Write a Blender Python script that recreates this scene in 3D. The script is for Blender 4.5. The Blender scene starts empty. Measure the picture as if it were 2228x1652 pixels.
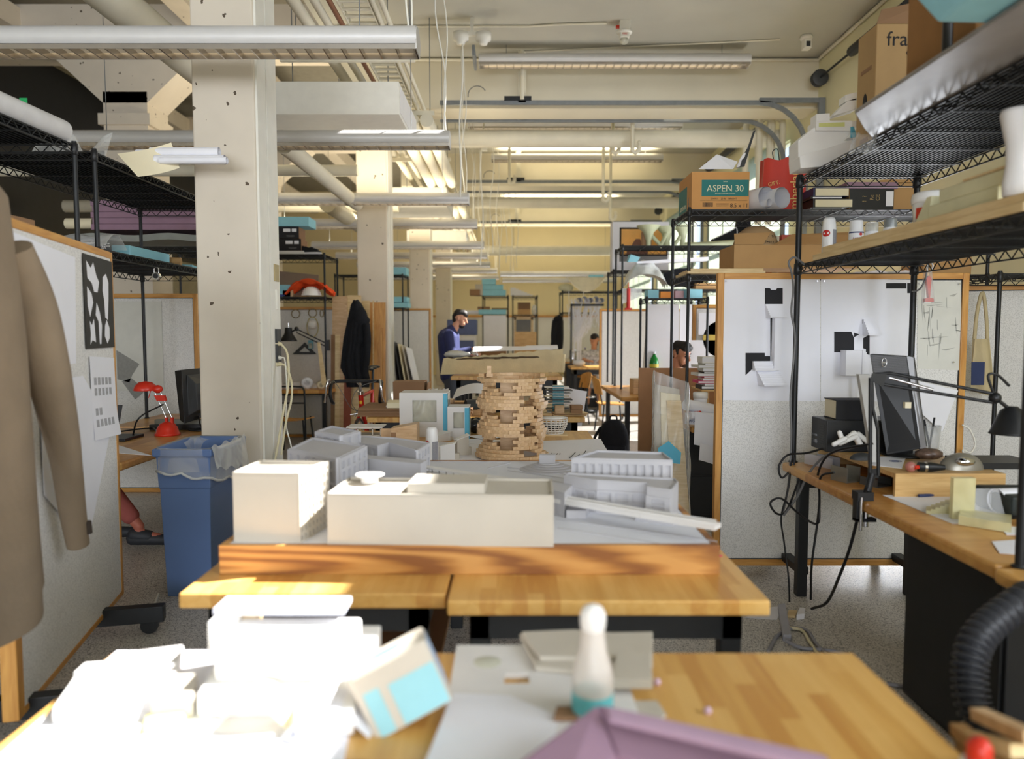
import bpy,bmesh,math,random
from mathutils import Vector,Matrix,Euler
random.seed(7)
R = math.radians
SC = bpy.context.scene
COL = SC.collection

# ------------------------------------------------------------------ camera, world, sun, daylight, exposure
CAM_H,CAM_PITCH,FPX,IW,IH = 1.5,3.72,1600.0,2228.0,1652.0
cam = bpy.data.cameras.new('camera')
cam_ob = bpy.data.objects.new('camera',cam)
COL.objects.link(cam_ob)
cam_ob.location = (0,0,CAM_H)
cam_ob.rotation_euler = (R(90 - CAM_PITCH),0,0)
cam.sensor_fit = 'HORIZONTAL'
cam.sensor_width = 36.0
cam.lens = FPX/IW*36.0
cam.clip_start = 0.05
cam.clip_end = 80
cam.dof.use_dof = True
cam.dof.focus_distance = 5.0
cam.dof.aperture_fstop = 1.5
SC.camera = cam_ob
SC.view_settings.view_transform = 'Standard'
SC.view_settings.look = 'None'
SC.view_settings.gamma = 1
SC.view_settings.use_curve_mapping = False
SC.view_settings.exposure = 0.3
SC.cycles.max_bounces = 8
SC.cycles.diffuse_bounces = 5
SC.cycles.glossy_bounces = 3
SC.cycles.transparent_max_bounces = 8
SC.cycles.sample_clamp_indirect = 6
SC.cycles.use_denoising = True
SC.cycles.caustics_reflective = False
SC.cycles.caustics_refractive = False

wd = bpy.data.worlds.new('sky')
SC.world = wd
wd.use_nodes = True
wd.node_tree.nodes['Background'].inputs[0].default_value = (0.62,0.78,1.0,1)
wd.node_tree.nodes['Background'].inputs[1].default_value = 1.2

SUN_S = Vector((0.62,0.25,0.744)).normalized()      # towards the sun
sun = bpy.data.lights.new('sun','SUN')
sun.energy = 20
sun.angle = R(0.6)
sun.color = (1.0,0.97,0.94)
sun_ob = bpy.data.objects.new('sun',sun)
COL.objects.link(sun_ob)
sun_ob.rotation_euler = SUN_S.to_track_quat('Z','Y').to_euler()
sun_ob.location = SUN_S*12

def area(name,loc,dirv,sx,sy,power,col=(1,1,1),spread=180):
    l = bpy.data.lights.new(name,'AREA')
    l.shape = 'RECTANGLE'
    l.size,l.size_y,l.energy,l.color = sx,sy,power,col
    l.spread = R(spread)
    o = bpy.data.objects.new(name,l)
    COL.objects.link(o)
    o.location = loc
    o.rotation_euler = Vector(dirv).to_track_quat('-Z','Y').to_euler()
    return o
DAY = (0.95,0.985,1.05)
# daylight from the window wall and behind the camera, plus an added door fill
area('daylight_window',(4.3,-1.3,3.0),(-1,0,-.12),4.4,2.6,200,DAY)
area('added_door_fill',(4.35,8.25,1.2),(-1,0,0),2.5,1.4,160,DAY)  # fill through an unseen door pane, put in to brighten the mid bay
area('daylight_window',(-1.4,-12.4,2.6),(0,1,-.02),9.0,3.4,850,DAY)

# ------------------------------------------------------------------ pixel <-> place helpers (real distances)
_c,_s = math.cos(R(CAM_PITCH)),math.sin(R(CAM_PITCH))
def _ray(px,py):
    u,v = (px - IW/2)/FPX,(IH/2 - py)/FPX
    return Vector((u,_c + v*_s,-_s + v*_c))
def A(px,py,Y):
    r = _ray(px,py)
    t = Y/r.y
    return Vector((r.x*t,Y,CAM_H + r.z*t))
def Z(px,py,z):
    r = _ray(px,py)
    t = (z - CAM_H)/r.z
    return Vector((r.x*t,r.y*t,z))

# ------------------------------------------------------------------ materials
MATS = {}
def lin(c):
    return tuple(((x/255)/12.92 if x/255 <= 0.04045 else ((x/255 + 0.055)/1.055) ** 2.4) for x in c[:3]) + (1,)
def mat(key,rgb,rough=0.6,metal=0.0,var=0.08,scale=9.0,bump=0.0,bscale=60.0,trans=0.0,alpha=1.0,emit=0.0,spec=0.4,coords='Object'):
    if key in MATS: return MATS[key]
    m = bpy.data.materials.new(key)
    m.use_nodes = True
    nt = m.node_tree
    b = nt.nodes['Principled BSDF']
    b.inputs['Roughness'].default_value = rough
    b.inputs['Metallic'].default_value = metal
    b.inputs['Specular IOR Level'].default_value = spec
    b.inputs['Transmission Weight'].default_value = trans
    b.inputs['Alpha'].default_value = alpha
    c = lin(rgb)
    if var > 0:
        tc = nt.nodes.new('ShaderNodeTexCoord')
        n = nt.nodes.new('ShaderNodeTexNoise')
        n.inputs['Scale'].default_value = scale
        n.inputs['Detail'].default_value = 4
        nt.links.new(tc.outputs[coords],n.inputs['Vector'])
        mr = nt.nodes.new('ShaderNodeMapRange')
        mr.inputs[1].default_value,mr.inputs[2].default_value = 0.3,0.7
        mr.inputs[3].default_value,mr.inputs[4].default_value = 1 - var,1 + var*.6
        nt.links.new(n.outputs[0],mr.inputs[0])
        hs = nt.nodes.new('ShaderNodeHueSaturation')
        hs.inputs['Color'].default_value = c
        nt.links.new(mr.outputs[0],hs.inputs['Value'])
        nt.links.new(hs.outputs[0],b.inputs['Base Color'])
        if bump:
            n2 = nt.nodes.new('ShaderNodeTexNoise')
            n2.inputs['Scale'].default_value = bscale
            n2.inputs['Detail'].default_value = 3
            nt.links.new(tc.outputs[coords],n2.inputs['Vector'])
            bp = nt.nodes.new('ShaderNodeBump')
            bp.inputs['Strength'].default_value = bump
            bp.inputs['Distance'].default_value = 0.01
            nt.links.new(n2.outputs[0],bp.inputs['Height'])
            nt.links.new(bp.outputs[0],b.inputs['Normal'])
    else:
        b.inputs['Base Color'].default_value = c
    if emit:
        b.inputs['Emission Color'].default_value = c
        b.inputs['Emission Strength'].default_value = emit
    MATS[key] = m
    return m
def wood(key,c1,c2,c3=None,axis=0,scale=3.0,stretch=9.0,rough=0.45,rings=0.0,strips=0.0,saxis=1):
    """Wood grain along one axis; rings adds cathedral figure, strips adds butcher-block staves."""
    if key in MATS: return MATS[key]
    m = bpy.data.materials.new(key)
    m.use_nodes = True
    nt = m.node_tree
    b = nt.nodes['Principled BSDF']
    b.inputs['Roughness'].default_value = rough
    tc = nt.nodes.new('ShaderNodeTexCoord')
    mp = nt.nodes.new('ShaderNodeMapping')
    sc = [stretch]*3
    sc[axis] = 1.0
    mp.inputs['Scale'].default_value = sc
    nt.links.new(tc.outputs['Object'],mp.inputs['Vector'])
    n = nt.nodes.new('ShaderNodeTexNoise')
    n.inputs['Scale'].default_value = scale
    n.inputs['Detail'].default_value = 5
    n.inputs['Distortion'].default_value = 0.8
    nt.links.new(mp.outputs[0],n.inputs['Vector'])
    cr = nt.nodes.new('ShaderNodeValToRGB')
    e = cr.color_ramp.elements
    e[0].position,e[0].color = 0.3,lin(c2)
    e[1].position,e[1].color = 0.68,lin(c1)
    src = n.outputs[0]
    if rings:
        w = nt.nodes.new('ShaderNodeTexWave')
        w.wave_type = 'RINGS'
        w.rings_direction = 'SPHERICAL'
        w.inputs['Scale'].default_value = rings
        w.inputs['Distortion'].default_value = 7.0
        w.inputs['Detail'].default_value = 3
        w.inputs['Detail Scale'].default_value = 0.9
        mp2 = nt.nodes.new('ShaderNodeMapping')
        s2 = [.42,1.0,5.0]
        mp2.inputs['Scale'].default_value = s2
        mp2.inputs['Location'].default_value = (.35,0,-.1)
        nt.links.new(tc.outputs['Object'],mp2.inputs['Vector'])
        nt.links.new(mp2.outputs[0],w.inputs['Vector'])
        mx = nt.nodes.new('ShaderNodeMix')
        mx.inputs[0].default_value = 0.4
        nt.links.new(n.outputs[0],mx.inputs[2])
        nt.links.new(w.outputs['Fac'],mx.inputs[3])
        src = mx.outputs[0]
    if strips:
        sp = nt.nodes.new('ShaderNodeSeparateXYZ')
        nt.links.new(tc.outputs['Object'],sp.inputs[0])
        mu = nt.nodes.new('ShaderNodeMath'); mu.operation = 'MULTIPLY'; mu.inputs[1].default_value = strips
        nt.links.new(sp.outputs[saxis],mu.inputs[0])
        fl = nt.nodes.new('ShaderNodeMath'); fl.operation = 'FLOOR'
        nt.links.new(mu.outputs[0],fl.inputs[0])
        # each stave is also cut into lengths, offset from stave to stave
        m2 = nt.nodes.new('ShaderNodeMath'); m2.operation = 'MULTIPLY_ADD'; m2.inputs[1].default_value = 2.6
        nt.links.new(sp.outputs[1 - saxis],m2.inputs[0])
        f37 = nt.nodes.new('ShaderNodeMath'); f37.operation = 'MULTIPLY'; f37.inputs[1].default_value = 0.37
        nt.links.new(fl.outputs[0],f37.inputs[0])
        nt.links.new(f37.outputs[0],m2.inputs[2])
        f2 = nt.nodes.new('ShaderNodeMath'); f2.operation = 'FLOOR'
        nt.links.new(m2.outputs[0],f2.inputs[0])
        cb = nt.nodes.new('ShaderNodeCombineXYZ')
        nt.links.new(fl.outputs[0],cb.inputs[0]); nt.links.new(f2.outputs[0],cb.inputs[1])
        wn = nt.nodes.new('ShaderNodeTexWhiteNoise')
        nt.links.new(cb.outputs[0],wn.inputs['Vector'])
        mx = nt.nodes.new('ShaderNodeMix')
        mx.inputs[0].default_value = 0.42
        nt.links.new(src,mx.inputs[2]); nt.links.new(wn.outputs[0],mx.inputs[3])
        src = mx.outputs[0]
    nt.links.new(src,cr.inputs[0])
    if c3:
        el = cr.color_ramp.elements.new(0.5)
        el.color = lin(c3)
    nt.links.new(cr.outputs[0],b.inputs['Base Color'])
    MATS[key] = m
    return m
def speckle(key,base,dots,scale=140.0,thr=0.3,rough=0.5,big=0.1,light=None):
    """Terrazzo, pitted concrete, homasote: a base colour with cells of another colour."""
    if key in MATS: return MATS[key]
    m = bpy.data.materials.new(key)
    m.use_nodes = True
    nt = m.node_tree
    b = nt.nodes['Principled BSDF']
    b.inputs['Roughness'].default_value = rough
    tc = nt.nodes.new('ShaderNodeTexCoord')
    v = nt.nodes.new('ShaderNodeTexVoronoi')
    v.inputs['Scale'].default_value = scale
    nt.links.new(tc.outputs['Object'],v.inputs['Vector'])
    wn = nt.nodes.new('ShaderNodeTexWhiteNoise')
    nt.links.new(v.outputs['Position'],wn.inputs['Vector'])
    cr = nt.nodes.new('ShaderNodeValToRGB')
    cr.color_ramp.interpolation = 'CONSTANT'
    e = cr.color_ramp.elements
    e[0].color = lin(dots)
    e[1].position,e[1].color = thr,lin(base)
    if light:
        el = cr.color_ramp.elements.new(0.82)
        el.color = lin(light)
    nt.links.new(wn.outputs[0],cr.inputs[0])
    n = nt.nodes.new('ShaderNodeTexNoise')
    n.inputs['Scale'].default_value = 1.6
    n.inputs['Detail'].default_value = 5
    nt.links.new(tc.outputs['Object'],n.inputs['Vector'])
    mr = nt.nodes.new('ShaderNodeMapRange')
    mr.inputs[1].default_value,mr.inputs[2].default_value = 0.3,0.7
    mr.inputs[3].default_value,mr.inputs[4].default_value = 1 - big,1 + big*.5
    nt.links.new(n.outputs[0],mr.inputs[0])
    hs = nt.nodes.new('ShaderNodeHueSaturation')
    nt.links.new(cr.outputs[0],hs.inputs['Color'])
    nt.links.new(mr.outputs[0],hs.inputs['Value'])
    nt.links.new(hs.outputs[0],b.inputs['Base Color'])
    MATS[key] = m
    return m
def pitted(key,rgb):
    """Painted concrete with scattered small pits and chips."""
    if key in MATS: return MATS[key]
    m = mat(key,rgb,rough=.75,var=.05,scale=3)
    nt = m.node_tree
    b = nt.nodes['Principled BSDF']
    old = b.inputs['Base Color'].links[0].from_socket
    tc = [n for n in nt.nodes if n.type == 'TEX_COORD'][0]
    v = nt.nodes.new('ShaderNodeTexVoronoi'); v.inputs['Scale'].default_value = 11
    nz = nt.nodes.new('ShaderNodeTexNoise'); nz.inputs['Scale'].default_value = 40
    mxv = nt.nodes.new('ShaderNodeMix'); mxv.data_type = 'VECTOR'; mxv.inputs[0].default_value = .03
    nt.links.new(tc.outputs['Object'],mxv.inputs[4]); nt.links.new(nz.outputs[1],mxv.inputs[5])
    nt.links.new(tc.outputs['Object'],nz.inputs['Vector'])
    nt.links.new(mxv.outputs[1],v.inputs['Vector'])
    wn = nt.nodes.new('ShaderNodeTexWhiteNoise'); nt.links.new(v.outputs['Position'],wn.inputs['Vector'])
    rad = nt.nodes.new('ShaderNodeMapRange')
    rad.inputs[1].default_value,rad.inputs[2].default_value = .35,1.0
    rad.inputs[3].default_value,rad.inputs[4].default_value = -.02,.17
    nt.links.new(wn.outputs[0],rad.inputs[0])
    lt = nt.nodes.new('ShaderNodeMath'); lt.operation = 'LESS_THAN'
    nt.links.new(v.outputs['Distance'],lt.inputs[0]); nt.links.new(rad.outputs[0],lt.inputs[1])
    mx = nt.nodes.new('ShaderNodeMix'); mx.data_type = 'RGBA'
    nt.links.new(lt.outputs[0],mx.inputs[0]); nt.links.new(old,mx.inputs[6])
    mx.inputs[7].default_value = lin((96,84,70))
    nt.links.new(mx.outputs[2],b.inputs['Base Color'])
    return m
def film(key,rgb,opacity=.35,rough=.25):
    """Thin translucent plastic film."""
    if key in MATS: return MATS[key]
    m = bpy.data.materials.new(key)
    m.use_nodes = True
    nt = m.node_tree
    b = nt.nodes['Principled BSDF']
    b.inputs['Base Color'].default_value = lin(rgb)
    b.inputs['Roughness'].default_value = rough
    b.inputs['Specular IOR Level'].default_value = .7
    out = nt.nodes['Material Output']
    tr = nt.nodes.new('ShaderNodeBsdfTransparent')
    ms = nt.nodes.new('ShaderNodeMixShader')
    lw = nt.nodes.new('ShaderNodeLayerWeight'); lw.inputs[0].default_value = .35
    n = nt.nodes.new('ShaderNodeTexNoise'); n.inputs['Scale'].default_value = 5; n.inputs['Detail'].default_value = 2; n.inputs['Distortion'].default_value = .8
    tc = nt.nodes.new('ShaderNodeTexCoord'); nt.links.new(tc.outputs['Object'],n.inputs['Vector'])
    mr = nt.nodes.new('ShaderNodeMapRange'); mr.inputs[1].default_value,mr.inputs[2].default_value = .4,.7
    mr.inputs[3].default_value,mr.inputs[4].default_value = opacity*.7,min(1,opacity*1.5)
    nt.links.new(n.outputs[0],mr.inputs[0])
    mx = nt.nodes.new('ShaderNodeMath'); mx.operation = 'MAXIMUM'
    nt.links.new(lw.outputs['Facing'],mx.inputs[1]); nt.links.new(mr.outputs[0],mx.inputs[0])
    ml = nt.nodes.new('ShaderNodeMath'); ml.operation = 'MULTIPLY'; ml.inputs[1].default_value = .9
    nt.links.new(mx.outputs[0],ml.inputs[0])
    nt.links.new(ml.outputs[0],ms.inputs[0])
    nt.links.new(tr.outputs[0],ms.inputs[1]); nt.links.new(b.outputs[0],ms.inputs[2])
    nt.links.new(ms.outputs[0],out.inputs['Surface'])
    bp = nt.nodes.new('ShaderNodeBump'); bp.inputs['Strength'].default_value = .6; bp.inputs['Distance'].default_value = .02
    nt.links.new(n.outputs[0],bp.inputs['Height']); nt.links.new(bp.outputs[0],b.inputs['Normal'])
    MATS[key] = m
    return m

# ------------------------------------------------------------------ mesh builder
class MB:
    def __init__(s):
        s.v,s.f,s.sm,s.mi,s.mats,s.T = [],[],[],[],[],None
    def m(s,material):
        """Material for what is added next."""
        if material not in s.mats: s.mats.append(material)
        s.cur = s.mats.index(material)
        return s
    cur = 0
    def add(s,vs,fs,smooth=False):
        o = len(s.v)
        for p in vs:
            p = Vector(p)
            s.v.append(s.T @ p if s.T else p)
        for f in fs:
            s.f.append([i + o for i in f]); s.sm.append(smooth); s.mi.append(s.cur)
        return s
    def box(s,x0,x1,y0,y1,z0,z1):
        return s.add([(x0,y0,z0),(x1,y0,z0),(x1,y1,z0),(x0,y1,z0),(x0,y0,z1),(x1,y0,z1),(x1,y1,z1),(x0,y1,z1)],
                     [(0,3,2,1),(4,5,6,7),(0,1,5,4),(1,2,6,5),(2,3,7,6),(3,0,4,7)])
    def hexa(s,b,t):
        """Box from four bottom and four top corners (same order)."""
        return s.add(list(b) + list(t),[(3,2,1,0),(4,5,6,7),(0,1,5,4),(1,2,6,5),(2,3,7,6),(3,0,4,7)])
    def prism(s,poly,z0,z1):
        n = len(poly)
        return s.add([(x,y,z0) for x,y in poly] + [(x,y,z1) for x,y in poly],
                     [tuple(reversed(range(n))),tuple(range(n,2*n))] + [(i,(i + 1) % n,n + (i + 1) % n,n + i) for i in range(n)])
    def slab(s,pts,nrm):
        """A polygon of 3-D points given thickness along nrm."""
        n = len(pts); d = Vector(nrm)
        return s.add([Vector(p) for p in pts] + [Vector(p) + d for p in pts],
                     [tuple(reversed(range(n))),tuple(range(n,2*n))] + [(i,(i + 1) % n,n + (i + 1) % n,n + i) for i in range(n)])
    def cyl(s,p,q,r,r2=None,n=12,caps=True):
        return s.tube([p,q],r,n,r2=r2,caps=caps)
    def tube(s,pts,r,n=8,r2=None,caps=True,radii=None):
        pts = [Vector(p) for p in pts]
        k = len(pts)
        vs,fs = [],[]
        t0 = (pts[1] - pts[0]).normalized()
        up = Vector((0,0,1)) if abs(t0.z) < .9 else Vector((1,0,0))
        a = t0.cross(up).normalized()
        for i,p in enumerate(pts):
            t = (pts[min(i + 1,k - 1)] - pts[max(i - 1,0)]).normalized()
            a = (a - t*a.dot(t)).normalized()
            b = t.cross(a)
            rr = radii[i] if radii else (r if r2 is None else r + (r2 - r)*i/(k - 1))
            for j in range(n):
                th = 2*math.pi*j/n
                vs.append(p + a*(rr*math.cos(th)) + b*(rr*math.sin(th)))
        for i in range(k - 1):
            for j in range(n):
                fs.append((i*n + j,i*n + (j + 1) % n,(i + 1)*n + (j + 1) % n,(i + 1)*n + j))
        s.add(vs,fs,n > 4)
        if caps:
            s.add(vs[:n],[tuple(reversed(range(n)))]); s.add(vs[-n:],[tuple(range(n))])
        return s
    def lathe(s,prof,c=(0,0,0),n=24,smooth=True):
        """(radius, z) profile about a vertical axis."""
        c = Vector(c)
        vs = [c + Vector((r*math.cos(2*math.pi*j/n),r*math.sin(2*math.pi*j/n),z)) for r,z in prof for j in range(n)]
        fs = [(i*n + j,i*n + (j + 1) % n,(i + 1)*n + (j + 1) % n,(i + 1)*n + j) for i in range(len(prof) - 1) for j in range(n)]
        s.add(vs,fs,smooth)
        if prof[0][0] > 1e-4: s.add(vs[:n],[tuple(reversed(range(n)))])
        if prof[-1][0] > 1e-4: s.add(vs[-n:],[tuple(range(n))])
        return s
    def ball(s,c,r,n=16,k=10,half=False):
        c = Vector(c)
        r = Vector((r,r,r)) if not hasattr(r,'__len__') else Vector(r)
        prof = [(-math.pi/2 + math.pi*i/k) for i in range(k + 1)]
        if half: prof = [math.pi/2*i/k for i in range(k + 1)]
        vs = [c + Vector((r.x*math.cos(a)*math.cos(2*math.pi*j/n),r.y*math.cos(a)*math.sin(2*math.pi*j/n),r.z*math.sin(a))) for a in prof for j in range(n)]
        fs = [(i*n + j,i*n + (j + 1) % n,(i + 1)*n + (j + 1) % n,(i + 1)*n + j) for i in range(k) for j in range(n)]
        return s.add(vs,fs,True)
    def cap(s,p,q,r1,r2,n=12):
        """Tapered capsule for bodies."""
        p,q = Vector(p),Vector(q)
        d = (q - p).normalized()
        pts,rad = [],[]
        for a in (-80,-45,-15):
            pts.append(p + d*r1*math.sin(R(a))); rad.append(r1*math.cos(R(a)))
        for a in (15,45,80):
            pts.append(q + d*r2*math.sin(R(a))); rad.append(r2*math.cos(R(a)))
        return s.tube(pts,1,n,radii=rad)
    def sheet(s,fn,nu,nv,th=0.0,smooth=True):
        """Surface from fn(u, v), u and v in 0..1; th closes it into a slab."""
        vs = [Vector(fn(i/nu,j/nv)) for i in range(nu + 1) for j in range(nv + 1)]
        w = nv + 1
        q = [(i*w + j,(i + 1)*w + j,(i + 1)*w + j + 1,i*w + j + 1) for i in range(nu) for j in range(nv)]
        if not th: return s.add(vs,q,smooth)
        nr = [Vector((0,0,0)) for _ in vs]
        for f in q:
            d = (vs[f[2]] - vs[f[0]]).cross(vs[f[3]] - vs[f[1]])
            for i in f: nr[i] += d
        low = [p - (nn.normalized()*th if nn.length > 1e-12 else Vector((0,0,th))) for p,nn in zip(vs,nr)]
        N = len(vs)
        s.add(vs + low,q + [tuple(N + i for i in reversed(f)) for f in q],smooth)
        rim = [i*w for i in range(nu + 1)] + [nu*w + j for j in range(1,w)] + [i*w + nv for i in range(nu - 1,-1,-1)] + [j for j in range(nv - 1,0,-1)]
        s.add(vs + low,[(a,N + a,N + b,b) for a,b in zip(rim,rim[1:] + rim[:1])])
        return s

def mesh(name,mb,material=None):
    me = bpy.data.meshes.new(name)
    me.from_pydata([tuple(p) for p in mb.v],[],mb.f)
    for m in (mb.mats or [material]): me.materials.append(m)
    me.polygons.foreach_set('use_smooth',mb.sm)
    if mb.mats: me.polygons.foreach_set('material_index',mb.mi)
    me.update()
    return me
OFF = {}
def part(name,mb,material=None,parent=None,bev=0.0,label=None):
    """One mesh object under parent; when the parent was made with w=True its points are places in the room."""
    off = OFF.get(parent.name) if parent else None
    if off:
        mb.v = [p - off for p in mb.v]
    o = bpy.data.objects.new(name,mesh(name,mb,material))
    COL.objects.link(o)
    if parent:
        o.parent = parent
        if off: OFF[o.name] = off
    if bev:
        b = o.modifiers.new('edges','BEVEL')
        b.width,b.segments,b.limit_method = bev,2,'ANGLE'
    if label: o['label'] = label
    return o
def tag(o,label,cat,group=None,kind=None):
    o['label'] = label; o['category'] = cat
    if group: o['group'] = group
    if kind: o['kind'] = kind
    return o
def thing(name,label,cat,loc=(0,0,0),rz=0.0,group=None,w=False):
    o = bpy.data.objects.new(name,None)
    COL.objects.link(o)
    o.empty_display_size = .05
    o.location = loc
    o.rotation_euler = (0,0,rz)
    if w: OFF[o.name] = Vector(loc)
    return tag(o,label,cat,group)
def solo(name,mb,material,label,cat,loc=(0,0,0),rz=0.0,group=None,bev=0.0,w=False,kind=None):
    """A thing that is one mesh; w=True: points are places in the room, loc its base."""
    if w:
        loc = Vector(loc) if tuple(loc) != (0,0,0) else Vector((sum(p.x for p in mb.v)/len(mb.v),sum(p.y for p in mb.v)/len(mb.v),min(p.z for p in mb.v)))
        mb.v = [p - loc for p in mb.v]
    o = part(name,mb,material,None,bev)
    o.location = loc
    o.rotation_euler = (0,0,rz)
    if w: OFF[o.name] = Vector(loc)
    return tag(o,label,cat,group,kind)
def struct(name,mb,material,parent=None,bev=0.0):
    o = part(name,mb,material,parent,bev)
    if not parent: o['kind'] = 'structure'
    return o
def dup(root,loc,rz=None,label=None):
    """A copy of a thing with copies of its parts and sub-parts."""
    def cp(o,par):
        c = o.copy(); COL.objects.link(c)
        if par: c.parent = par
        for ch in o.children: cp(ch,c)
        return c
    c = cp(root,None)
    c.location = loc
    if rz is not None: c.rotation_euler = (0,0,rz)
    if label: c['label'] = label
    return c
def Bx(*a):
    return MB().box(*a)
def lettering(txt,size,material,parent,loc,rot=(90,0,0),name='lettering',ext=.0004,sx=1.0):
    cu = bpy.data.curves.new('letters','FONT')
    cu.body = txt; cu.size = size; cu.extrude = ext; cu.align_x = 'CENTER'; cu.align_y = 'CENTER'; cu.resolution_u = 3
    t = bpy.data.objects.new('letters',cu)
    COL.objects.link(t)
    bpy.context.view_layer.update()
    me = bpy.data.meshes.new_from_object(t.evaluated_get(bpy.context.evaluated_depsgraph_get()))
    bpy.data.objects.remove(t); bpy.data.curves.remove(cu)
    M4 = Matrix.Translation(Vector(loc)) @ Euler([R(a) for a in rot]).to_matrix().to_4x4() @ Matrix.Diagonal((sx,1,1,1))
    off = OFF.get(parent.name)
    if off: M4 = Matrix.Translation(-off) @ M4
    me.transform(M4)
    me.materials.clear(); me.materials.append(material)
    o = bpy.data.objects.new(name,me)
    COL.objects.link(o)
    o.parent = parent
    return o
def wav(p,q,n=10,sag=0.0,amp=0.0,ph=0.0):
    """Points from p to q with sag and a little sideways wave: cables."""
    p,q = Vector(p),Vector(q)
    out = []
    for i in range(n + 1):
        t = i/n
        v = p.lerp(q,t)
        v.z -= sag*4*t*(1 - t)
        v.x += amp*math.sin(t*7 + ph)*math.sin(math.pi*t)
        out.append(v)
    return out
def smooth_path(pts,k=6):
    """Catmull-Rom through the points."""
    P = [Vector(p) for p in pts]
    P = [P[0]*2 - P[1]] + P + [P[-1]*2 - P[-2]]
    out = []
    for i in range(1,len(P) - 2):
        a,b,c,d = P[i - 1:i + 3]
        for j in range(k):
            t = j/k
            out.append(.5*((2*b) + (c - a)*t + (2*a - 5*b + 4*c - d)*t*t + (3*b - a - 3*c + d)*t ** 3))
    out.append(P[-2])
    return out

# palette
CREAM = mat('cream_paint',(232,224,196),.7,var=.05,scale=2)
CONC = pitted('painted_concrete',(222,212,196))
CEILM = mat('ceiling_paint',(186,184,172),.8,var=.07,scale=1.5)
WHITEP = mat('white_paint',(235,233,224),.5,var=.04)
PIPEW = mat('pipe_paint',(226,220,200),.5,var=.06,scale=4)
GALV = mat('galvanised_steel',(128,132,134),.5,.35,var=.1,scale=14)
SILVER = mat('silver_anodised',(216,215,214),.42,.15,var=.03)
LOUVER = mat('mirror_louvre',(190,184,176),.25,.8,var=.06)
BLACK = mat('black_powder_coat',(26,28,30),.45,var=.15,scale=30)
BLACKP = mat('black_plastic',(30,31,33),.4,var=.1,scale=20)
DARKG = mat('dark_grey_plastic',(62,64,66),.5,var=.08)
CHROME = mat('chrome',(220,220,224),.15,1.0,var=.03)
PAPER = mat('white_paper',(238,239,246),.8,var=.03,scale=4)
PAPERC = mat('cream_paper',(238,228,198),.8,var=.04,scale=4)
FOAMW = mat('white_foam',(244,243,240),.8,var=.03)
FOAMB = mat('blue_foam',(148,206,222),.85,var=.05,scale=12)
FOAMP = mat('mauve_foam',(156,126,146),.85,var=.06,scale=12)
CARD = mat('cardboard',(186,148,100),.85,var=.07,scale=5)
CARDD = mat('brown_board',(152,118,88),.85,var=.07,scale=6)
MODELW = mat('model_white',(226,224,222),.75,var=.03)
MODELG = mat('model_grey',(190,189,193),.75,var=.03)
MODELC = mat('model_cream',(198,191,178),.75,var=.05,scale=6)
OAK = wood('oak_trim',(214,160,84),(186,128,58),axis=2,scale=4)
OAKX = wood('oak_trim_long',(214,160,84),(186,128,58),axis=0,scale=4)
MAPLE = wood('maple_block',(222,178,104),(196,142,70),(212,164,88),axis=1,scale=3,stretch=10,strips=22,saxis=0,rough=.35)
MAPLEX = wood('maple_block_edge',(214,164,92),(182,124,58),(202,148,78),axis=0,scale=3,strips=11,saxis=0,rough=.35)
WALNUT = wood('figured_wood',(206,152,84),(138,86,40),(182,126,62),axis=0,scale=2.2,stretch=7,rings=2.2)
PLY = wood('plywood',(222,186,126),(196,152,92),axis=0,scale=5)
PINE = wood('pale_wood',(230,206,158),(208,178,124),axis=0,scale=5)
PINEY = wood('pale_wood_y',(230,206,158),(208,178,124),axis=1,scale=5)
BASSW = wood('basswood',(216,184,142),(192,154,110),axis=0,scale=9,stretch=5)
PINB = speckle('pinboard_fibre',(232,231,228),(206,205,202),scale=300,thr=.28,rough=.9,big=.04)
TERR = speckle('terrazzo',(198,194,188),(116,113,109),scale=210,thr=.2,rough=.35,big=.12,light=(222,218,210))
FELTB = mat('black_cloth',(24,26,32),.9,var=.25,scale=14,bump=.3)
TANC = mat('tan_cloth',(138,122,102),.9,var=.12,scale=6,bump=.3,bscale=30)
REDP = mat('red_plastic',(206,52,34),.3,var=.05)
GREENP = mat('green_plastic',(38,150,62),.2,var=.08,trans=.4)
BLUEB = mat('blue_bin_plastic',(98,124,172),.5,var=.06,scale=3)
CLEAR = film('clear_film',(238,240,240),.22)
CLEARM = film('milky_film',(226,228,226),.62)
GLASSY = film('acrylic',(226,224,206),.6,.1)
CABW = mat('white_cable',(232,230,220),.45,var=.02)
CABC = mat('cream_cable',(222,212,176),.45,var=.02)
CABK = mat('black_cable',(24,24,26),.45,var=.02)
CABG = mat('grey_cable',(112,112,112),.45,var=.02)
INK = mat('ink_black',(30,30,34),.7,var=.05)
INKG = mat('ink_grey',(128,128,130),.8,var=.05)
TEAL = mat('teal_print',(36,118,116),.6,var=.05)
TAPE = mat('blue_tape',(92,178,206),.6,var=.05)
SKIN = mat('skin',(204,150,120),.55,var=.05)
# ------------------------------------------------------------------ the room
CZ = 5.10
def holed(plane,u0,u1,v0,v1,w0,w1,holes):
    """A slab between w0 and w1 over u, v with rectangular openings. plane 'xy' (ceiling), 'yz' (side wall), 'xz' (end wall)."""
    us = sorted({u0,u1,*[h[0] for h in holes],*[h[1] for h in holes]})
    vs = sorted({v0,v1,*[h[2] for h in holes],*[h[3] for h in holes]})
    m = MB()
    for a,b in zip(us,us[1:]):
        for c,d in zip(vs,vs[1:]):
            if any(h[0] <= (a + b)/2 <= h[1] and h[2] <= (c + d)/2 <= h[3] for h in holes): continue
            if plane == 'xy': m.box(a,b,c,d,w0,w1)
            elif plane == 'yz': m.box(w0,w1,a,b,c,d)
            else: m.box(a,b,w0,w1,c,d)
    return m
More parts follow.
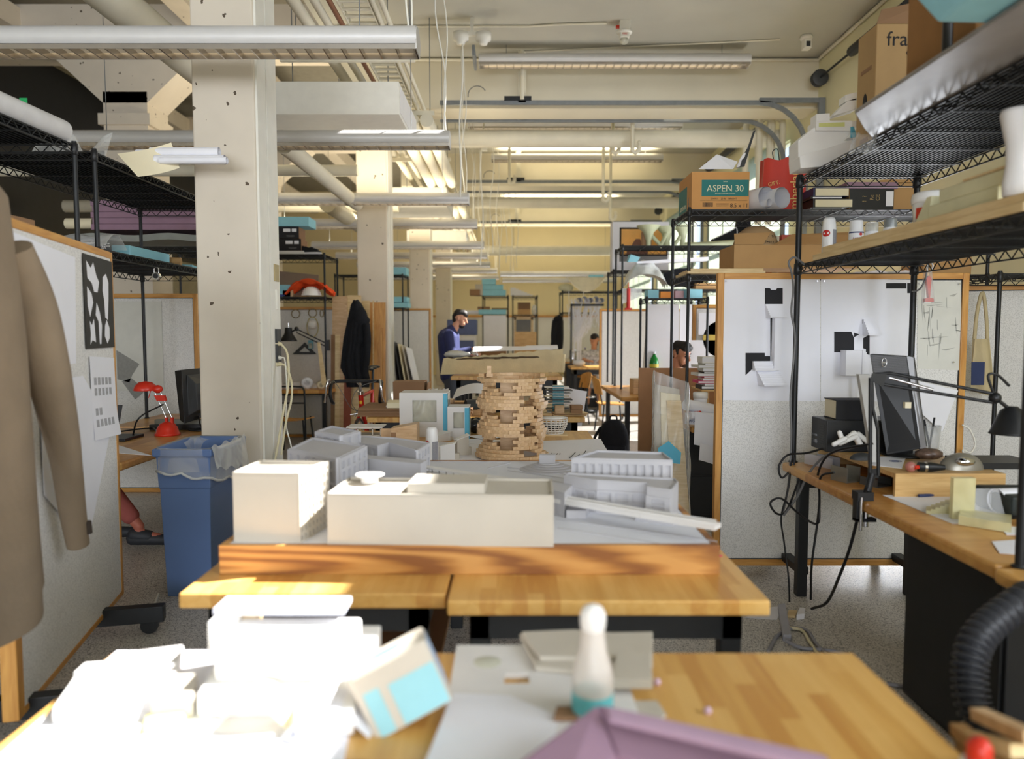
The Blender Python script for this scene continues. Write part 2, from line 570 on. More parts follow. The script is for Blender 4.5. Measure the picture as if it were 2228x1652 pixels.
# sunlit patches (x0, x1, y0, y1 at height z) and unseen roof holes added to let them in
PATCHES = [(-1.02,-.24,1.0,1.73,.76),(-1.0,-.28,1.98,2.44,.95),(-1.0,-.4,10.2,10.75,1.45),
           (-.72,-.3,9.25,9.6,1.05),(-.6,-.15,6.2,6.55,.95),(-1.5,-.55,6.6,6.8,3.28)]
ADDED_ROOF_HOLES = []
for x0,x1,y0,y1,z in PATCHES:
    h = (CZ - z)/SUN_S.z
    ADDED_ROOF_HOLES.append((x0 + SUN_S.x*h,x1 + SUN_S.x*h,y0 + SUN_S.y*h,y1 + SUN_S.y*h))
struct('floor',Bx(-8,4.2,-12,26,-.1,0),TERR)
struct('ceiling',holed('xy',-2.25,4.2,-12,26,CZ,CZ + .05,ADDED_ROOF_HOLES),CEILM)
struct('ceiling_raised_bay',Bx(-8,-2.25,-12,26,6.3,6.4),mat('dark_deck',(150,146,134),.9))
struct('wall_step',Bx(-2.27,-2.25,-12,26,CZ,6.3),CEILM)
for i,(a,b,c,d) in enumerate(ADDED_ROOF_HOLES):
    k = MB()
    for q in ((a - .05,a,c - .05,d + .05),(b,b + .05,c - .05,d + .05),(a,b,c - .05,c),(a,b,d,d + .05)):
        k.box(*q,CZ + .05,CZ + .07)
    struct('window_%d' % (i + 6),k,CREAM)  # kerb of an unseen roof opening, added to shape the sun patches
WIN = [(-3.7,.9,1.6,4.4),(6.95,9.55,.4,1.95),(10.9,15.0,2.0,4.3),(16.0,20.2,2.0,4.3),(21.2,25.0,2.0,4.3)]  # second opening is hidden from view, added for the door fill
struct('wall_right',holed('yz',-12,26,0,CZ,4.05,4.2,WIN),mat('cream_wall',(226,220,182),.7,var=.05,scale=1.2))
for i,(a,b,c,d) in enumerate(WIN):
    f = MB()
    n = max(2,round((b - a)/1.0))
    for k in range(n + 1):
        y = a + (b - a)*k/n
        f.box(4.08,4.13,y - .025,y + .025,c,d)
    for z in (c,(c + d)/2,d): f.box(4.085,4.125,a,b,z - .025,z + .025)
    wf = struct('window_%d' % (i + 1),f,CREAM)
    if i > 1:
        bl = MB()
        y = a + .02
        while y < b:
            bl.hexa([(3.93,y,c),(3.934,y - .002,c),(3.994,y + .062,c),(3.99,y + .066,c)],[(3.93,y,d + .05),(3.934,y - .002,d + .05),(3.994,y + .062,d + .05),(3.99,y + .066,d + .05)]); y += .075
        part('vertical_blind',bl,mat('blind_vane',(190,198,176),.7),wf)
struct('wall_far',Bx(-8,4.2,25.6,25.8,0,6.4),mat('far_wall',(232,216,172),.7,var=.04,scale=1))
struct('wall_left',Bx(-8.2,-8,-12,26,0,6.4),mat('side_wall',(176,168,146),.8))
struct('window_5',MB().box(-7.99,-7.96,4,24,3.2,6.1),mat('dark_glass',(44,46,50),.4,var=.1))
struct('wall_front',holed('xz',-8,4.2,0,6.4,-12.2,-12,[(-6.0,3.4,.8,4.6)]),CREAM)
struct('trim_1',Bx(-3,4.0,25.5,25.6,2.0,2.06),OAKX)
wp = MB()
for x in (-1.9,-.5,.9,2.3): wp.box(x + .01,x + 1.39,25.56,25.6,.1,2.0)
struct('wall_panel_board',wp,PINB)

# columns with a service chase on the window side; the far row carries haunched beams
for i,y in enumerate((5.0,10.2,15.4,20.6)):
    c = struct('column',MB().box(-2.13,-1.715,y,y + .4,0,6.3),CONC,bev=.012)
    ch = MB().box(-1.715,-1.70,y + .02,y + .19,0,CZ).box(-1.715,-1.695,y + .2,y + .4,0,CZ)
    part('chase_panel',ch,WHITEP,c)
for y in (10.2,15.4):
    m = MB().box(-5.55,-4.95,y,y + .6,0,4.75)
    m.prism([(0,0)]*0 or [(-5.6,y - .05),(-4.9,y - .05),(-4.9,y + .65),(-5.6,y + .65)],4.3,4.45)
    m.hexa([(-5.55,y,4.6),(-4.95,y,4.6),(-4.95,y + .6,4.6),(-5.55,y + .6,4.6)],
           [(-6.3,y,5.3),(-4.2,y,5.3),(-4.2,y + .6,5.3),(-6.3,y + .6,5.3)])
    m.box(-8,-2.3,y,y + .6,5.3,5.9)
    struct('column_haunched',m,CONC)
for x in (-6.9,-4.3):
    struct('ceiling_beam_long',Bx(x,x + .28,-12,25.5,5.55,5.85),CONC)
for y in (4.85,9.95,15.15,20.4):
    struct('ceiling_beam',Bx(-2.25,4.05,y,y + .5,4.45,CZ),mat('beam_paint',(226,218,196),.8,var=.05,scale=1.5))

# ------------------------------------------------------------------ hanging lamps
def lamp(x0,x1,y,zt,label,group,on=0.0,up=0.0,cords=True):
    t = thing('pendant_lamp',label,'ceiling lamp',((x0 + x1)/2,y,zt),0,group)
    h = (x1 - x0)/2
    prof = []
    for i in range(15):                      # oval shell, open below
        a = R(-35 + 250*i/14)
        prof.append((.105*math.cos(a),-.075 + .075*math.sin(a)))
    sh = MB()
    sh.sheet(lambda u,v: Vector((-h + 2*h*v,-prof[min(14,round(u*14))][0],prof[min(14,round(u*14))][1])),14,1,.004)
    part('housing',sh,SILVER,t)
    for sx in (-1,1):
        poly = [(p[0],p[1]) for p in prof] + [(.085,-.148),(-.085,-.148)][::-1]
        e = MB()
        e.slab([(sx*h,-p[0],p[1]) for p in poly],(sx*.006,0,0))
        part('end_cap',e,SILVER,t)
    lo = MB()
    for sy in (-.086,.083): lo.box(-h,h,sy,sy + .003,-.15,-.112)
    k = int(2*h/.105)
    for i in range(k + 1):
        x = -h + .01 + i*(2*h - .02)/k
        lo.add([(x - .004,-.083,-.15),(x + .004,-.083,-.15),(x + .004,.083,-.15),(x - .004,.083,-.15),(x,-.083,-.105),(x,.083,-.105)],
               [(0,3,2,1),(0,1,4),(2,3,5),(1,2,5,4),(3,0,4,5)])
    part('louvre',lo,LOUVER,t)
    if on:
        part('fluorescent_tube',MB().cyl((-h + .05,0,-.075),(h - .05,0,-.075),.013,n=8),mat('lit_tube_%g' % on,(255,234,196),emit=on,var=0),t)
    ht = CZ - zt
    if ht > .02:
        for sx in (-.8,.8):
            part('suspension_cable',MB().cyl((sx*h,0,0),(sx*h,0,ht),.0035,n=5),GALV,t)
        if cords:
            p = wav((h - .05,0,0),(h - .09,.02,ht),14,0,.05,y)
            part('power_cord',MB().tube(p,.007,6),CABW,t)
            if ht > 1: part('power_cord',MB().tube(wav((h - .03,0,0),(h - .07,.02,ht),14,0,-.035,y + 1),.006,6),CABW,t)
    if up:
        l = bpy.data.lights.new('uplight','AREA')
        l.shape,l.size,l.size_y,l.energy,l.color = 'RECTANGLE',2*h*.9,.12,up,(1.0,.87,.64)
        lo_ = bpy.data.objects.new('uplight',l)
        COL.objects.link(lo_)
        lo_.parent = t
        lo_.location = (0,0,.012)
        lo_.rotation_euler = (R(180),0,0)
    return t
LG = 'low row of pendant lamps beside the columns'
ys = [4.47,6.7,9.65,11.85,14.75,16.75,19.0,20.9,23.4]
desc = ['silver pendant lamp crossing in front of the first concrete column, its louvre fully in view',
        'silver pendant lamp under the big duct box, sunlit at its end',
        'silver pendant lamp just beyond the first duct box, third of the low row',
        'silver pendant lamp between second and third concrete columns, sunlit end',
        'silver pendant lamp, fifth in the low row, level with the third column',
        'silver pendant lamp, sixth in the low row, with a sunlit end',
        'silver pendant lamp, seventh in the low row, thin and far off',
        'silver pendant lamp, eighth in the low row, ending beside the fourth column',
        'silver pendant lamp, last of the low row before the far wall']
for i,y in enumerate(ys):
    lamp(-3.96,-.56 if i < 7 else -.42,y,3.29,desc[i],LG,on=1.2 if i < 2 else 4,up=0 if i < 2 else 42)
HG = 'high row of pendant lamps under the ceiling'
hd = ['silver pendant lamp high against the ceiling above the first steel track, louvre visible',
      'silver pendant lamp behind the first pair of steel tracks, bright at one end',
      'silver pendant lamp just under the thick round pipe, third of the high row',
      'silver pendant lamp beyond the second pair of steel tracks, fourth of the high row']
for (x0,x1,y,zt),d in zip(((-.41,2.98,9.5,4.985),(-.72,2.8,12.4,4.985),(-.4,2.95,14.7,4.985),(-.38,2.93,19.8,4.985)),hd):
    lamp(x0,x1,y,zt,d,HG,on=2.5,up=0 if y < 10 else 26,cords=False)
for (x0,x1,y),d in zip(((-.32,3.2,20.9),(-.3,3.3,23.4)),('long silver pendant lamp low across the far bay, above the far shelves',
                           'long silver pendant lamp nearest the far wall, lowest of all')):
    lamp(x0,x1,y,3.2,d,'low lamps in the far bay',on=2,up=36)

# ------------------------------------------------------------------ duct boxes, pipe run, tracks
bl_ = ['large white sheet-metal duct box hanging beside the first column','white duct box beside the second column, half the size in view',
       'white duct box beside the third column','small far white duct box beside the fourth column']
for i,y in enumerate((7.25,12.45,17.65,22.8)):
    t = thing('duct_box',bl_[i],'duct',(-1.9,y,3.595),0,'duct boxes in line with the columns')
    part('duct_shell',MB().box(-.6,.81,0,1.3,0,.31),WHITEP,t,bev=.004)
    part('access_panel',MB().box(.81,.818,.06,1.24,.03,.28),MODELW,t)
    part('hanger_rod',MB().cyl((-.4,.65,.3),(-.4,.65,1.5),.006,n=6).cyl((.6,.65,.3),(.6,.65,1.5),.006,n=6),GALV,t)
PG = 'pipes running the length of the room above the duct boxes'
for x,r,z,mt,lb in ((-1.72,.05,4.1,PIPEW,'thick cream pipe in the overhead pipe run, outermost towards the columns'),
                        (-1.56,.035,4.11,PIPEW,'slim cream pipe next to the thick one in the overhead run'),
                        (-1.45,.022,4.12,mat('copper_pipe',(140,92,66),.45,.4),'brown copper pipe in the overhead run'),
                        (-1.12,.022,4.15,PIPEW,'cream conduit along the outer side of the cable tray'),
                        (-1.05,.022,4.15,PIPEW,'second cream conduit along the outer side of the cable tray')):
    solo('overhead_pipe',MB().cyl((0,0,0),(0,21.5,0),r,n=12),mt,lb,'pipe',(x,4.0,z),0,PG)
ct = MB()
for k in range(150): ct.box(-.12,.12,k*.14,k*.14 + .03,0,.02)
ct.box(-.13,-.12,0,21,-.01,.06).box(.12,.13,0,21,-.01,.06)
solo('cable_tray',ct,PIPEW,'slatted white cable tray in the overhead pipe run','cable tray',(-1.28,4.0,4.15))
for k,y in enumerate((5.6,7.0,8.7,11.0,14.2,16.4)):
    t = thing('pipe_hanger','white channel cross-bar carrying the overhead pipes, number %s from the first column' % ('one','two','three','four','five','six')[k],'pipe hanger',(-1.4,y,4.0),0,'cross-bars under the pipe run')
    part('channel_bar',MB().box(-.75,.5,-.02,.02,0,.05),PIPEW,t)
    for x in (-.6,.45): part('rod',MB().cyl((x,0,.02),(x,0,1.1),.005,n=5),GALV,t)
for k,x in enumerate((-1.32,-1.15,-.98)):
    solo('round_duct',MB().cyl((0,0,0),(0,3.6,0),.078,n=14),PIPEW,'white round duct beyond the first duct box, %s of three side by side' % ('first','middle','outer')[k],'duct',(x,8.6,3.92),0,'three round ducts side by side')
    solo('round_duct',MB().cyl((0,0,0),(0,3.6,0),.078,n=14),PIPEW,'white round duct beyond the second duct box, %s of three side by side' % ('first','middle','outer')[k],'duct',(x,13.8,3.92),0,'three round ducts side by side')
for x,y0,y1,z,r,lb in ((-3.0,4.8,9.8,4.0,.15,'thick cream insulated pipe beyond the first lamp, sloping towards the first column'),
                            (-2.1,6.9,10.1,3.22,.085,'cream pipe running from the first column to the second under the low lamps'),
                            (-2.6,10.5,14,3.3,.12,'cream pipe behind the second column')):
    solo('overhead_pipe',MB().cyl((0,0,0),(0,y1 - y0,0),r,n=16),PIPEW,lb,'pipe',(x,y0,z),0,None)
for y,z,r,lb in ((9.2,3.48,.07,'cream cross pipe behind the first column, above the shoe boxes'),(12.5,3.6,.1,'cream cross pipe behind the second column'),
                    (10.9,4.3,.128,'thick round white pipe crossing the whole bay under the second steel track'),(20.2,3.7,.13,'white cross pipe on the far beam'),
                    (16.2,4.3,.12,'white cross pipe in the third bay')):
    x0,x1 = (-1.1,3.9) if lb[:5] in ('thick',) else (-1.1,3.6) if lb[:5] == 'white' else (-7.5,-1.9)
    solo('cross_pipe',MB().cyl((x0,0,0),(x1,0,0),r,n=16),PIPEW,lb,'pipe',(0,y,z))
for k,(y,z,x0) in enumerate(((9.72,4.455,-.93),(10.5,4.45,-1.0),(14.95,4.5,-.9),(15.75,4.45,-.95),(20.1,4.455,-.9))):
    t = thing('door_track',('grey steel door track across the bay, first and most complete','grey steel door track just below and behind the first one','grey steel door track, upper of the second pair',
              'grey steel door track, lower of the second pair','far grey steel door track above the white computer box')[k],'door track',(0,y,z),0,'overhead door tracks')
    pts = [(x0,0,0),(3.2,0,0)] + [(3.2 + .62*math.sin(R(a)),0,-.62 + .62*math.cos(R(a))) for a in range(15,91,15)] + [(3.82,0,-3.0)]
    rl = MB()
    for a,b in zip(pts,pts[1:]):
        a,b = Vector(a),Vector(b)
        nn = (b - a).normalized().cross(Vector((0,1,0)))*.027
        rl.hexa([a - nn + Vector((0,-.02,0)),b - nn + Vector((0,-.02,0)),b - nn + Vector((0,.02,0)),a - nn + Vector((0,.02,0))],
                [a + nn + Vector((0,-.02,0)),b + nn + Vector((0,-.02,0)),b + nn + Vector((0,.02,0)),a + nn + Vector((0,.02,0))])
    part('rail',rl,GALV,t)
    part('hanger_angle',MB().box(.08,.18,-.02,.02,0,CZ - z),PIPEW,t)
    part('hanger_clamp',MB().box(-.1,.25,-.05,.05,.02,.07),BLACK,t)
    if k % 2 == 0:
        part('wall_bracket',MB().box(3.2,4.04,-.02,.02,.0,.06).box(3.96,4.04,-.03,.03,-2.6,.06),GALV,t)
        part('spring_shaft',MB().cyl((3.93,-4.4,.28),(3.93,.02,.28),.014,n=8),BLACK,t)
        part('coil_spring',MB().tube([(3.93,-.95 - .4*0,.28),(3.93,-.97,.28),(3.93,-1.0,.28),(3.93,-2.4,.28),(3.93,-2.42,.28)],.05,12,radii=[.03,.055,.062,.062,.03]),BLACKP,t)
        dm = MB().lathe([(.03,-.05),(.1,-.05),(.105,-.045),(.09,-.03),(.085,.02),(.1,.03),(.1,.04),(.03,.04)],n=22)
        dm.v = [Vector((p.x + 3.93,p.z - .08,p.y + .28)) for p in dm.v]
        part('cable_drum',dm,DARKG,t)
    part('conduit_loop',MB().tube([(-.45 + .12*math.cos(R(a)),.02,.1 + .12*math.sin(R(a))) for a in range(190,20,-20)],.006,5),CABG,t)
# ceiling conduits, sprinkler drops, fittings
solo('ceiling_conduit',MB().tube([(-2.2,8.9,CZ - .015),(.2,8.9,CZ - .015),(.5,8.85,CZ - .015),(1.1,8.8,CZ - .02)],.012,6),PIPEW,'thin dark-shadowed conduit along the ceiling to the fire strobe','conduit')
solo('ceiling_conduit',MB().tube([(.1,9.7,CZ - .012),(3.3,9.3,CZ - .012)],.01,6),PIPEW,'thin conduit along the ceiling behind the first high lamp','conduit')
solo('ceiling_conduit',MB().tube([(-2.2,9.92,CZ - .03),(4.02,9.92,CZ - .03),(4.02,9.8,CZ - .03),(4.02,5.0,CZ - .03)],.022,8),PIPEW,'cream conduit following the corner of ceiling and window wall','conduit')
for k,(x,y,z0,z1) in enumerate(((.13,9.68,4.48,CZ),(1.72,10.7,4.1,CZ),(1.5,11.15,4.2,CZ),(1.65,13.5,3.9,CZ),(1.9,14.4,3.7,CZ),(-.05,14.4,4.4,CZ))):
    t = thing('sprinkler_drop','cream sprinkler drop pipe, %s' % ('in front of the first steel track beside the twin cord reels','ending in an elbow by the thick round pipe','straight, just before the thick round pipe',
              'below the third high lamp','ending in an elbow above the far shelves','behind the second pair of tracks')[k],'sprinkler pipe',(x,y,z1),0,'sprinkler drops')
    part('drop_pipe',MB().cyl((0,0,0),(0,0,z0 - z1),.028,n=10),PIPEW,t)
    if k: part('elbow',MB().tube([(0,0,z0 - z1 + .03),(0,0,z0 - z1 - .02),(.04,0,z0 - z1 - .05),(.09,0,z0 - z1 - .01),(.1,0,z0 - z1 + .06)],.034,8).ball((.1,0,z0 - z1 + .1),.03,8,6),PIPEW,t)
t = thing('fire_strobe','white ceiling fire strobe with clear lens and red connector','fire alarm',(1.31,8.82,CZ))
part('back_box',Bx(-.06,.06,-.06,.06,-.1,0),WHITEP,t)
part('mount_plate',MB().lathe([(.0,-.13),(.085,-.13),(.09,-.12),(.085,-.1),(0,-.1)],n=24),WHITEP,t)
part('strobe_body',Bx(-.055,.055,-.05,.05,-.19,-.13),WHITEP,t,bev=.008)
part('strobe_lens',MB().lathe([(0,-.25),(.03,-.245),(.048,-.22),(.05,-.19),(0,-.19)],n=16),GLASSY,t)
part('red_connector',MB().box(-.1,-.06,-.02,.02,-.07,-.04),REDP,t)
lettering('FIRE',.032,REDP,t,(0,-.052,-.15))
t = thing('ceiling_camera','small white camera on the ceiling near the window wall corner','camera',(3.58,9.2,CZ))
part('camera_base',MB().lathe([(0,-.05),(.07,-.05),(.075,-.03),(.06,0),(0,0)],n=16),WHITEP,t)
part('camera_body',Bx(-.04,.05,-.06,.05,-.17,-.05),WHITEP,t,bev=.01)
part('camera_lens',Bx(-.02,.03,-.064,-.058,-.15,-.09),DARKG,t)
t = thing('twin_cord_reel','pair of white round fixtures on one ceiling bracket with hanging cord','ceiling fixture',(-.46,8.7,CZ))
part('bracket',MB().box(-.02,.02,-.02,.02,-.16,0).box(-.13,.13,-.03,.03,-.2,-.16),WHITEP,t)
for x in (-.13,.13):
    part('reel_drum',MB().lathe([(0,-.3),(.045,-.3),(.05,-.27),(.09,-.25),(.09,-.17),(0,-.16)],(x,0,0),18),WHITEP,t)
part('hanging_cord',MB().tube(wav((-.11,0,-.3),(-.14,-.1,-2.05),16,0,.02,1),.01,6),CABW,t)
part('flat_arm',MB().box(0,.03,.0,.5,-.42,-.3),GALV,t)
t = thing('hanging_power_cord','long white cord dropping from the ceiling beside the low lamps, with plug strip','power cord',(-.42,11.2,CZ))
part('cord',MB().tube(wav((.02,0,0),(-.06,0,-2.6),20,0,.04,2),.011,6),CABW,t)
part('plug_strip',MB().box(-.03,.05,-.03,.03,-.9,-.62),WHITEP,t)
for k,(x,y,l) in enumerate(((-.36,13.2,2.2),(-.28,15.0,2.3),(-.15,16.2,2.1),(-.05,17.2,2.2),(.1,18.5,2.0),(-.3,18.0,2.4))):
    solo('hanging_wire',MB().tube(wav((0,0,0),(.02,0,-l),12,0,.05,k),.008,5),CABW,'thin white wire hanging free from the ceiling, %s of the far bundle' % ('first','second','third','fourth','fifth','sixth')[k],'hanging wire',(x,y,CZ),0,'hanging white wires')
for k,(x,y) in enumerate(((3.85,10.75),(3.7,10.75),(3.55,10.9))):
    p = [(0,0,-1.0),(0,0,.42)] + [(.09 - .09*math.cos(R(a)),0,.42 + .09*math.sin(R(a))) for a in range(30,181,30)] + [(.18,0,-.1)]
    solo('bent_pipe',MB().tube(p,.045,10),PIPEW,'cream pipe bent over like a hook by the window wall, %s of three' % ('closest to wall','middle','outer')[k],'pipe',(x - .15,y,4.05),0,'hooked pipes at the window wall')
# ------------------------------------------------------------------ work tables
def work_table(x0,x1,y0,y1,label,z=.75,th=.045,legs=True,inset=.06,shelf=None):
    t = thing('work_table',label,'table',(x0,y0,0),0,'butcher-block work tables')
    w,d = x1 - x0,y1 - y0
    part('tabletop',Bx(0,w,0,d,z - th,z),MAPLE,t,bev=.006)
    part('apron',MB().box(inset,w - inset,inset,inset + .03,z - th - .09,z - th).box(inset,w - inset,d - inset - .03,d - inset,z - th - .09,z - th)
         .box(inset,inset + .03,inset,d - inset,z - th - .09,z - th).box(w - inset - .03,w - inset,inset,d - inset,z - th - .09,z - th),BLACK,t)
    for x in (inset,w - inset - .06):
        for y in (inset,d - inset - .06):
            part('leg',Bx(x,x + .06,y,y + .06,0,z - th),BLACK,t,bev=.004)
    if shelf:
        part('lower_shelf',Bx(inset,w - inset,inset + .1,d - inset - .1,shelf,shelf + .03),CARDD,t)
        part('shelf_rail',MB().box(inset,w - inset,inset,inset + .03,shelf - .02,shelf + .04),BLACK,t)
    return t
work_table(-.957,-.19,2.065,3.75,'butcher-block table with sunlit corner under the tall side of the white city model',shelf=.34)
work_table(-.182,.723,2.01,3.75,'butcher-block table with a pink paint dab under the low side of the white city model')
work_table(-.935,.80,.55,1.68,'butcher-block table covered with white foam and paper, with the mauve foam on it')
work_table(-1.15,.575,3.9,5.55,'butcher-block table carrying the wooden block tower and the spray can')
work_table(-1.27,.64,6.4,8.0,'butcher-block table beside the red bicycle, brown boards overhanging it')
work_table(-.75,.62,9.0,9.9,'butcher-block table in front of the standing person under the torn trough model',z=.95)
work_table(-.8,.6,11.3,12.6,'butcher-block table behind the standing person')
solo('paint_dab',MB().lathe([(0,.001),(.014,.001),(.015,0)],n=10),mat('pink_paint',(238,96,120),.6),'pink paint dab on the table edge by the city model base','paint mark',(.69,2.42,.751))

# ------------------------------------------------------------------ the white city model
CB = .84
cm = thing('city_model','large white architectural city model on a figured wooden base','architectural model',(-.13,2.23,.75),w=True)
bs = MB()
bs.box(-.905,.642,2.23,2.252,.75,CB + .002).box(-.905,.642,3.72,3.742,.75,CB + .002)
bs.box(-.905,-.883,2.252,3.72,.75,CB + .002).box(.62,.642,2.252,3.72,.75,CB + .002)
part('base_frame',bs,WALNUT,cm,bev=.002)
gp = MB().box(-.882,.619,2.253,3.719,.76,CB)
part('ground_board',gp,mat('model_ground',(222,224,232),.75,var=.03),cm)
def fac(m,p,q,z0,z1,nc,nr,bw=.3,pr=.004,br=.3,top=.4,skip=()):
    """Pilasters and spandrels standing proud of a wall from p to q (outside on the right hand when walking p to q)."""
    p,q = Vector((p[0],p[1],0)),Vector((q[0],q[1],0))
    u = (q - p); L = u.length; u.normalize(); pr *= 1.9
    n = Vector((u.y,-u.x,0))
    def bar(a,b,za,zb):
        b0 = [p + u*a + n*-.001,p + u*b + n*-.001,p + u*b + n*pr,p + u*a + n*pr]
        m.hexa([Vector((v.x,v.y,za)) for v in (b0[0],b0[1],b0[2],b0[3])],[Vector((v.x,v.y,zb)) for v in (b0[0],b0[1],b0[2],b0[3])])
    cw,rh = L/nc,(z1 - z0)/nr
    for i in range(nc + 1):
        a,b = i*cw - cw*bw/2,i*cw + cw*bw/2
        bar(max(0,a),min(L,b),z0,z1)
    for j in range(nr + 1):
        a,b = z0 + j*rh - rh*br/2,z0 + j*rh + rh*br/2
        if j == nr: a,b = z1 - rh*top,z1
        for i in range(nc): bar(i*cw + cw*bw/2,(i + 1)*cw - cw*bw/2,max(z0,a),min(z1,b))
def block(name,poly,h,material,fronts=(),rim=0.0,parent=None,z0=CB,label=None):
    m = MB()
    m.prism(poly,z0,h)
    if rim:
        n = len(poly)
        for i in range(n):
            a,b = Vector(poly[i]),Vector(poly[(i + 1) % n])
            u = (b - a).normalized(); k = Vector((-u.y,u.x))*.006
            m.hexa([(a.x,a.y,h - .001),(b.x,b.y,h - .001),(b.x + k.x,b.y + k.y,h - .001),(a.x + k.x,a.y + k.y,h - .001)],
                   [(a.x,a.y,h + rim),(b.x,b.y,h + rim),(b.x + k.x,b.y + k.y,h + rim),(a.x + k.x,a.y + k.y,h + rim)])
    for f in fronts: fac(m,*f)
    return part(name,m,material,parent or cm,label=label)
b1 = [(-.874,2.275),(-.672,2.262),(-.632,2.47),(-.86,2.5)]
block('apartment_tower',b1,1.052,MODELC,[(b1[1],b1[2],CB,1.062,8,8,.5,.006,.42,.5)],.01)
b2 = [(-.572,2.245),(.128,2.22),(.135,2.47),(-.56,2.5)]
block('long_block',b2,.995,MODELC,(),.006)
block('long_block_wing',[(-.578,2.275),(-.572,2.275),(-.566,2.49),(-.578,2.49)],.955,MODELC)
pen = block('rooftop_storey',[(-.325,2.258),(-.085,2.25),(-.08,2.4),(-.315,2.41)],1.03,MODELC,z0=.995)
pv = MB().lathe([(.024,.996),(.026,1.0),(.026,1.018),(.024,1.02)],(-.475,2.43,0),28,False)
for k in range(28):
    a = 2*math.pi*k/28
    pv.cyl((-.475 + .027*math.cos(a),2.43 + .027*math.sin(a),.997),(-.475 + .027*math.cos(a),2.43 + .027*math.sin(a),1.02),.0012,n=4)
part('rooftop_drum',pv,MODELW,cm)
part('rooftop_disc',MB().lathe([(0,1.02),(.044,1.02),(.049,1.024),(.044,1.028),(0,1.028)],(-.475,2.43,0),32,False),MODELW,cm)
b3 = [(-.885,2.9),(-.64,2.68),(-.6,2.98),(-.875,3.2)]
block('office_block',b3,1.03,MODELG,[(b3[0],b3[1],CB,1.035,6,4,.45,.005,.25,.3),(b3[1],b3[2],CB,1.035,5,4,.4,.005,.25,.3)],.008)
b4 = [(-.875,3.27),(-.73,3.12),(-.685,3.27),(-.85,3.45)]
block('corner_block',b4,1.05,MODELG,[(b4[0],b4[1],CB,1.055,3,3,.25,.005,.12,.2),(b4[1],b4[2],CB,1.055,2,4,.25,.005,.12,.2)],.008)
b5 = [(-.73,3.3),(-.58,3.18),(-.55,3.26),(-.4,3.05),(-.375,3.27),(-.55,3.42),(-.72,3.48)]
block('angled_block',b5,1.0,MODELG,[(b5[0],b5[1],CB,1.005,4,3,.45,.004,.3,.3),(b5[3],b5[4],CB,1.005,4,3,.45,.004,.3,.3)],.006)
block('low_bar',[(-.64,3.04),(-.365,2.9),(-.35,2.98),(-.63,3.12)],.975,MODELG)
b8 = [(.233,2.85),(.617,2.8),(.617,2.985),(.353,3.04)]
block('warehouse_block',b8,1.0,MODELG,[(b8[0],b8[1],CB,1.003,12,2,.42,.004,.25,.2)],.008)
b9 = [(.195,2.74),(.31,2.65),(.484,2.6),(.47,2.535),(.545,2.485),(.6,2.62),(.6,2.68),(.21,2.79)]
block('stepped_block',b9,.955,MODELG,[(b9[0],b9[1],CB,.92,3,2,.3,.004,.2,.2),(b9[1],b9[2],CB,.925,3,2,.25,.004,.2,.2),(b9[3],b9[4],CB,.93,1,3,.5,.004,.2,.3)],.006)
def strip(name,pts,w,z0,z1,material=MODELW):
    m = MB()
    for a,b in zip(pts,pts[1:]):
        a,b = Vector((a[0],a[1],0)),Vector((b[0],b[1],0))
        u = (b - a).normalized(); n = Vector((-u.y,u.x,0))*w/2
        m.hexa([(a - n) + Vector((0,0,z0)),(b - n) + Vector((0,0,z0)),(b + n) + Vector((0,0,z0)),(a + n) + Vector((0,0,z0))],
               [(a - n) + Vector((0,0,z1)),(b - n) + Vector((0,0,z1)),(b + n) + Vector((0,0,z1)),(a + n) + Vector((0,0,z1))])
    return part(name,m,material,cm)
VD = [tuple(Z(830,1012,.9))[:2],tuple(Z(1215,1083,.9))[:2],tuple(Z(1400,1115,.9))[:2],tuple(Z(1562,1148,.89))[:2]]
strip('viaduct_deck',VD,.05,.885,.9)
strip('viaduct_parapet',[(x,y - .022) for x,y in VD],.004,.9,.908)
strip('viaduct_parapet',[(x,y + .022) for x,y in VD],.004,.9,.908)
for px,py in ((1225,1098),(1412,1128),(1060,1066),(900,1040)):
    p = Z(px,py,CB)
    part('viaduct_pier',MB().hexa([(p.x - .008,p.y - .012,CB),(p.x + .008,p.y - .012,CB),(p.x + .008,p.y + .012,CB),(p.x - .008,p.y + .012,CB)],
                                   [(p.x - .012,p.y - .022,.886),(p.x + .012,p.y - .022,.886),(p.x + .012,p.y + .022,.886),(p.x - .012,p.y + .022,.886)]),MODELW,cm)
c0,c1 = Z(890,1010,.935),Z(1185,1060,.925)
strip('platform_canopy',[(c0.x,c0.y),(c1.x,c1.y)],.04,.93,.936)
pc = MB()
for k in range(18):
    p = c0.lerp(c1,(k + .5)/18)
    pc.box(p.x - .0015,p.x + .0015,p.y - .012,p.y - .009,.9,.931)
part('canopy_posts',pc,DARKG,cm)
st = [tuple(Z(1165,1075,.9))[:2],tuple(Z(1228,1090,.9))[:2],tuple(Z(1246,1072,.9))[:2],tuple(Z(1185,1058,.9))[:2]]
block('station_house',st,.93,MODELG)
block('pier_block',[tuple(Z(1232,1128,CB))[:2],tuple(Z(1275,1128,CB))[:2],tuple(Z(1283,1112,CB))[:2],tuple(Z(1240,1110,CB))[:2]],.868,MODELG)
block('low_slab',[tuple(Z(1382,1133,CB))[:2],tuple(Z(1465,1145,CB))[:2],tuple(Z(1470,1135,CB))[:2],tuple(Z(1390,1124,CB))[:2]],.85,MODELG)
cc = Z(1195,1022,CB)
for k in range(6):
    r = .13 - .02*k
    part('contour_layer',MB().prism([(cc.x + r*1.1*math.cos(2*math.pi*j/28),cc.y + .02*k + r*.9*math.sin(2*math.pi*j/28)) for j in range(28)],CB + .004*k,CB + .004*(k + 1)),MODELG,cm)
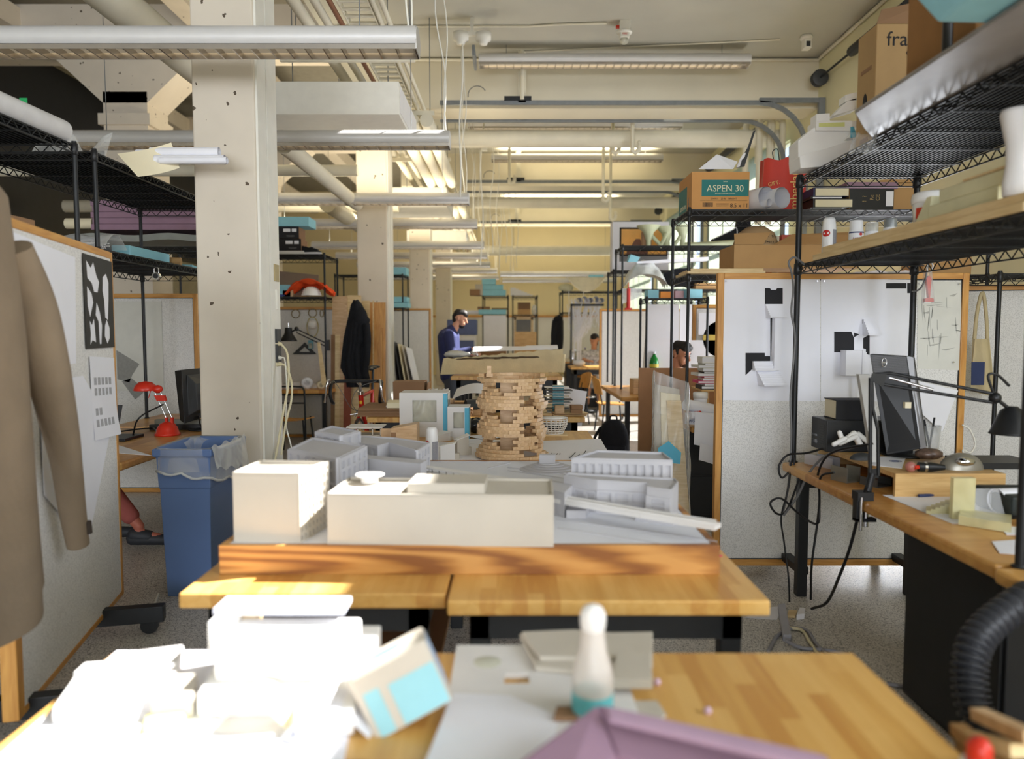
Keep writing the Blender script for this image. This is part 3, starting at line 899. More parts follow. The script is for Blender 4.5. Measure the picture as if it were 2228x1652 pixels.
block('hilltop_box',[(cc.x - .045,cc.y + .06),(cc.x + .03,cc.y + .055),(cc.x + .035,cc.y + .1),(cc.x - .04,cc.y + .105)],CB + .06,MODELG)
pk = [Z(1083,1037,CB + .001),Z(1180,1052,CB + .001),Z(1165,1060,CB + .001)]
part('sunken_court',MB().prism([(p.x,p.y) for p in pk],CB,CB + .002),mat('dark_walnut',(98,62,44),.6),cm)
for a,b in (((1210,1131),(1560,1180)),((1212,1150),(1440,1185)),((1105,1018),(1230,1033)),((1105,1025),(1230,1042)),((930,1005),(1110,1006)),((1060,1020),(1110,1008)),((690,1160),(712,1140))):
    p,q = Z(*a,CB),Z(*b,CB)
    strip('kerb_line',[(p.x,p.y),(q.x,q.y)],.006,CB,CB + .003,MODELG)
tk = Z(1480,1160,CB)

# ------------------------------------------------------------------ block tower on the next table
TX,TY = 0.0,4.36
tw = thing('block_tower','wooden tower of small staggered blocks with lens-shaped gaps on a work table','architectural model',(TX,TY,.762))
lay,rest = [],MB()
NL,NB,BH = 25,22,.0195
random.seed(3)
for l in range(NL):
    z = l*BH
    ph = l/NL
    rad = .172 + .016*math.cos(ph*2*math.pi*3.1 + .2) + .01*(1 - ph)
    for b in range(NB):
        a = 2*math.pi*(b + .5*(l % 2))/NB + .2
        g = math.sin(a*3 + .9)*math.cos(ph*2*math.pi*3.1 + (math.pi if math.cos(a*2) > 0 else 0) + 2.6)
        if g > .12 and 0 < l < NL - 1: continue
        if l == NL - 1 and math.sin(a) < .2: continue
        r2 = rad + random.uniform(-.006,.006)
        M4 = Matrix.Rotation(a,4,'Z') @ Matrix.Translation((r2,0,z)) @ Matrix.Rotation(random.uniform(-.12,.12),4,'Z')
        front = -math.sin(a)
        lay.append((front,M4))
lay.sort(key=lambda t: -t[0])
bmesh_block = mesh('block',MB().box(-.016,.016,-.031,.031,0,BH - .0004),BASSW)
for k,(fr,M4) in enumerate(lay):
    if k < 100:
        o = bpy.data.objects.new('block',bmesh_block)
        COL.objects.link(o); o.parent = tw
        o.matrix_local = M4
    else:
        rest.T = M4
        rest.box(-.016,.016,-.031,.031,0,BH - .0004)
rest.T = None
o = part('blocks_behind',rest,BASSW,tw); o['kind'] = 'stuff'
inn = MB()
for k,(x,z0,z1,w) in enumerate(((-.06,.02,.13,.05),(.03,.02,.12,.04),(.0,.18,.25,.12),(-.02,.36,.42,.09),(.05,.37,.42,.05))):
    inn.box(x - w/2,x + w/2,-.03 + .02*k,-.01 + .02*k,z0 if k > 1 else 0,z1)
part('inner_core',MB().box(-.07,.07,-.02,.03,0,.44),BASSW,tw)
part('top_pin',MB().box(-.15,-.125,.05,.08,NL*BH,NL*BH + .045).box(-.155,-.115,.04,.09,NL*BH - .02,NL*BH),BASSW,tw)

# ------------------------------------------------------------------ drawing sheet and clutter on the tower's table
def sheet_on(name,pts,z,material,label,cat='paper',th=.0012,curl=0.0,group=None):
    m = MB()
    m.slab([(x,y,z) for x,y in pts],(0,0,th))
    return solo(name,m,material,label,cat,w=True,group=group)
ds = thing('drawing_sheet','large white sheet with ink trees drawn on it, under the block tower','drawing',(.3,4.3,.752),w=True)
def dsf(u,v):
    x = -.62 + 1.22*u; y = 3.93 + 1.0*v
    return Vector((x,y,.7535 + .05*max(0,v - .55) ** 2*4*(u > .4)*(u - .4)))
part('sheet',MB().sheet(dsf,12,8,.001),PAPER,ds)
ik = MB()
bx,by = .36,4.28
for k,(dx,dy) in enumerate(((.0,.0),(.03,.01),(-.02,.02),(.05,.05))):
    ik.tube([(bx + dx,by + dy,.757),(bx + dx + .015,by + dy + .05,.757),(bx + dx + .05,by + dy + .13 + .03*k,.758)],.0025,4)
for k in range(6): ik.tube([(.2 + .018*k,4.42,.757),(.205 + .018*k,4.45 + .01*(k % 3),.757)],.002,4)
part('ink_drawing',ik,INK,ds)

def spray_can(loc,label,body,cap,cat='spray can',cap_h=.04,group=None,r=.033,h=.2,dome=False):
    t = thing('spray_can',label,cat,loc,random.uniform(0,6)*0,group)
    part('can_body',MB().lathe([(0,0),(r*.96,.0),(r,.006),(r,h - .06),(r*.93,h - .05),(r*.8,h - .042),(0,h - .042)],n=24),body,t)
    if dome: pr = [(r*.98,h - .075),(r*.98,h - .05),(r*.86,h - .012),(r*.66,h),(0,h)]
    else: pr = [(r*.9,h - .05),(r*.9,h - .006),(r*.82,h),(0,h)]
    part('can_cap',MB().lathe(pr,n=24),cap,t)
    return t
WHITEC = mat('white_can_lacquer',(238,238,238),.3,var=.02)
p = Z(940,1003,.755)
sc = spray_can((p.x,p.y,.7505),'white spray can standing among small white models beside the block tower',WHITEC,WHITEC,dome=True,r=.036,h=.2)
def oval(parent,c,rx,rz,material,name='label_oval',face=-1):
    m = MB()
    m.add([(c[0] + rx*math.cos(2*math.pi*k/24),c[1],c[2] + rz*math.sin(2*math.pi*k/24)) for k in range(24)],[tuple(range(24))])
    return part(name,m,material,parent)
def wrap(r,a0,a1,z0,z1,n=10,off=.0006):
    """A label patch bent round a can of radius r; angle 0 faces the camera side, degrees to the right."""
    m = MB()
    m.sheet(lambda u,v: Vector(((r + off)*math.sin(R(a0 + (a1 - a0)*u)),-(r + off)*math.cos(R(a0 + (a1 - a0)*u)),z0 + (z1 - z0)*v)),n,1)
    return m
def wrap_oval(r,a,z,ra,rz,off=.001):
    m = MB()
    pts = [((r + off)*math.sin(R(a + ra*math.cos(t))),-(r + off)*math.cos(R(a + ra*math.cos(t))),z + rz*math.sin(t)) for t in [2*math.pi*k/20 for k in range(20)]]
    c = ((r + off)*math.sin(R(a)),-(r + off)*math.cos(R(a)),z)
    m.add(pts + [c],[(k,(k + 1) % 20,20) for k in range(20)])
    return m
REDINK = mat('red_print',(196,40,36),.5,var=.02)
GREYINK = mat('grey_print',(150,150,156),.6,var=.15,scale=200)
part('red_badge',wrap_oval(.036,-42,.11,26,.017),REDINK,sc)
part('grey_panel',wrap(.036,8,70,.01,.12),GREYINK,sc)

def small_box(x0,x1,y0,y1,z0,z1,material,label,cat='box',name='cardboard_box',group=None,bev=.002,rz=0):
    return solo(name,Bx(-(x1 - x0)/2,(x1 - x0)/2,-(y1 - y0)/2,(y1 - y0)/2,0,z1 - z0),material,label,cat,((x0 + x1)/2,(y0 + y1)/2,z0),rz,group,bev)
ZT = .7505
# open white frame model, wooden gable box, white lattice bowl, acrylic boxes with blue tape
fm = thing('frame_model','small open-fronted white and wood frame model beside the red bicycle','architectural model',(-1.09,4.85,ZT),w=True)
m = MB()
for z in (ZT,ZT + .055,ZT + .105): m.box(-1.09,-.87,4.85,5.0,z,z + .007)
for x in (-1.09,-1.03,-.93,-.877): m.box(x,x + .007,4.85,4.857,ZT,ZT + .112)
m.box(-1.09,-1.083,4.85,5.0,ZT,ZT + .112)
part('frame',m,MODELC,fm)
part('roof_sheet',MB().box(-1.1,-.86,4.845,5.01,ZT + .1125,ZT + .119),MODELW,fm)
part('side_sheet',MB().box(-.87,-.8,4.84,4.845,ZT,ZT + .11),BASSW,fm)
gb = thing('gable_model','light wooden gabled house model with a dark opening beside the white frame model','architectural model',(-.79,4.75,ZT),w=True)
m = MB()
m.add([(-.79,4.75,ZT),(-.62,4.75,ZT),(-.62,4.9,ZT),(-.79,4.9,ZT),(-.79,4.75,ZT + .12),(-.62,4.75,ZT + .15),(-.62,4.9,ZT + .15),(-.79,4.9,ZT + .12)],
      [(0,3,2,1),(4,5,6,7),(0,1,5,4),(1,2,6,5),(2,3,7,6),(3,0,4,7)])
part('house_body',m,BASSW,gb)
part('dark_opening',MB().box(-.788,-.755,4.747,4.75,ZT + .05,ZT + .095),CARDD,gb)
part('lower_panel',MB().box(-.752,-.62,4.744,4.75,ZT,ZT + .045),MODELC,gb)
def tape_box(x0,x1,y0,y1,h,label):
    t = thing('acrylic_model',label,'architectural model',((x0 + x1)/2,y0,ZT),0,'translucent box models')
    w,d = (x1 - x0)/2,y1 - y0
    f = MB()
    f.box(-w,-w*.45,0,.006,0,h).box(w*.55,w,0,.006,0,h).box(-w*.45,w*.55,0,.006,0,h*.35).box(-w*.45,w*.55,0,.006,h*.85,h)
    f.box(-w,-w + .006,.006,d,0,h).box(-w,w,d - .006,d,0,h).box(-w,w,0,d,h,h + .006)
    part('casing',f,MODELW,t)
    part('window_pane',MB().box(-w*.45,w*.55,.02,.024,h*.35,h*.85),GLASSY,t)
    part('tape_strip',MB().box(w - .03,w + .001,-.002,0,.0,h).box(w,w + .002,-.002,.03,0,h),TAPE,t)
    part('side_pane',MB().box(w - .005,w,.006,d - .006,0,h),GLASSY,t)
    return t
tape_box(-.8,-.46,5.2,5.45,.31,'tall translucent white box model with blue tape on its corner')
tape_box(-.45,-.3,5.1,5.3,.22,'smaller translucent box model with blue tape, next to the tall one')
lb = thing('lattice_model','white lattice bowl model on the bare end of the tower table','architectural model',(.3,5.3,ZT))
m = MB()
for k in range(7):
    z = .015 + .017*k; r = .055 + .012*min(k,4)*.6
    m.tube([(r*1.25*math.cos(2*math.pi*j/24),r*math.sin(2*math.pi*j/24),z) for j in range(25)],.0035,5)
for j in range(18):
    a = 2*math.pi*j/18
    m.tube([(r_*1.25*math.cos(a),r_*math.sin(a),z) for r_,z in ((.05,0),(.06,.03),(.075,.07),(.083,.12))],.003,5)
part('lattice_bowl',m,FOAMW,lb)
part('top_plate',MB().lathe([(.0,.12),(.1,.125),(.105,.13),(0,.135)],n=20),FOAMW,lb)
part('wooden_plinth',Bx(-.1,.1,-.06,.06,-.0,.012),PINE,lb)
# little white study models and paper around the spray can
for k,(px,py,w,h,lb_) in enumerate(((975,1000,.085,.1,'small white study model with an oblique roof next to the spray can'),(1005,990,.07,.12,'narrow tan study model close to the block tower'),
                                         (905,985,.05,.05,'small stepped white study model before the gabled house'),(960,960,.11,.06,'white folded study model behind the spray can'),
                                         (1000,945,.09,.05,'crumpled white study model by the acrylic box'))):
    p = Z(px,py,ZT)
    t = thing('study_model',lb_,'architectural model',(p.x,p.y,ZT),.3*k,'little white study models')
    m = MB()
    m.hexa([(-w/2,-.03,0),(w/2,-.035,0),(w/2,.03,0),(-w/2,.04,0)],[(-w/2,-.03,h*.8),(w/2,-.035,h),(w/2*.7,.03,h),(-w/2,.04,h*.7)])
    part('body',m,MODELW if k != 1 else MODELC,t)
    m = MB(); m.hexa([(-w*.6,-.04,h*.8),(w*.6,-.04,h*1.02),(w*.6,.045,h*1.02),(-w*.6,.045,h*.72)],[(-w*.6,-.04,h*.82),(w*.6,-.04,h*1.05),(w*.6,.045,h*1.05),(-w*.6,.045,h*.75)])
    part('roof',m,FOAMW,t)
    part('porch',Bx(w*.5,w*.8,-.03,.0,0,h*.4),MODELC,t)
for k,(x,y,a) in enumerate(((-.25,5.0,.2),(-.2,4.95,-.3),(-.95,4.3,.1),(-.15,5.2,.6))):
    m = MB(); m.box(-.14,.14,-.1,.1,0,.0012)
    solo('loose_paper',m,PAPER,('white paper sheet lying flat beside the block tower','white paper sheet turned askew behind the block tower','white paper sheet under the gabled house model','white paper sheet near the lattice bowl')[k],'paper',(x,y,ZT + .002 + .0016*k),a,'loose sheets on the tower table')
gbag = MB(); gbag.ball((0,0,.05),(.1,.08,.055),18,10)
random.seed(5)
gbag.v = [p + Vector((random.uniform(-.008,.008),random.uniform(-.008,.008),random.uniform(0,.012))) for p in gbag.v]
for p_ in gbag.v: p_.z = max(p_.z,0)
solo('plastic_bag',gbag,mat('black_bag_plastic',(22,24,26),.18,var=.1),'crumpled shiny black plastic bag at the back of the tower table','plastic bag',(-.27,5.42,ZT))

# ------------------------------------------------------------------ clutter on the table beside the bicycle
for k in range(3):
    small_box(-1.36,-.35,6.45,7.0,ZT + .026*k,ZT + .026*k + .024,CARDD,'brown fibreboard sheet overhanging the bicycle table, %s of three' % ('bottom','middle','top')[k],'board','fibreboard_sheet','stacked brown boards',rz=.015*k - .02)
zz = ZT + .08
for k in range(4): small_box(-1.12,-.82,6.5,6.72,zz + .012*k,zz + .012*k + .011,PAPERC if k % 2 else PAPER,'pad of paper on the brown boards, sheet block number %s from the bottom' % ('one','two','three','four')[k],'paper pad','paper_pad','paper pads on the brown boards',rz=.04*k)
small_box(-1.1,-.98,6.42,6.5,zz,zz + .045,PAPERC,'small cream note block in front of the paper pads','note block','note_block')
cb = thing('cardboard_box','upright brown cardboard box behind the acrylic models, two faces in view','box',(-1.0,7.2,ZT))
part('carton',Bx(-.17,.14,0,.25,0,.26),CARDD,cb,bev=.003)
part('flap',MB().hexa([(.14,0,.02),(.145,0,.02),(.145,.25,.02),(.14,.25,.02)],[(.17,.01,.25),(.175,.01,.25),(.175,.25,.25),(.17,.25,.25)]),CARDD,cb)
sm = thing('spiky_model','row of pointed white fins forming a small model','architectural model',(-.72,7.0,ZT + .1))
m = MB()
for k in range(6): m.hexa([(-.1 + .035*k,0,0),(-.07 + .035*k,0,0),(-.07 + .035*k,.12,0),(-.1 + .035*k,.12,0)],[(-.1 + .035*k,0,.06 + .02*(k % 3)),(-.07 + .035*k,0,.08 + .015*((k + 1) % 3)),(-.07 + .035*k,.12,.1),(-.1 + .035*k,.12,.09)])
part('fins',m,MODELW,sm)
part('plinth',Bx(-.14,.16,-.04,.16,-.1,0),BASSW,sm,bev=.002)
fs = MB()
fs.sheet(lambda u,v: Vector((-.55 + .5*u,6.75 + .55*v,ZT + .08 + .13*math.sin(u*2.2 + .4) + .05*v - .1*u*u)),12,8,.002)
solo('folded_sheet',fs,PAPER,'big bent white sheet standing up beside the block tower, catching light','paper',w=True)
rp = MB(); rp.tube([(-.42,6.65,ZT + .07),(-.12,6.75,ZT + .07)],.065,16,caps=False).tube([(-.415,6.652,ZT + .07),(-.125,6.748,ZT + .07)],.06,16,caps=True)
solo('rolled_sheet',rp,DARKG,'dark grey rolled sheet lying on the bicycle table under the bent paper','paper roll',w=True)
random.seed(11)
for k in range(9):
    x,y = random.uniform(-.75,.1),random.uniform(6.45,6.6)
    w,h = random.uniform(.04,.09),random.uniform(.03,.07)
    small_box(x,x + w,y,y + w*.8,ZT,ZT + h,(BASSW,MODELW,MODELC)[k % 3],'small %s offcut block on the bicycle table, %s along its edge' % (('tan','white','cream')[k % 3],('first','second','third','fourth','fifth','sixth','seventh','eighth','ninth')[k]),'block','offcut_block','offcuts on the bicycle table',rz=random.uniform(-.4,.4))
am = thing('layered_model','layered glass and grey card tower model with teal edges','architectural model',(.42,6.7,ZT))
for k in range(9):
    z = .018 + .028*k
    part('floor_plate',Bx(-.1 - .012*(k % 3),.1 + .014*((k + 1) % 3),-.08,.08,z,z + .006),(MODELW,DARKG,GLASSY)[k % 3] if k != 8 else MODELW,am)
part('core',Bx(-.05,.05,-.04,.05,0,.26),mat('teal_acrylic',(70,136,146),.2,var=.2,scale=60),am)
part('wooden_base',Bx(-.14,.14,-.12,.12,0,.015),PINE,am)
hp = MB(); hp.sheet(lambda u,v: Vector((.38 + .3*u + .05*v,7.15 + .02*math.sin(5*u),ZT - .12 + .34*v - .05*u)),8,6,.002)
solo('draped_sheet',hp,PAPER,'white sheet hanging over the table end behind the layered model','paper',w=True)
for k in range(4): small_box(.36,.66,6.48,6.7 + .02*k,ZT + .007*k,ZT + .007*k + .006,PINE if k % 2 else CARDD,'thin plywood sheet in a low stack by the layered model, %s from the bottom' % ('first','second','third','fourth')[k],'board','plywood_sheet','thin plywood sheets',rz=.06*k)
small_box(.38,.46,6.44,6.52,ZT + .03,ZT + .1,BASSW,'wooden cube with a small hole on the plywood sheets','block','wooden_cube')
for k in range(2): small_box(.52,.62,6.45,6.55,ZT + .03 + .036*k,ZT + .064 + .036*k,CARDD,'flat brown block on the plywood sheets, %s one' % ('lower','upper')[k],'block','brown_block','two flat brown blocks',rz=.1*k)

# ------------------------------------------------------------------ torn trough model
HY = 9.32
ht = thing('trough_model','long torn-edged cream trough model on the tall table, one end in sun','architectural model',(-.62,HY,.95),w=True)
def hull(u,v):
    x = -.86 + 1.5*u
    zt = 1.19 - .03*math.cos(u*3) + .06*u + .012*math.sin(u*61)*math.sin(u*23)
    zb = .955 + .035*u
    return Vector((x - .05*(1 - v)*(u < .5),HY - .08*v + .03*math.sin(u*4),zb + (zt - zb)*v))
part('torn_front',MB().sheet(hull,60,6,.012),mat('felted_cream',(226,212,170),.95,var=.1,scale=5,bump=.4),ht)
part('torn_end',MB().hexa([(.635,HY - .05,.99),(.66,HY - .05,.99),(.69,HY + .3,1.0),(.66,HY + .3,1.0)],[(.63,HY - .12,1.22),(.66,HY - .12,1.22),(.7,HY + .3,1.2),(.67,HY + .3,1.2)]),MATS['felted_cream'],ht)
part('soil_bed',MB().sheet(lambda u,v: Vector((-.84 + 1.47*u,HY - .06 + .36*v,1.165 + .035*u + .02*math.sin(u*40)*math.sin(v*9))),40,6,.02),mat('dark_earth',(88,72,54),.95,var=.3,scale=40),ht)
ps = MB()
ps.sheet(lambda u,v: Vector((-.5 + 1.08*u,HY + .02 + .3*v - .1*u,1.245 + .04*u + .06*v*(1 - .5*u) + (.03*math.sin(v*3.1) if u > .6 else 0))),14,8,.002)
solo('drawing_sheet',ps,PAPER,'long white sheet lying curled on the torn trough model','drawing',w=True)
cw = MB(); cw.ball((0,0,.02),(.17,.1,.045),18,8)
random.seed(8)
cw.v = [p + Vector((random.uniform(-.01,.01),random.uniform(-.01,.01),random.uniform(-.008,.012))) for p in cw.v]
solo('crumpled_cloth',cw,mat('pale_grey_cloth',(206,206,200),.9,bump=.4),'crumpled pale grey cloth on the end of the trough model beside the standing person','cloth',(-.7,HY + .05,1.19))
# ------------------------------------------------------------------ close table: foam, paper, bottle, mauve foam
ZC = .7505
def zpoly(pts,z): return [tuple(Z(px,py,z))[:2] for px,py in pts]
solo('paper_sheet',MB().prism(zpoly([(-60,1700),(255,1418),(560,1416),(640,1500),(760,1600),(740,1700)],ZC),ZC,ZC + .0015),PAPER,'big white sunlit sheet covering the near corner of the close table','paper',(0,0,0))
def foamthing(name,pts,z0,h,label,material=FOAMW,cat='foam board',bev=.003,group=None):
    return solo(name,MB().prism(zpoly(pts,z0),z0,z0 + h),material,label,cat,w=True,bev=bev,group=group)
zz = ZC + .0025
sb = thing('foam_block_model','tall white foam block model standing in full sun at the back of the close table','foam model',(-.55,1.5,zz),w=True)
part('lower_block',MB().prism(zpoly([(430,1560),(760,1560),(800,1440),(500,1440)],zz),zz,zz + .045),FOAMW,sb,bev=.004)
q = [(-.60,1.44),(-.34,1.44),(-.335,1.6),(-.6,1.6)]
part('upright_block',MB().prism(q,zz + .045,zz + .112),FOAMW,sb,bev=.006)
part('inner_panel',MB().box(-.55,-.37,1.436,1.44,zz + .06,zz + .1),MODELW,sb)
part('lid_board',MB().box(-.65,-.365,1.56,1.64,zz + .132,zz + .146),mat('lavender_board',(206,208,222),.7),sb,bev=.003)
part('side_upright',MB().box(-.645,-.6,1.52,1.6,zz + .045,zz + .132),FOAMW,sb,bev=.004)
part('corner_post',MB().box(-.62,-.57,1.6,1.64,zz + .045,zz + .132),PINE,sb)
part('front_step',MB().prism(zpoly([(640,1600),(770,1600),(830,1405),(760,1405)],zz),zz,zz + .05),FOAMW,sb,bev=.004)
ar = thing('arched_paper_model','white paper model folded into two arches in front of the foam block','paper model',(-.5,1.3,zz),w=True)
for k,(x0,x1) in enumerate(((-.56,-.42),(-.42,-.26))):
    m = MB()
    m.sheet(lambda u,v,x0=x0,x1=x1: Vector((x0 + (x1 - x0)*u,1.33 + .09*v - .03*k,zz + .005 + .05*math.sin(math.pi*u))),14,3,.002)
    part('arch',m,PAPER if k else PAPERC,ar)
    part('arch_shade_panel',MB().box(x0 + .01,x1 - .01,1.41,1.413,zz,zz + .03),PAPERC,ar)
for k,(pts,h,lb,mt) in enumerate((([(115,1575),(230,1575),(290,1500),(165,1500)],.03,'small white foam wedge at the sunny edge of the close table',FOAMW),
                                      ([(240,1520),(380,1510),(400,1440),(255,1460)],.04,'grey-white foam tray behind the small wedge',MODELW),
                                      ([(330,1570),(420,1560),(430,1500),(350,1500)],.035,'cream foam bracket casting a tan shadow in the sun',MODELC),
                                      ([(160,1490),(215,1485),(235,1462),(185,1466)],.025,'tiny white foam chip beside the tray',FOAMW))):
    foamthing('foam_offcut',pts,zz,h,lb,mt,'foam offcut',.004,'sunlit foam offcuts')
foamthing('foam_offcut',[(310,1600),(400,1590),(405,1560),(320,1565)],zz,.012,'thin pale yellow foam strip lying in the sun',mat('pale_yellow_foam',(236,230,150),.8),'foam offcut')
# white plaster boards with a rectangular hole, paper, stacked cream boards
pl = thing('perforated_board','wide white board with a rectangular hole and a faint circle, beside the tissue box','board',tuple(Z(1080,1500,ZC)),w=True)
a,b,c,d = [Z(*p,ZC) for p in ((905,1690),(960,1392),(1400,1392),(1450,1690))]
hx0,hx1 = Z(1097,1497,ZC).x,Z(1152,1497,ZC).x
hy0,hy1 = Z(1120,1499,ZC).y,Z(1120,1478,ZC).y
bd = MB()
x0,x1,y0,y1 = -.13,.245,1.3,1.69
for q in ((x0,hx0,y0,y1),(hx1,x1,y0,y1),(hx0,hx1,y0,hy0),(hx0,hx1,hy1,y1)): bd.box(*q,ZC,ZC + .012)
part('board',bd,MODELW,pl)
part('faint_disc',MB().lathe([(0,.0005),(.03,.0005),(.031,0)],tuple(Vector((-.055,1.6,ZC + .012))),20),mat('greenish_stain',(206,206,190),.8),pl)
foamthing('paper_sheet',[(925,1660),(985,1510),(1110,1515),(1215,1560),(1190,1700),(920,1700)],ZC + .0125,.0015,'white paper sheet over the front of the perforated board',PAPER,'paper',0)
foamthing('cream_board',[(1165,1462),(1130,1390),(1420,1385),(1420,1455),(1330,1478)],ZC + .013,.012,'cream board offcut, lower of two behind the bottle',MODELC,'board',.002,'cream boards behind the bottle')
foamthing('cream_board',[(1175,1440),(1135,1385),(1250,1380),(1345,1388),(1395,1440),(1300,1440)],ZC + .0255,.012,'cream board offcut, upper of two behind the bottle',MODELC,'board',.002,'cream boards behind the bottle')
foamthing('cream_board',[(1330,1500),(1420,1500),(1415,1440),(1340,1440)],ZC + .0255,.02,'small thick cream block beside the bottle',MODELC,'board',.002)
foamthing('round_pad',[(1340,1560),(1380,1530),(1430,1530),(1450,1560),(1420,1590),(1360,1590)],ZC,.006,'pale round pad next to the mauve foam',MODELC,'pad',.002)
foamthing('wood_scrap',[(1205,1570),(1255,1570),(1262,1545),(1212,1545)],ZC + .0145,.008,'small brown wood scrap in front of the bottle',CARDD,'wood scrap',0)
# tissue-box-like white and blue carton leaning on its edge
tb = thing('tissue_box','tipped white and pale blue carton with an oval blue opening','box',tuple(Z(890,1585,ZC)))
tb.location = (-.19,1.36,ZC + .012)
tb.rotation_euler = (R(-12),R(-24),R(14))
part('carton',Bx(-.075,.085,-.03,.09,0,.13),MODELC,tb,bev=.008)
part('blue_side_print',MB().box(-.012,.08,-.0312,-.03,.005,.085).box(-.06,-.03,-.0312,-.03,.005,.09),mat('pale_aqua_print',(150,204,214),.6),tb)
part('blue_end_print',MB().box(.0852,.086,-.02,.08,.03,.12),mat('soft_blue_print',(164,190,222),.6),tb)
part('oval_opening',MB().lathe([(0,.1305),(.99,.1305),(1.0,.13)],n=24,smooth=False),mat('deep_blue',(38,128,176),.6),tb)
for ch in tb.children:
    if ch.name.startswith('oval'): ch.scale = (.05,.016,1); ch.location = (.0,.03,0)
# squeeze bottle
p = Z(1302,1560,ZC + .012)
bt = thing('squeeze_bottle','frosted white squeeze bottle with a turquoise band standing on the close table','bottle',(.155,1.375,ZC + .0125))
part('bottle_body',MB().lathe([(0,0),(.036,0),(.039,.006),(.0395,.075),(.036,.1),(.027,.125),(.0225,.165),(.021,.176),(0,.178)],n=28),film('frosted_plastic',(232,224,216),.9,.4),bt)
part('bottle_cap',MB().lathe([(.0215,.168),(.0235,.172),(.025,.19),(.024,.2),(.018,.211),(.008,.216),(0,.217)],n=24),FOAMW,bt)
part('turquoise_band',MB().lathe([(.0397,.012),(.0402,.014),(.0402,.045),(.0397,.047)],n=28),mat('turquoise_band',(96,186,194),.5),bt)
# mauve foam angle close to the lens
mf = thing('mauve_foam_angle','mauve insulation foam cut as a folded angle at the edge of the close table','foam piece',(.2,1.14,ZC + .0),w=True)
a0,a1,a2 = A(1115,1665,1.08),A(1300,1530,1.25),A(1800,1640,1.1)
b = MB()
n = Vector((0,0,-.04))
b.slab([a0,a0 + Vector((.05,-.12,-.02)),a1 + Vector((.02,-.1,-.035)),a1],(0,0,-.025))
part('long_limb',b,FOAMP,mf,bev=.006)
b = MB()
b.slab([a1,a1 + Vector((.02,-.1,-.035)),a2 + Vector((.0,-.1,-.03)),a2],(0,0,-.025))
part('wide_limb',b,FOAMP,mf,bev=.006)
part('inner_strip',MB().slab([a1 + Vector((.01,-.03,.001)),a1 + Vector((.012,-.06,-.006)),a2 + Vector((-.02,-.06,.0)),a2 + Vector((-.02,-.03,.006))],(0,0,.012)),mat('mauve_foam_light',(178,150,172),.85),mf,bev=.004)
part('prop',MB().box(a1.x - .02,a1.x + .05,a1.y - .1,a1.y - .02,ZC,a1.z - .04),FOAMP,mf)
for k,(px,py) in enumerate(((1430,1490),(1540,1553))):
    p = Z(px,py,ZC)
    solo('foam_crumb',MB().ball((0,0,.006),.008,10,6),mat('lavender_crumb',(214,186,206),.8),'lavender foam crumb on the bare wood %s' % ('by the cream boards','near the mauve foam')[k],'foam crumb',(p.x,p.y,ZC))
# ------------------------------------------------------------------ wire shelving, rolling pinboards, desks
def wire_shelf(m,x0,x1,y0,y1,z,step=.03,r=.0022,cross=.3):
    """One wire deck: double rail with a zigzag between, deck wires along the long side, stays across."""
    h = .045
    def rod(p,q,rr=r):
        p,q = Vector(p),Vector(q)
        d = (q - p).normalized()
        a = d.cross(Vector((0,0,1)) if abs(d.z) < .9 else Vector((1,0,0))).normalized()*rr
        b = d.cross(a).normalized()*rr
        vs = [p + a + b,p - a + b,p - a - b,p + a - b,q + a + b,q - a + b,q - a - b,q + a - b]
        m.add(vs,[(0,1,5,4),(1,2,6,5),(2,3,7,6),(3,0,4,7)])
    cs = [(x0,y0),(x1,y0),(x1,y1),(x0,y1)]
    for i in range(4):
        a,b = cs[i],cs[(i + 1) % 4]
        for zz in (z,z - h): rod((*a,zz),(*b,zz),.0034)
        L = math.hypot(b[0] - a[0],b[1] - a[1]); n = max(2,int(L/.045))
        P = [Vector((a[0] + (b[0] - a[0])*k/n,a[1] + (b[1] - a[1])*k/n,z if k % 2 else z - h)) for k in range(n + 1)]
        for p,q in zip(P,P[1:]): rod(p,q,.0022)
    lx,ly = x1 - x0,y1 - y0
    if lx >= ly:
        k = int(ly/step)
        for i in range(1,k): rod((x0,y0 + ly*i/k,z),(x1,y0 + ly*i/k,z))
        for i in range(1,int(lx/cross) + 1): rod((x0 + i*cross if i*cross < lx else x1,y0,z - .01),(x0 + i*cross if i*cross < lx else x1,y1,z - .01),.003)
    else:
        k = int(lx/step)
        for i in range(1,k): rod((x0 + lx*i/k,y0,z),(x0 + lx*i/k,y1,z))
        for i in range(1,int(ly/cross) + 1): rod((x0,min(y0 + i*cross,y1),z - .01),(x1,min(y0 + i*cross,y1),z - .01),.003)
    return m
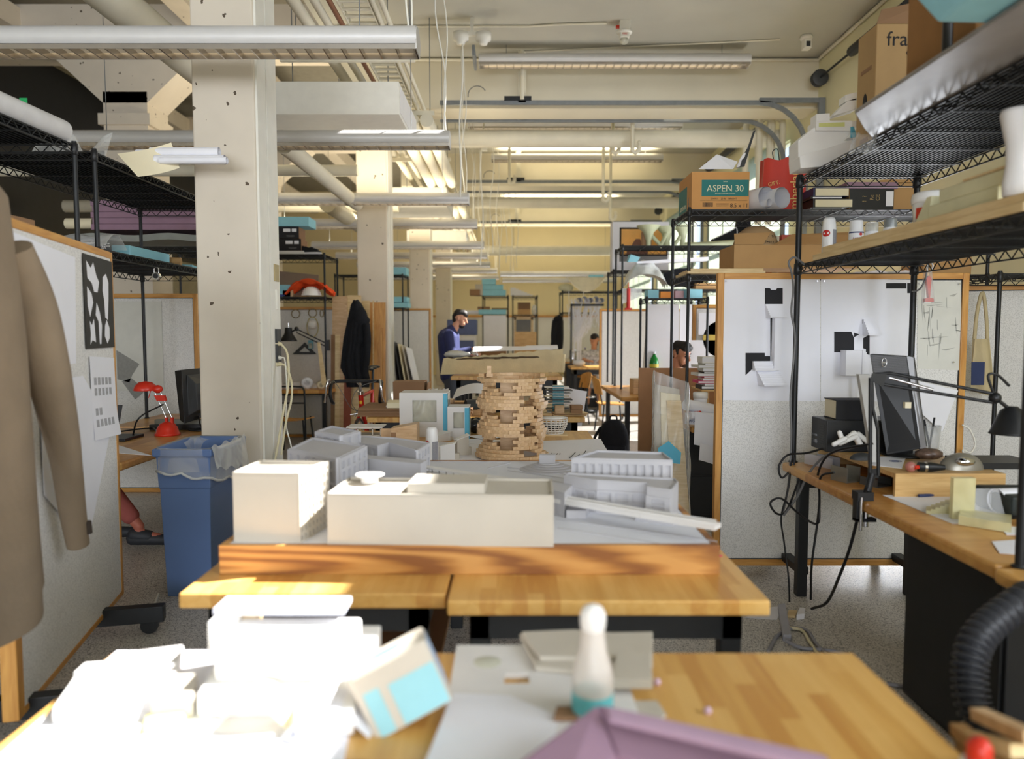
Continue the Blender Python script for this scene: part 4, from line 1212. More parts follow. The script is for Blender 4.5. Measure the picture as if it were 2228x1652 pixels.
def shelf_unit(label,x0,x1,y0,y1,zs,z0=.75,group='black wire shelving units',step=.03,ptop=.02,pr=.0135,liner=False):
    t = thing('wire_shelving',label,'shelf',(x0,y0,z0),0,group)
    for x in (0,x1 - x0):
        for y in (0,y1 - y0):
            p = MB().cyl((x,y,0),(x,y,max(zs) + ptop - z0),pr,n=12)
            for k in range(int((max(zs) - z0)/.12)): p.lathe([(pr,0),(pr*.93,.0015),(pr,.003)],(x,y,.06 + .12*k),12)
            p.lathe([(0,0),(pr*1.6,0),(pr*1.6,.006),(pr*.6,.014),(pr*.6,.02)],(x,y,0),12)
            part('post',p,BLACK,t)
    for z in zs:
        part('wire_shelf',wire_shelf(MB(),0,x1 - x0,0,y1 - y0,z - z0,step),BLACK,t)
        if liner: part('shelf_liner',Bx(.02,x1 - x0 - .02,.02,y1 - y0 - .02,z - z0 + .0025,z - z0 + .0033),mat('liner_black',(16,17,19),.9,var=.1,spec=.1),t)
        for x in (0,x1 - x0):
            for y in (0,y1 - y0): part('shelf_collar',MB().lathe([(pr,-.055),(pr*1.45,-.05),(pr*1.3,.008),(pr,.012)],(x,y,z - z0),12),BLACKP,t)
    return t
def pinboard(label,x0,x1,y,z0=.07,z1=1.85,th=.05,feet=True,fw=.038,rot=0.0,material=None):
    """Double-sided pinboard in an oak frame on two castered feet; local x along the board."""
    w = x1 - x0
    if not feet: z0 = .001
    t = thing('rolling_pinboard',label,'pinboard',(x0,y,0),rot,'rolling pinboards')
    f = MB().box(0,fw,0,th,z0,z1).box(w - fw,w,0,th,z0,z1)
    part('frame_stile',MB().box(0,fw,0,th,z0,z1),OAK,t,bev=.004)
    part('frame_stile',MB().box(w - fw,w,0,th,z0,z1),OAK,t,bev=.004)
    part('frame_rail',MB().box(fw,w - fw,0,th,z1 - fw,z1),OAKX,t,bev=.003)
    part('frame_rail',MB().box(fw,w - fw,0,th,z0,z0 + fw),OAKX,t,bev=.003)
    part('board_panel',MB().box(fw,w - fw,.012,th - .012,z0 + fw,z1 - fw),material or PINB,t)
    part('shadow_gap',MB().box(fw,fw + .006,.01,.0125,z0 + fw,z1 - fw).box(w - fw - .006,w - fw,.01,.0125,z0 + fw,z1 - fw)
         .box(fw,w - fw,.01,.0125,z1 - fw - .006,z1 - fw).box(fw,w - fw,.01,.0125,z0 + fw,z0 + fw + .006),BLACK,t)
    if feet:
        for x in (w*.3,w*.75):
            ft = part('foot',MB().box(x - .03,x + .03,-.26,.26 + th,.09,.135).box(x - .025,x + .025,0,th,.1,z0 + .02),BLACK,t,bev=.003)
            for yy in (-.22,.22 + th):
                c = MB().cyl((x - .012,yy,.045),(x + .012,yy,.045),.045,n=16).box(x - .018,x + .018,yy - .02,yy + .02,.05,.09)
                part('caster',c,BLACKP,ft)
    return t
def desk(label,x0,x1,y0,y1,z=.75,th=.05,legs=True,group='studio desks',skip=()):
    t = thing('studio_desk',label,'desk',(x0,y0,0),0,group)
    w,d = x1 - x0,y1 - y0
    part('desktop',Bx(0,w,0,d,z - th,z),MAPLEX,t,bev=.012)
    for i,(x,y) in enumerate(((.06,.06),(w - .12,.06),(.06,d - .12),(w - .12,d - .12))):
        if i in skip: continue
        part('leg',MB().box(x,x + .055,y,y + .055,0,z - th),BLACK,t,bev=.003)
    part('apron_rail',MB().box(.1,w - .1,d - .1,d - .07,z - th - .08,z - th),BLACK,t)
    return t
def pin(parent,*pts,n=(0,-1,0)):
    m = MB()
    for p in pts:
        p = Vector(p); m.cyl(p,p + Vector(n)*.012,.005,n=8)
    return part('push_pin',m,CHROME,parent)

# ------------------------------------------------------------------ pinboard by the coat, its papers, the coat
BU = Vector((-.235,1,0)).normalized()                # along the board, away from the lens
BN = Vector((BU.y,-BU.x,0))                          # its visible face
B0 = Vector((-1.772,2.56,0))
rotb = math.atan2(BU.y,BU.x)
BL = 1.33
pb = thing('rolling_pinboard','rolling pinboard turned edge-on with the tan coat hung over its end','pinboard',B0,rotb,'rolling pinboards')
fw,th = .04,.055
# local: x along BU, visible face is -y
part('frame_stile',Bx(0,.055,0,th,.1,1.91),OAK,pb,bev=.004)
part('frame_stile',Bx(BL - .03,BL,0,th,.1,1.91),OAK,pb,bev=.004)
part('frame_rail',Bx(.055,BL - .03,0,th,1.875,1.91),OAKX,pb,bev=.004)
part('frame_rail',Bx(.055,BL - .03,0,th,.1,.125),OAKX,pb,bev=.004)
part('board_panel',Bx(.055,BL - .03,.004,th - .004,.125,1.875),PINB,pb)
for x in (.12,1.0):
    ft = part('foot',MB().box(x - .03,x + .03,-.27,.3,.06,.14),BLACK,pb,bev=.003)
    for yy in (-.2,.24): part('caster',MB().cyl((x - .013,yy,.042),(x + .013,yy,.042),.042,n=16).box(x - .018,x + .018,yy - .02,yy + .02,.05,.085),BLACKP,ft)
def onboard(s,z,d=.004): return B0 + BU*s + BN*d + Vector((0,0,z))
def board_paper(name,pts,label,material=PAPER,cat='paper',d=.001):
    m = MB(); m.slab([onboard(s,z,d) for s,z in pts],BN*.0015)
    return solo(name,m,material,label,cat,w=True)
board_paper('pinned_sheet',[(.1,1.36),(.72,1.36),(.76,1.83),(.08,1.86)],'large white sheet pinned beside the tan coat, upper of two')
board_paper('pinned_sheet',[(.3,.86),(.78,.52),(1.2,1.02),(.8,1.3),(.3,1.3)],'white sheet pinned askew below the black poster, a dark dot on it',d=.002)
po = thing('black_poster','black poster of white leaf-like shapes on the turned pinboard','poster',onboard(.98,1.45),w=True)
part('poster_sheet',MB().slab([onboard(s,z,.002) for s,z in ((.86,1.42),(1.3,1.42),(1.3,1.86),(.86,1.86))],BN*.0015),mat('poster_black',(52,52,50),.7),po)
for shp in ([(.9,1.83),(.96,1.8),(1.0,1.83),(1.04,1.77),(1.08,1.74),(1.05,1.69),(1.0,1.69),(.97,1.73),(.91,1.75)],
            [(1.14,1.77),(1.19,1.79),(1.23,1.75),(1.22,1.66),(1.2,1.56),(1.16,1.57),(1.15,1.66),(1.13,1.7)],
            [(.9,1.71),(.96,1.68),(.98,1.64),(.93,1.57),(.9,1.62)],
            [(1.03,1.64),(1.07,1.6),(1.1,1.53),(1.08,1.44),(1.06,1.44),(1.05,1.55),(1.01,1.58)],
            [(.92,1.55),(.95,1.53),(.98,1.56),(.99,1.51),(1.0,1.45),(.95,1.46),(.92,1.44),(.93,1.49)],
            [(1.18,1.56),(1.22,1.52),(1.22,1.47),(1.18,1.44),(1.14,1.48),(1.15,1.53)]):
    part('white_shape',MB().slab([onboard(s,z,.0038) for s,z in shp],BN*.0005),PAPER,po)
pp = thing('pinned_sheet','white sheet of small printed facade drawings curling off the turned pinboard','paper',onboard(1.1,1.1),w=True)
def ppf(u,v):
    s = .9 + .38*u + .02*v; z = 1.385 - .4*v - .02*u
    return onboard(s,z,.003 + .05*max(0,v - .5) ** 2*(.4 + u))
part('sheet',MB().sheet(ppf,6,10,.001),PAPER,pp)
lm = MB()
for rr,v0 in enumerate((.25,.38,.62,.76)):
    for k in range(5):
        if rr == 2 and k > 1: continue
        for q in range(3):
            u0 = .12 + .15*k + .035*q
            lm.slab([ppf(u0,v0) + BN*.001,ppf(u0 + .02,v0) + BN*.001,ppf(u0 + .02,v0 + .09) + BN*.001,ppf(u0,v0 + .09) + BN*.001],BN*.0004)
part('printed_drawing',lm,INKG,pp)
# tan coat
ct = thing('coat','tan coat draped over the end of the turned pinboard','coat',onboard(.1,.5),w=True)
def coat(u,v):
    # v down; the coat hangs by its collar from the top end of the board and bulges off its face
    z = 1.97 - 1.36*v
    s1 = -.05 + .06*min(1,v*3) + .03*v
    s0 = -.7
    s = s0 + (s1 - s0)*u
    d = .06 + .05*v + .05*math.sin(math.pi*u) + .02*math.sin(u*11 + 2*v)*v
    if u > .85: d -= (u - .85)*.35
    z -= .1*max(0,u - .5)*(1 - v) + .05*math.sin(u*4)*v
    return onboard(s,z,d)
part('body',MB().sheet(coat,36,26,.012),TANC,ct)
sl = MB()
pts = [onboard(-.1,1.78,.08),onboard(-.0,1.6,.1),onboard(.08,1.36,.11),onboard(.21,1.05,.11),onboard(.3,.8,.1),onboard(.35,.64,.1)]
sl.tube(smooth_path(pts,5),.05,16,radii=[.062 + .012*math.sin(math.pi*min(1,i/16)) - .02*max(0,i - 10)/15 for i in range(26)])
part('sleeve',sl,TANC,ct)
part('cuff_tab',MB().tube([onboard(.32,.74,.15),onboard(.335,.69,.148)],.012,8),mat('dark_brown_tab',(66,58,52),.8),ct)

# ------------------------------------------------------------------ shelving and desk beyond it
shelf_unit('tall black wire shelving closest to the turned pinboard, with a long white tube on top',-3.15,-2.42,2.3,4.14,(2.53,1.98),liner=True)
shelf_unit('tall black wire shelving beside the first column, paper rolls on top',-3.17,-2.4,4.3,6.35,(2.53,1.98),liner=True)
shelf_unit('wire shelving beyond the red lamp desk, holding the mauve foam stack',-4.3,-2.72,7.0,7.6,(2.3,),z0=0)
desk('desk behind the turned pinboard, with the red lamp on it',-3.2,-2.24,3.3,6.72)
pinboard('pinboard with a pale tracing sheet standing behind the red lamp desk',-4.6,-2.9,6.8,feet=False)
tr = thing('tracing_sheet','large pale tracing sheet with a plan drawing, pinned behind the red lamp','drawing',(-3.4,6.8,1.2),w=True)
part('sheet',MB().box(-3.9,-3.23,6.806,6.8085,.95,1.78),mat('tracing_film',(218,218,210),.6,var=.05),tr)
gm = MB()
for poly in ([(-3.66,1.33),(-3.45,1.2),(-3.52,1.1),(-3.55,1.03),(-3.66,1.06)],[(-3.62,1.04),(-3.53,1.07),(-3.4,.96),(-3.5,.87)]):
    gm.slab([(x,6.8055,z) for x,z in poly],(0,.0005,0))
part('plan_drawing',gm,mat('plan_grey',(150,150,146),.8,var=.1,scale=40),tr)
lt = thing('paper_tube','long white roll lying along the top of the nearer wire shelving','paper roll',(-2.5,3.2,2.56),w=True)
part('roll',MB().tube([(-2.52,2.1,2.595),(-2.46,4.1,2.595),(-2.455,4.14,2.595)],.06,16,radii=[.062,.06,.03]),mat('soft_white_roll',(226,226,228),.8),lt)
part('roll_core',MB().tube([(-2.458,4.1,2.595),(-2.452,4.16,2.595)],.012,8),PAPERC,lt)
gsign = MB().box(-.05,.05,0,.01,0,.1)
solo('green_sign',gsign,mat('exit_green',(46,158,92),.5,emit=.4),'small green sign glimpsed above the paper tube','sign',(-6.6,10.15,4.55))
pg = 'paper rolls on the shelving by the first column'
for k,(px0,py0,px1,py1,Y,r) in enumerate(((330,385,478,362,4.75,.032),(340,392,490,374,4.72,.03),(350,400,495,384,4.7,.022),(300,375,430,357,4.85,.035),(300,360,345,357,4.8,.03))):
    p,q = A(px0,py0,Y),A(px1,py1,Y)
    z = 2.553 + r + (.055 if k in (3,) else 0) + (.0 if k else .05)
    p.z,q.z = z,z
    t = thing('paper_roll','white paper roll sticking out past the first column, %s' % ('upper long one','middle long one','slimmest and lowest','short thick one at the back','shortest, tucked under the cream sheet')[k],'paper roll',p,0,pg,w=True)
    part('roll',MB().tube([p,q],r,18,caps=False),PAPER,t)
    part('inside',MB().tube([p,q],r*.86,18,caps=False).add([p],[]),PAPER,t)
    part('inner_core',MB().tube([p + (q - p)*.05,q - (q - p)*.12],r*.84,14),mat('roll_shadow',(196,196,204),.9),t)  # plug coloured as the shade inside the hollow roll
cs = MB()
a,b,c,d = A(255,335,4.6),A(372,310,4.75),A(390,365,4.75),A(300,385,4.55)
cs.sheet(lambda u,v: a.lerp(b,u).lerp(d.lerp(c,u),v) + Vector((0,.03*math.sin(3*u),.0)),8,4,.0015)
solo('cream_sheet',cs,PAPERC,'cream paper sheet leaning over the paper rolls','paper',w=True)
pl_ = MB()
pl_.sheet(lambda u,v: Vector((-2.9 + .45*u,4.5 + .1*v,2.56 + .22*v*(.6 + .4*math.sin(u*7)) + .03*math.sin(17*u))),14,8,.001)
solo('plastic_wrap',pl_,CLEAR,'clear plastic wrap bunched up behind the paper rolls','plastic sheet',w=True)
for k in range(5):
    z = 1.993 + .056*k
    solo('foam_board',Bx(0,1.35,0,.5,0,.054),FOAMP,'mauve foam sheet in the stack seen past the first column, %s up' % ('first','second','third','fourth','fifth')[k],'foam board',(-3.98 + .015*(k % 2),7.03,z + .47),0,'mauve foam stack',.002)
gm = MB(); gm.sheet(lambda u,v: Vector((-4.1 + 1.5*u,7.03 + .5*v,2.405 + .02*math.sin(3*v + 1) + .012*math.sin(14*u + 3*v))),14,16,.06)
solo('wrapped_sheets',gm,mat('grey_wrapped',(150,154,150),.35,var=.15,scale=6),'grey plastic-wrapped sheets under the mauve foam stack','wrapped sheets',w=True)
solo('cream_roll',MB().cyl((-4.25,7.1,2.53),(-3.99,7.1,2.53),.05,n=16),PAPERC,'short cream roll at the end of the mauve foam stack','paper roll',w=True)
for k,(x,y,z,w_,d_,h,lb) in enumerate(((-2.58,4.78,1.985,.12,.55,.07,'pale blue foam bar on the lower wire shelf by the first column'),(-2.95,5.4,1.985,.3,.3,.08,'deep blue foam slab behind the pale bar'),
                                            (-2.8,5.75,1.985,.3,.2,.04,'thin blue foam offcut on the lower wire shelf beside the column'),(-2.95,4.75,1.985,.2,.12,.06,'small blue foam block under the plastic bag of sticks'))):
    solo('foam_bar',Bx(0,w_,0,d_,0,h),FOAMB,lb,'foam block',(x,y,z),.1*k,'blue foam on the column shelving',.003)
sb_ = thing('stick_bag','clear bag of thin pale sticks lying by the blue foam bar','bag',(-2.6,4.42,1.984),w=True)
random.seed(21)
m = MB()
for k in range(22):
    y = 4.45 + random.uniform(-.05,.1); z = 1.99 + random.uniform(.0,.07)
    m.tube([(-2.85 + random.uniform(-.02,.02),y,z),(-2.48 + random.uniform(-.02,.02),y + random.uniform(-.04,.04),1.995 + random.uniform(0,.06))],.004,4)
o = part('thin_sticks',m,MODELW,sb_); o['kind'] = 'stuff'
part('bag_film',MB().sheet(lambda u,v: Vector((-2.9 + .5*u,4.38 + .25*v,2.0 + .085*math.sin(math.pi*v) + .01*math.sin(u*15))),10,8,.001),CLEAR,sb_)
solo('cardboard_tube',MB().tube([(-2.58,5.4,2.012),(-2.42,5.42,2.012)],.03,14),CARD,'short cardboard tube beside the pale blue foam bar','tube',w=True)
pk = thing('padlock','combination padlock hanging from the lower wire shelf','padlock',(-2.4,5.0,1.875),w=True)
pc_ = Vector((-2.4,5.0,1.875))
part('lock_body',MB().tube([pc_ + Vector((0,-.012,0)),pc_ + Vector((0,.012,0))],.026,20),CHROME,pk)
part('lock_dial',MB().tube([pc_ + Vector((0,-.016,0)),pc_ + Vector((0,-.012,0))],.017,16),BLACKP,pk)
part('shackle',MB().tube([pc_ + Vector((-.015,0,.02)),pc_ + Vector((-.015,0,.05)),pc_ + Vector((0,0,.064)),pc_ + Vector((.015,0,.05)),pc_ + Vector((.015,0,.02))],.004,8),CHROME,pk)
# shelf stuff seen over the turned board
for k,(x,y,w_,d_,h,mt,lb) in enumerate(((-3.05,2.9,.5,.5,.14,CARD,'low cardboard tray on the nearer wire shelving'),(-2.75,3.6,.25,.3,.09,CARDD,'brown board offcut on the nearer wire shelving'))):
    solo('cardboard_tray',Bx(0,w_,0,d_,0,h),mt,lb,'box',(x,y,1.993),0,None,.003)

# red lamp, monitor, laptop, clutter on that desk
ZD = .7505
p = Z(372,948,ZD)
rl = thing('desk_lamp','small red plastic desk lamp with domed base and wire arms','lamp',(-2.5,5.3,ZD))
part('base',MB().lathe([(0,0),(.085,0),(.088,.012),(.078,.02),(.072,.05),(.05,.085),(.02,.098),(0,.1)],n=24),REDP,rl)
for x in (-.012,.03): part('arm_socket',MB().box(x,x + .016,-.012,.012,.08,.13),REDP,rl)
for x in (-.004,.038): part('arm',MB().cyl((x,0,.12),(x - .085,0,.33),.004,n=6),CHROME,rl)
part('slider',MB().hexa([(-.065,-.012,.25),(.0,-.012,.25),(.0,.012,.25),(-.065,.012,.25)],[(-.085,-.012,.29),(-.01,-.012,.29),(-.01,.012,.29),(-.085,.012,.29)]),REDP,rl)
hd = MB().lathe([(.078,0),(.08,.006),(.07,.035),(.045,.06),(.0,.068)],(-.15,0,.325),24).ball((-.06,0,.335),(.035,.03,.03),12,8)
part('lamp_head',hd,REDP,rl)
part('switch_lever',MB().cyl((-.11,0,.33),(-.13,0,.27),.003,n=5),REDP,rl)
mo = thing('monitor','black desktop monitor seen from its edge beside the first column','monitor',(-2.42,5.6,ZD))
part('screen',MB().hexa([(-.05,-.16,.09),(.0,-.2,.07),(.03,.2,.09),(-.02,.24,.1)],[(-.08,-.16,.46),(-.01,-.2,.47),(.03,.2,.47),(-.04,.24,.46)]),BLACKP,mo,bev=.004)
part('back_housing',MB().hexa([(.0,-.14,.12),(.06,-.1,.16),(.07,.12,.16),(.03,.16,.12)],[(.0,-.14,.43),(.05,-.1,.36),(.06,.12,.36),(.03,.16,.43)]),DARKG,mo,bev=.006)
part('stand_arm',MB().box(.05,.14,-.02,.02,.24,.29).box(.1,.13,-.025,.025,.0,.27),BLACKP,mo)
part('stand_base',MB().lathe([(0,0),(.11,0),(.11,.012),(0,.02)],(.06,0,0),20),BLACKP,mo)
la = thing('laptop','dark open laptop on the red lamp desk, seen from behind its lid','laptop',(-2.8,5.0,ZD))
part('laptop_base',Bx(-.2,.16,-.02,.24,0,.02),BLACKP,la,bev=.003)
part('laptop_lid',MB().hexa([(-.2,-.02,.02),(.1,-.02,.02),(.1,-.008,.02),(-.2,-.008,.02)],[(-.2,-.1,.25),(.19,-.1,.26),(.19,-.088,.26),(-.2,-.088,.25)]),DARKG,la,bev=.003)
mb_ = thing('metal_bracket','long grey metal channel lying behind the red lamp','metal channel',(-2.75,5.62,ZD))
part('channel',Bx(0,.42,0,.05,0,.075),mat('dull_metal',(150,150,138),.5,.3),mb_,bev=.004)
part('dark_base',Bx(-.02,.5,-.04,.0,0,.04),DARKG,mb_)
solo('paper_sheet',MB().prism(zpoly([(240,985),(330,992),(260,970),(240,968)],ZD),ZD,ZD + .002),PAPER,'white paper lying on the edge of the red lamp desk','paper')
solo('pen_case',MB().cyl((0,0,.02),(.16,.02,.02),.02,n=10),BLUEB,'dark blue pen case beside the laptop','pen case',(-2.86,4.86,ZD))
for k,pts in enumerate(([(-2.7,5.2,.76),(-2.6,5.1,.9),(-2.5,5.25,.98)],[(-2.4,5.6,.85),(-2.33,5.5,.78),(-2.3,5.7,.77)],[(-2.9,5.3,.77),(-2.75,5.55,.77),(-2.6,5.35,.77)])):
    solo('desk_cable',MB().tube(smooth_path(pts,6),.006,6),CABK,'black cable on the red lamp desk, %s' % ('rising to the lamp','falling from the monitor','lying behind the laptop')[k],'cable',w=True)
# bin with liner
bn = thing('waste_bin','tall narrow blue plastic bin with a clear liner beside the first column','bin',(-1.83,4.3,0))
def binring(w0,w1,z): return [(-w0,-w1,z),(w0,-w1,z),(w0,w1,z),(-w0,w1,z)]
m = MB()
lv = [(.125,.215,0),(.14,.235,.62),(.145,.24,.63),(.15,.25,.8),(.165,.265,.81),(.165,.265,.85),(.155,.255,.85),(.145,.24,.78),(.125,.21,.03)]
vs = [p for a_ in lv for p in binring(*a_)]
fs_ = [(i*4 + j,i*4 + (j + 1) % 4,i*4 + 4 + (j + 1) % 4,i*4 + 4 + j) for i in range(len(lv) - 1) for j in range(4)] + [(3,2,1,0),(32,33,34,35)]
m.add(vs,fs_)
part('bin_body',m,BLUEB,bn,bev=.014)
def rr(a,w0,w1):
    c_,s_ = math.cos(a),math.sin(a)
    k = (abs(c_) ** 5 + abs(s_) ** 5) ** (-1/5)
    return w0*c_*k,w1*s_*k
def liner(u,v):
    a = 2*math.pi*u
    x,y = rr(a,.173,.273)
    dz = .19 + .05*math.sin(a*1 + .6) + .01*math.sin(a*9)
    if v < .35:
        k = v/.35; x *= .9*(1 - .1*(1 - k)); y *= .92; z = .72 + .137*k
    else:
        k = (v - .35)/.65; z = .857 - dz*k; x *= 1 + .02*math.sin(13*a)*k; y *= 1 + .02*math.sin(17*a)*k
        if k > .93: x *= 1.012; y *= 1.012
    return Vector((x,y,z))
part('bin_liner',MB().sheet(liner,64,14),CLEARM if False else CLEAR,bn)
part('liner_hem',MB().tube([liner(k/40,1) for k in range(41)],.008,6,caps=False),CLEARM,bn)
lf = MB()
lf.sheet(lambda u,v: Vector((.165 + .03*u,-.26 + .5*v,.86 - .12*u*(1 + .6*v) + .012*math.sin(20*v + 6*u))),6,16)
part('liner_fold',lf,CLEARM,bn)
# seated person under the desk edge (only a leg shows), bag beside them
# ------------------------------------------------------------------ middle distance, beyond the first column
shelf_unit('black wire shelving with shoe boxes on top, behind the first column',-4.3,-2.43,9.6,10.3,(2.5,1.95))
desk('desk under the shoe box shelving',-4.4,-2.35,9.45,10.35)
pinboard('pinboard with the set square and dust mask, under the shoe boxes',-4.3,-2.36,10.4,feet=False)
sx = 'black shoe boxes on the wire shelving'
for k,(px0,px1,pt,pb_) in enumerate(((588,650,497,522),(592,655,522,548))):
    a,b = A(px0,pb_,9.62),A(px1,pt,9.62)
    z0_ = 2.55 + (1 - k)*.155
    t = thing('shoe_box','black and brown shoe box, %s of two under the blue foam' % ('upper','lower')[k],'box',(b.x,9.62,z0_),0,sx)
    part('box_front',Bx(-.38,0,0,.002,0,.15),INK,t)
    part('box_body',Bx(-.38,.0,.002,.3,0,.15),CARDD,t,bev=.002)
    part('printed_label',MB().box(-.2,-.11,-.002,0,.085,.125).box(-.09,-.03,-.002,0,.085,.125),PAPER,t)
    lettering('vassen',.04,INKG,t,(-.11,-.002,.035))
solo('foam_slab',Bx(-.5,.12,0,.35,0,.12),FOAMB,'thick blue foam slab lying on the shoe boxes','foam block',(A(655,490,9.6).x - .02,9.6,2.86),0,None,.003)
solo('white_tray',Bx(-.45,.0,0,.3,0,.045),MODELW,'shallow white tray under the shoe boxes','tray',(A(660,550,9.6).x,9.62,2.502),0,None,.004)
def shoe(loc,rz,label):
    t = thing('shoe',label,'shoe',loc,rz,'dark shoes on the wire shelving')
    prof = [(-.13,.04),(-.12,.042),(-.05,.036),(.03,.044),(.1,.042),(.145,.02)]
    m = MB(); top = [(p[0],p[1]) for p in prof] + [(p[0],-p[1]) for p in reversed(prof)]
    part('sole',m.prism(top,0,.028),PAPER,t,bev=.006)
    u = MB()
    hts = [.1,.115,.09,.08,.055,.02]
    for i in range(len(prof) - 1):
        (xa,wa),(xb,wb),ha,hb = prof[i],prof[i + 1],hts[i],hts[i + 1]
        u.hexa([(xa,-wa*.95,.028),(xb,-wb*.95,.028),(xb,wb*.95,.028),(xa,wa*.95,.028)],[(xa,-wa*.55,ha),(xb,-wb*.6,hb + .012),(xb,wb*.6,hb + .012),(xa,wa*.55,ha)])
    part('upper',u,FELTB,t)
    part('laces',MB().tube([(.0,-.02,.1),(.03,.02,.093),(.05,-.02,.085),(.07,.02,.075)],.005,5),INKG,t)
    return t
shoe((-2.62,9.66,2.502),-.15,'dark shoe with a white sole, farther out on the shoe box shelf')
shoe((-2.75,9.82,2.502),.1,'dark shoe with a white sole, tucked closer to the shoe boxes')
bdm = MB().hexa([(-3.2,9.7,1.97),(-2.55,9.7,1.97),(-2.55,9.72,1.97),(-3.2,9.72,1.97)],[(-3.2,9.95,2.32),(-2.6,9.95,2.26),(-2.6,9.97,2.26),(-3.2,9.97,2.32)])
solo('brown_sheet',bdm,mat('taupe_board',(140,122,108),.8),'taupe board leaning on the shelf below the shoes','board',w=True)
oc = MB(); random.seed(4)
oc.sheet(lambda u,v: Vector((-2.95 + .62*u,9.58 + .22*v,1.97 + .2*math.sin(math.pi*u)*(1 - .5*v) + .05*math.sin(9*u)*math.sin(8*v) + .02)),20,12,.01)
solo('orange_cloth',oc,mat('orange_cloth',(238,84,32),.8,var=.15,scale=14),'bright orange vest or cloth heaped on the shoe box shelving','cloth',w=True)
solo('hard_hat',MB().lathe([(.13,0),(.12,.03),(.1,.08),(.05,.115),(0,.12)],n=20),FOAMW,'rounded white shell resting in the orange cloth','white shell',(-2.62,9.66,1.97))
for k,(x,w_,h,lb) in enumerate(((-3.35,.3,.12,'darker blue foam offcut on the shoe box shelving, end of the row'),(-3.22,.33,.16,'light blue foam block beside the orange cloth'),(-3.0,.14,.09,'small tan model block beside the orange cloth'))):
    solo('foam_offcut',Bx(0,w_,0,.2,0,h),FOAMB if k < 2 else BASSW,lb,'foam block',(x,9.66 + .12*(k == 0),1.952),0,'odds and ends beside the orange cloth',.004)
solo('blue_disc',MB().lathe([(0,0),(.2,0),(.22,.02),(.2,.04),(0,.05)],n=24),mat('navy_disc',(44,58,132),.4),'dark blue shallow disc at the front of the shoe box shelving','disc',(-3.05,9.86,1.953))
small_box(-3.35,-2.8,9.75,10.2,1.953,2.06,CARD,'long cardboard box behind the blue foam on the shoe box shelving','box')
# things pinned to the board
bp = 10.4
for k,(px,py,r,lb) in enumerate(((643,683,.058,'thin brass ring pinned to the board under the shoe boxes'),(680,681,.058,'second thin brass ring pinned beside the first'),(700,682,.05,'faint oval ring pinned next to the shelf post'))):
    c_ = A(px,py,bp - .02)
    solo('wire_ring',MB().tube([c_ + Vector((r*(1 if k < 2 else .5)*math.cos(a),0,r*math.sin(a))) for a in [2*math.pi*j/24 for j in range(25)]],.006,5,caps=False),mat('brass_wire',(150,130,84),.5,.5),lb,'ring',w=True,group='rings pinned to the board')
c_ = A(680,707,bp - .03)
dm = thing('dust_mask','white dust mask with yellow straps hung on the board','mask',c_,w=True)
m = MB(); m.ball((0,0,0),(.07,.05,.062),18,12)
m.v = [p + c_ for p in m.v]
part('mask_cup',m,FOAMW,dm)
part('strap',MB().tube([c_ + Vector((.08*math.sin(a),0,-.03 + .14*math.cos(a))) for a in [2*math.pi*j/24 for j in range(25)]],.005,5,caps=False),mat('yellow_strap',(196,178,92),.7),dm)
ss = thing('set_square','dark grey triangular set square standing on the board','set square',tuple(A(663,770,bp - .03)),w=True)
q = [A(636,771,bp - .02),A(689,771,bp - .02),A(663,745,bp - .02)]
cc_ = (q[0] + q[1] + q[2])/3
m = MB()
for i in range(3):
    a,b = q[i],q[(i + 1) % 3]
    ia,ib = a + (cc_ - a)*.55,b + (cc_ - b)*.55
    m.slab([a,b,ib,ia],(0,.008,0))
part('triangle',m,DARKG,ss)
pk_ = A(676,750,bp - .04)
t = thing('blister_pack','small blue and white blister pack hung over the set square','package',pk_,w=True)
part('card',Bx(pk_.x - .035,pk_.x + .035,pk_.y,pk_.y + .01,pk_.z - .06,pk_.z + .06),mat('pack_blue',(120,180,200),.5),t)
part('blister',Bx(pk_.x - .025,pk_.x + .025,pk_.y - .02,pk_.y,pk_.z - .05,pk_.z + .02),GLASSY,t,bev=.006)
lp = thing('architect_lamp','black spring-arm lamp with cone shade clamped to the shoe box shelving post','lamp',(-2.45,9.62,1.25),w=True)
h0,j1,j2 = A(628,735,9.5),A(645,716,9.5),A(712,748,9.6)
part('arm',MB().tube([j1,j2],.009,6).tube([j1 + Vector((0,0,-.045)),j2 + Vector((0,0,-.045))],.009,6),BLACKP,lp)
m = MB().lathe([(.045,.16),(.05,.09),(.06,.07),(.105,0),(.11,-.015),(.1,-.015),(.05,.06),(0,.06)],n=20)
m.v = [p + h0 + Vector((0,0,-.03)) for p in m.v]
part('shade',m,BLACKP,lp)
part('joint',MB().ball(j1,.03,10,8).cyl(j1,h0 + Vector((.02,0,.06)),.01),BLACKP,lp)
part('clamp',MB().box(j2.x - .02,j2.x + .03,j2.y - .03,j2.y + .03,j2.z - .09,j2.z + .05),BLACKP,lp)
part('switch_pin',MB().cyl(h0 + Vector((0,0,.13)),h0 + Vector((0,0,.19)),.005,n=5),CHROME,lp)
for k,(px,py,lb,mt) in enumerate(((668,829,'roll of white tape standing on the desk under the set square',PAPER),(698,831,'pale roll of tape at the end of the same desk',PAPERC))):
    p = Vector((A(px,py,9.65).x,9.65,.7505))
    r_ = (.075,.05)[k]
    m = MB().lathe([(r_*.5,-.03),(r_,-.03),(r_,.03),(r_*.5,.03),(r_*.5,-.03)],n=24)
    m.v = [Vector((v.x,v.z,v.y + r_)) for v in m.v]
    solo('tape_roll',m,mt,lb,'tape roll',p,.4)
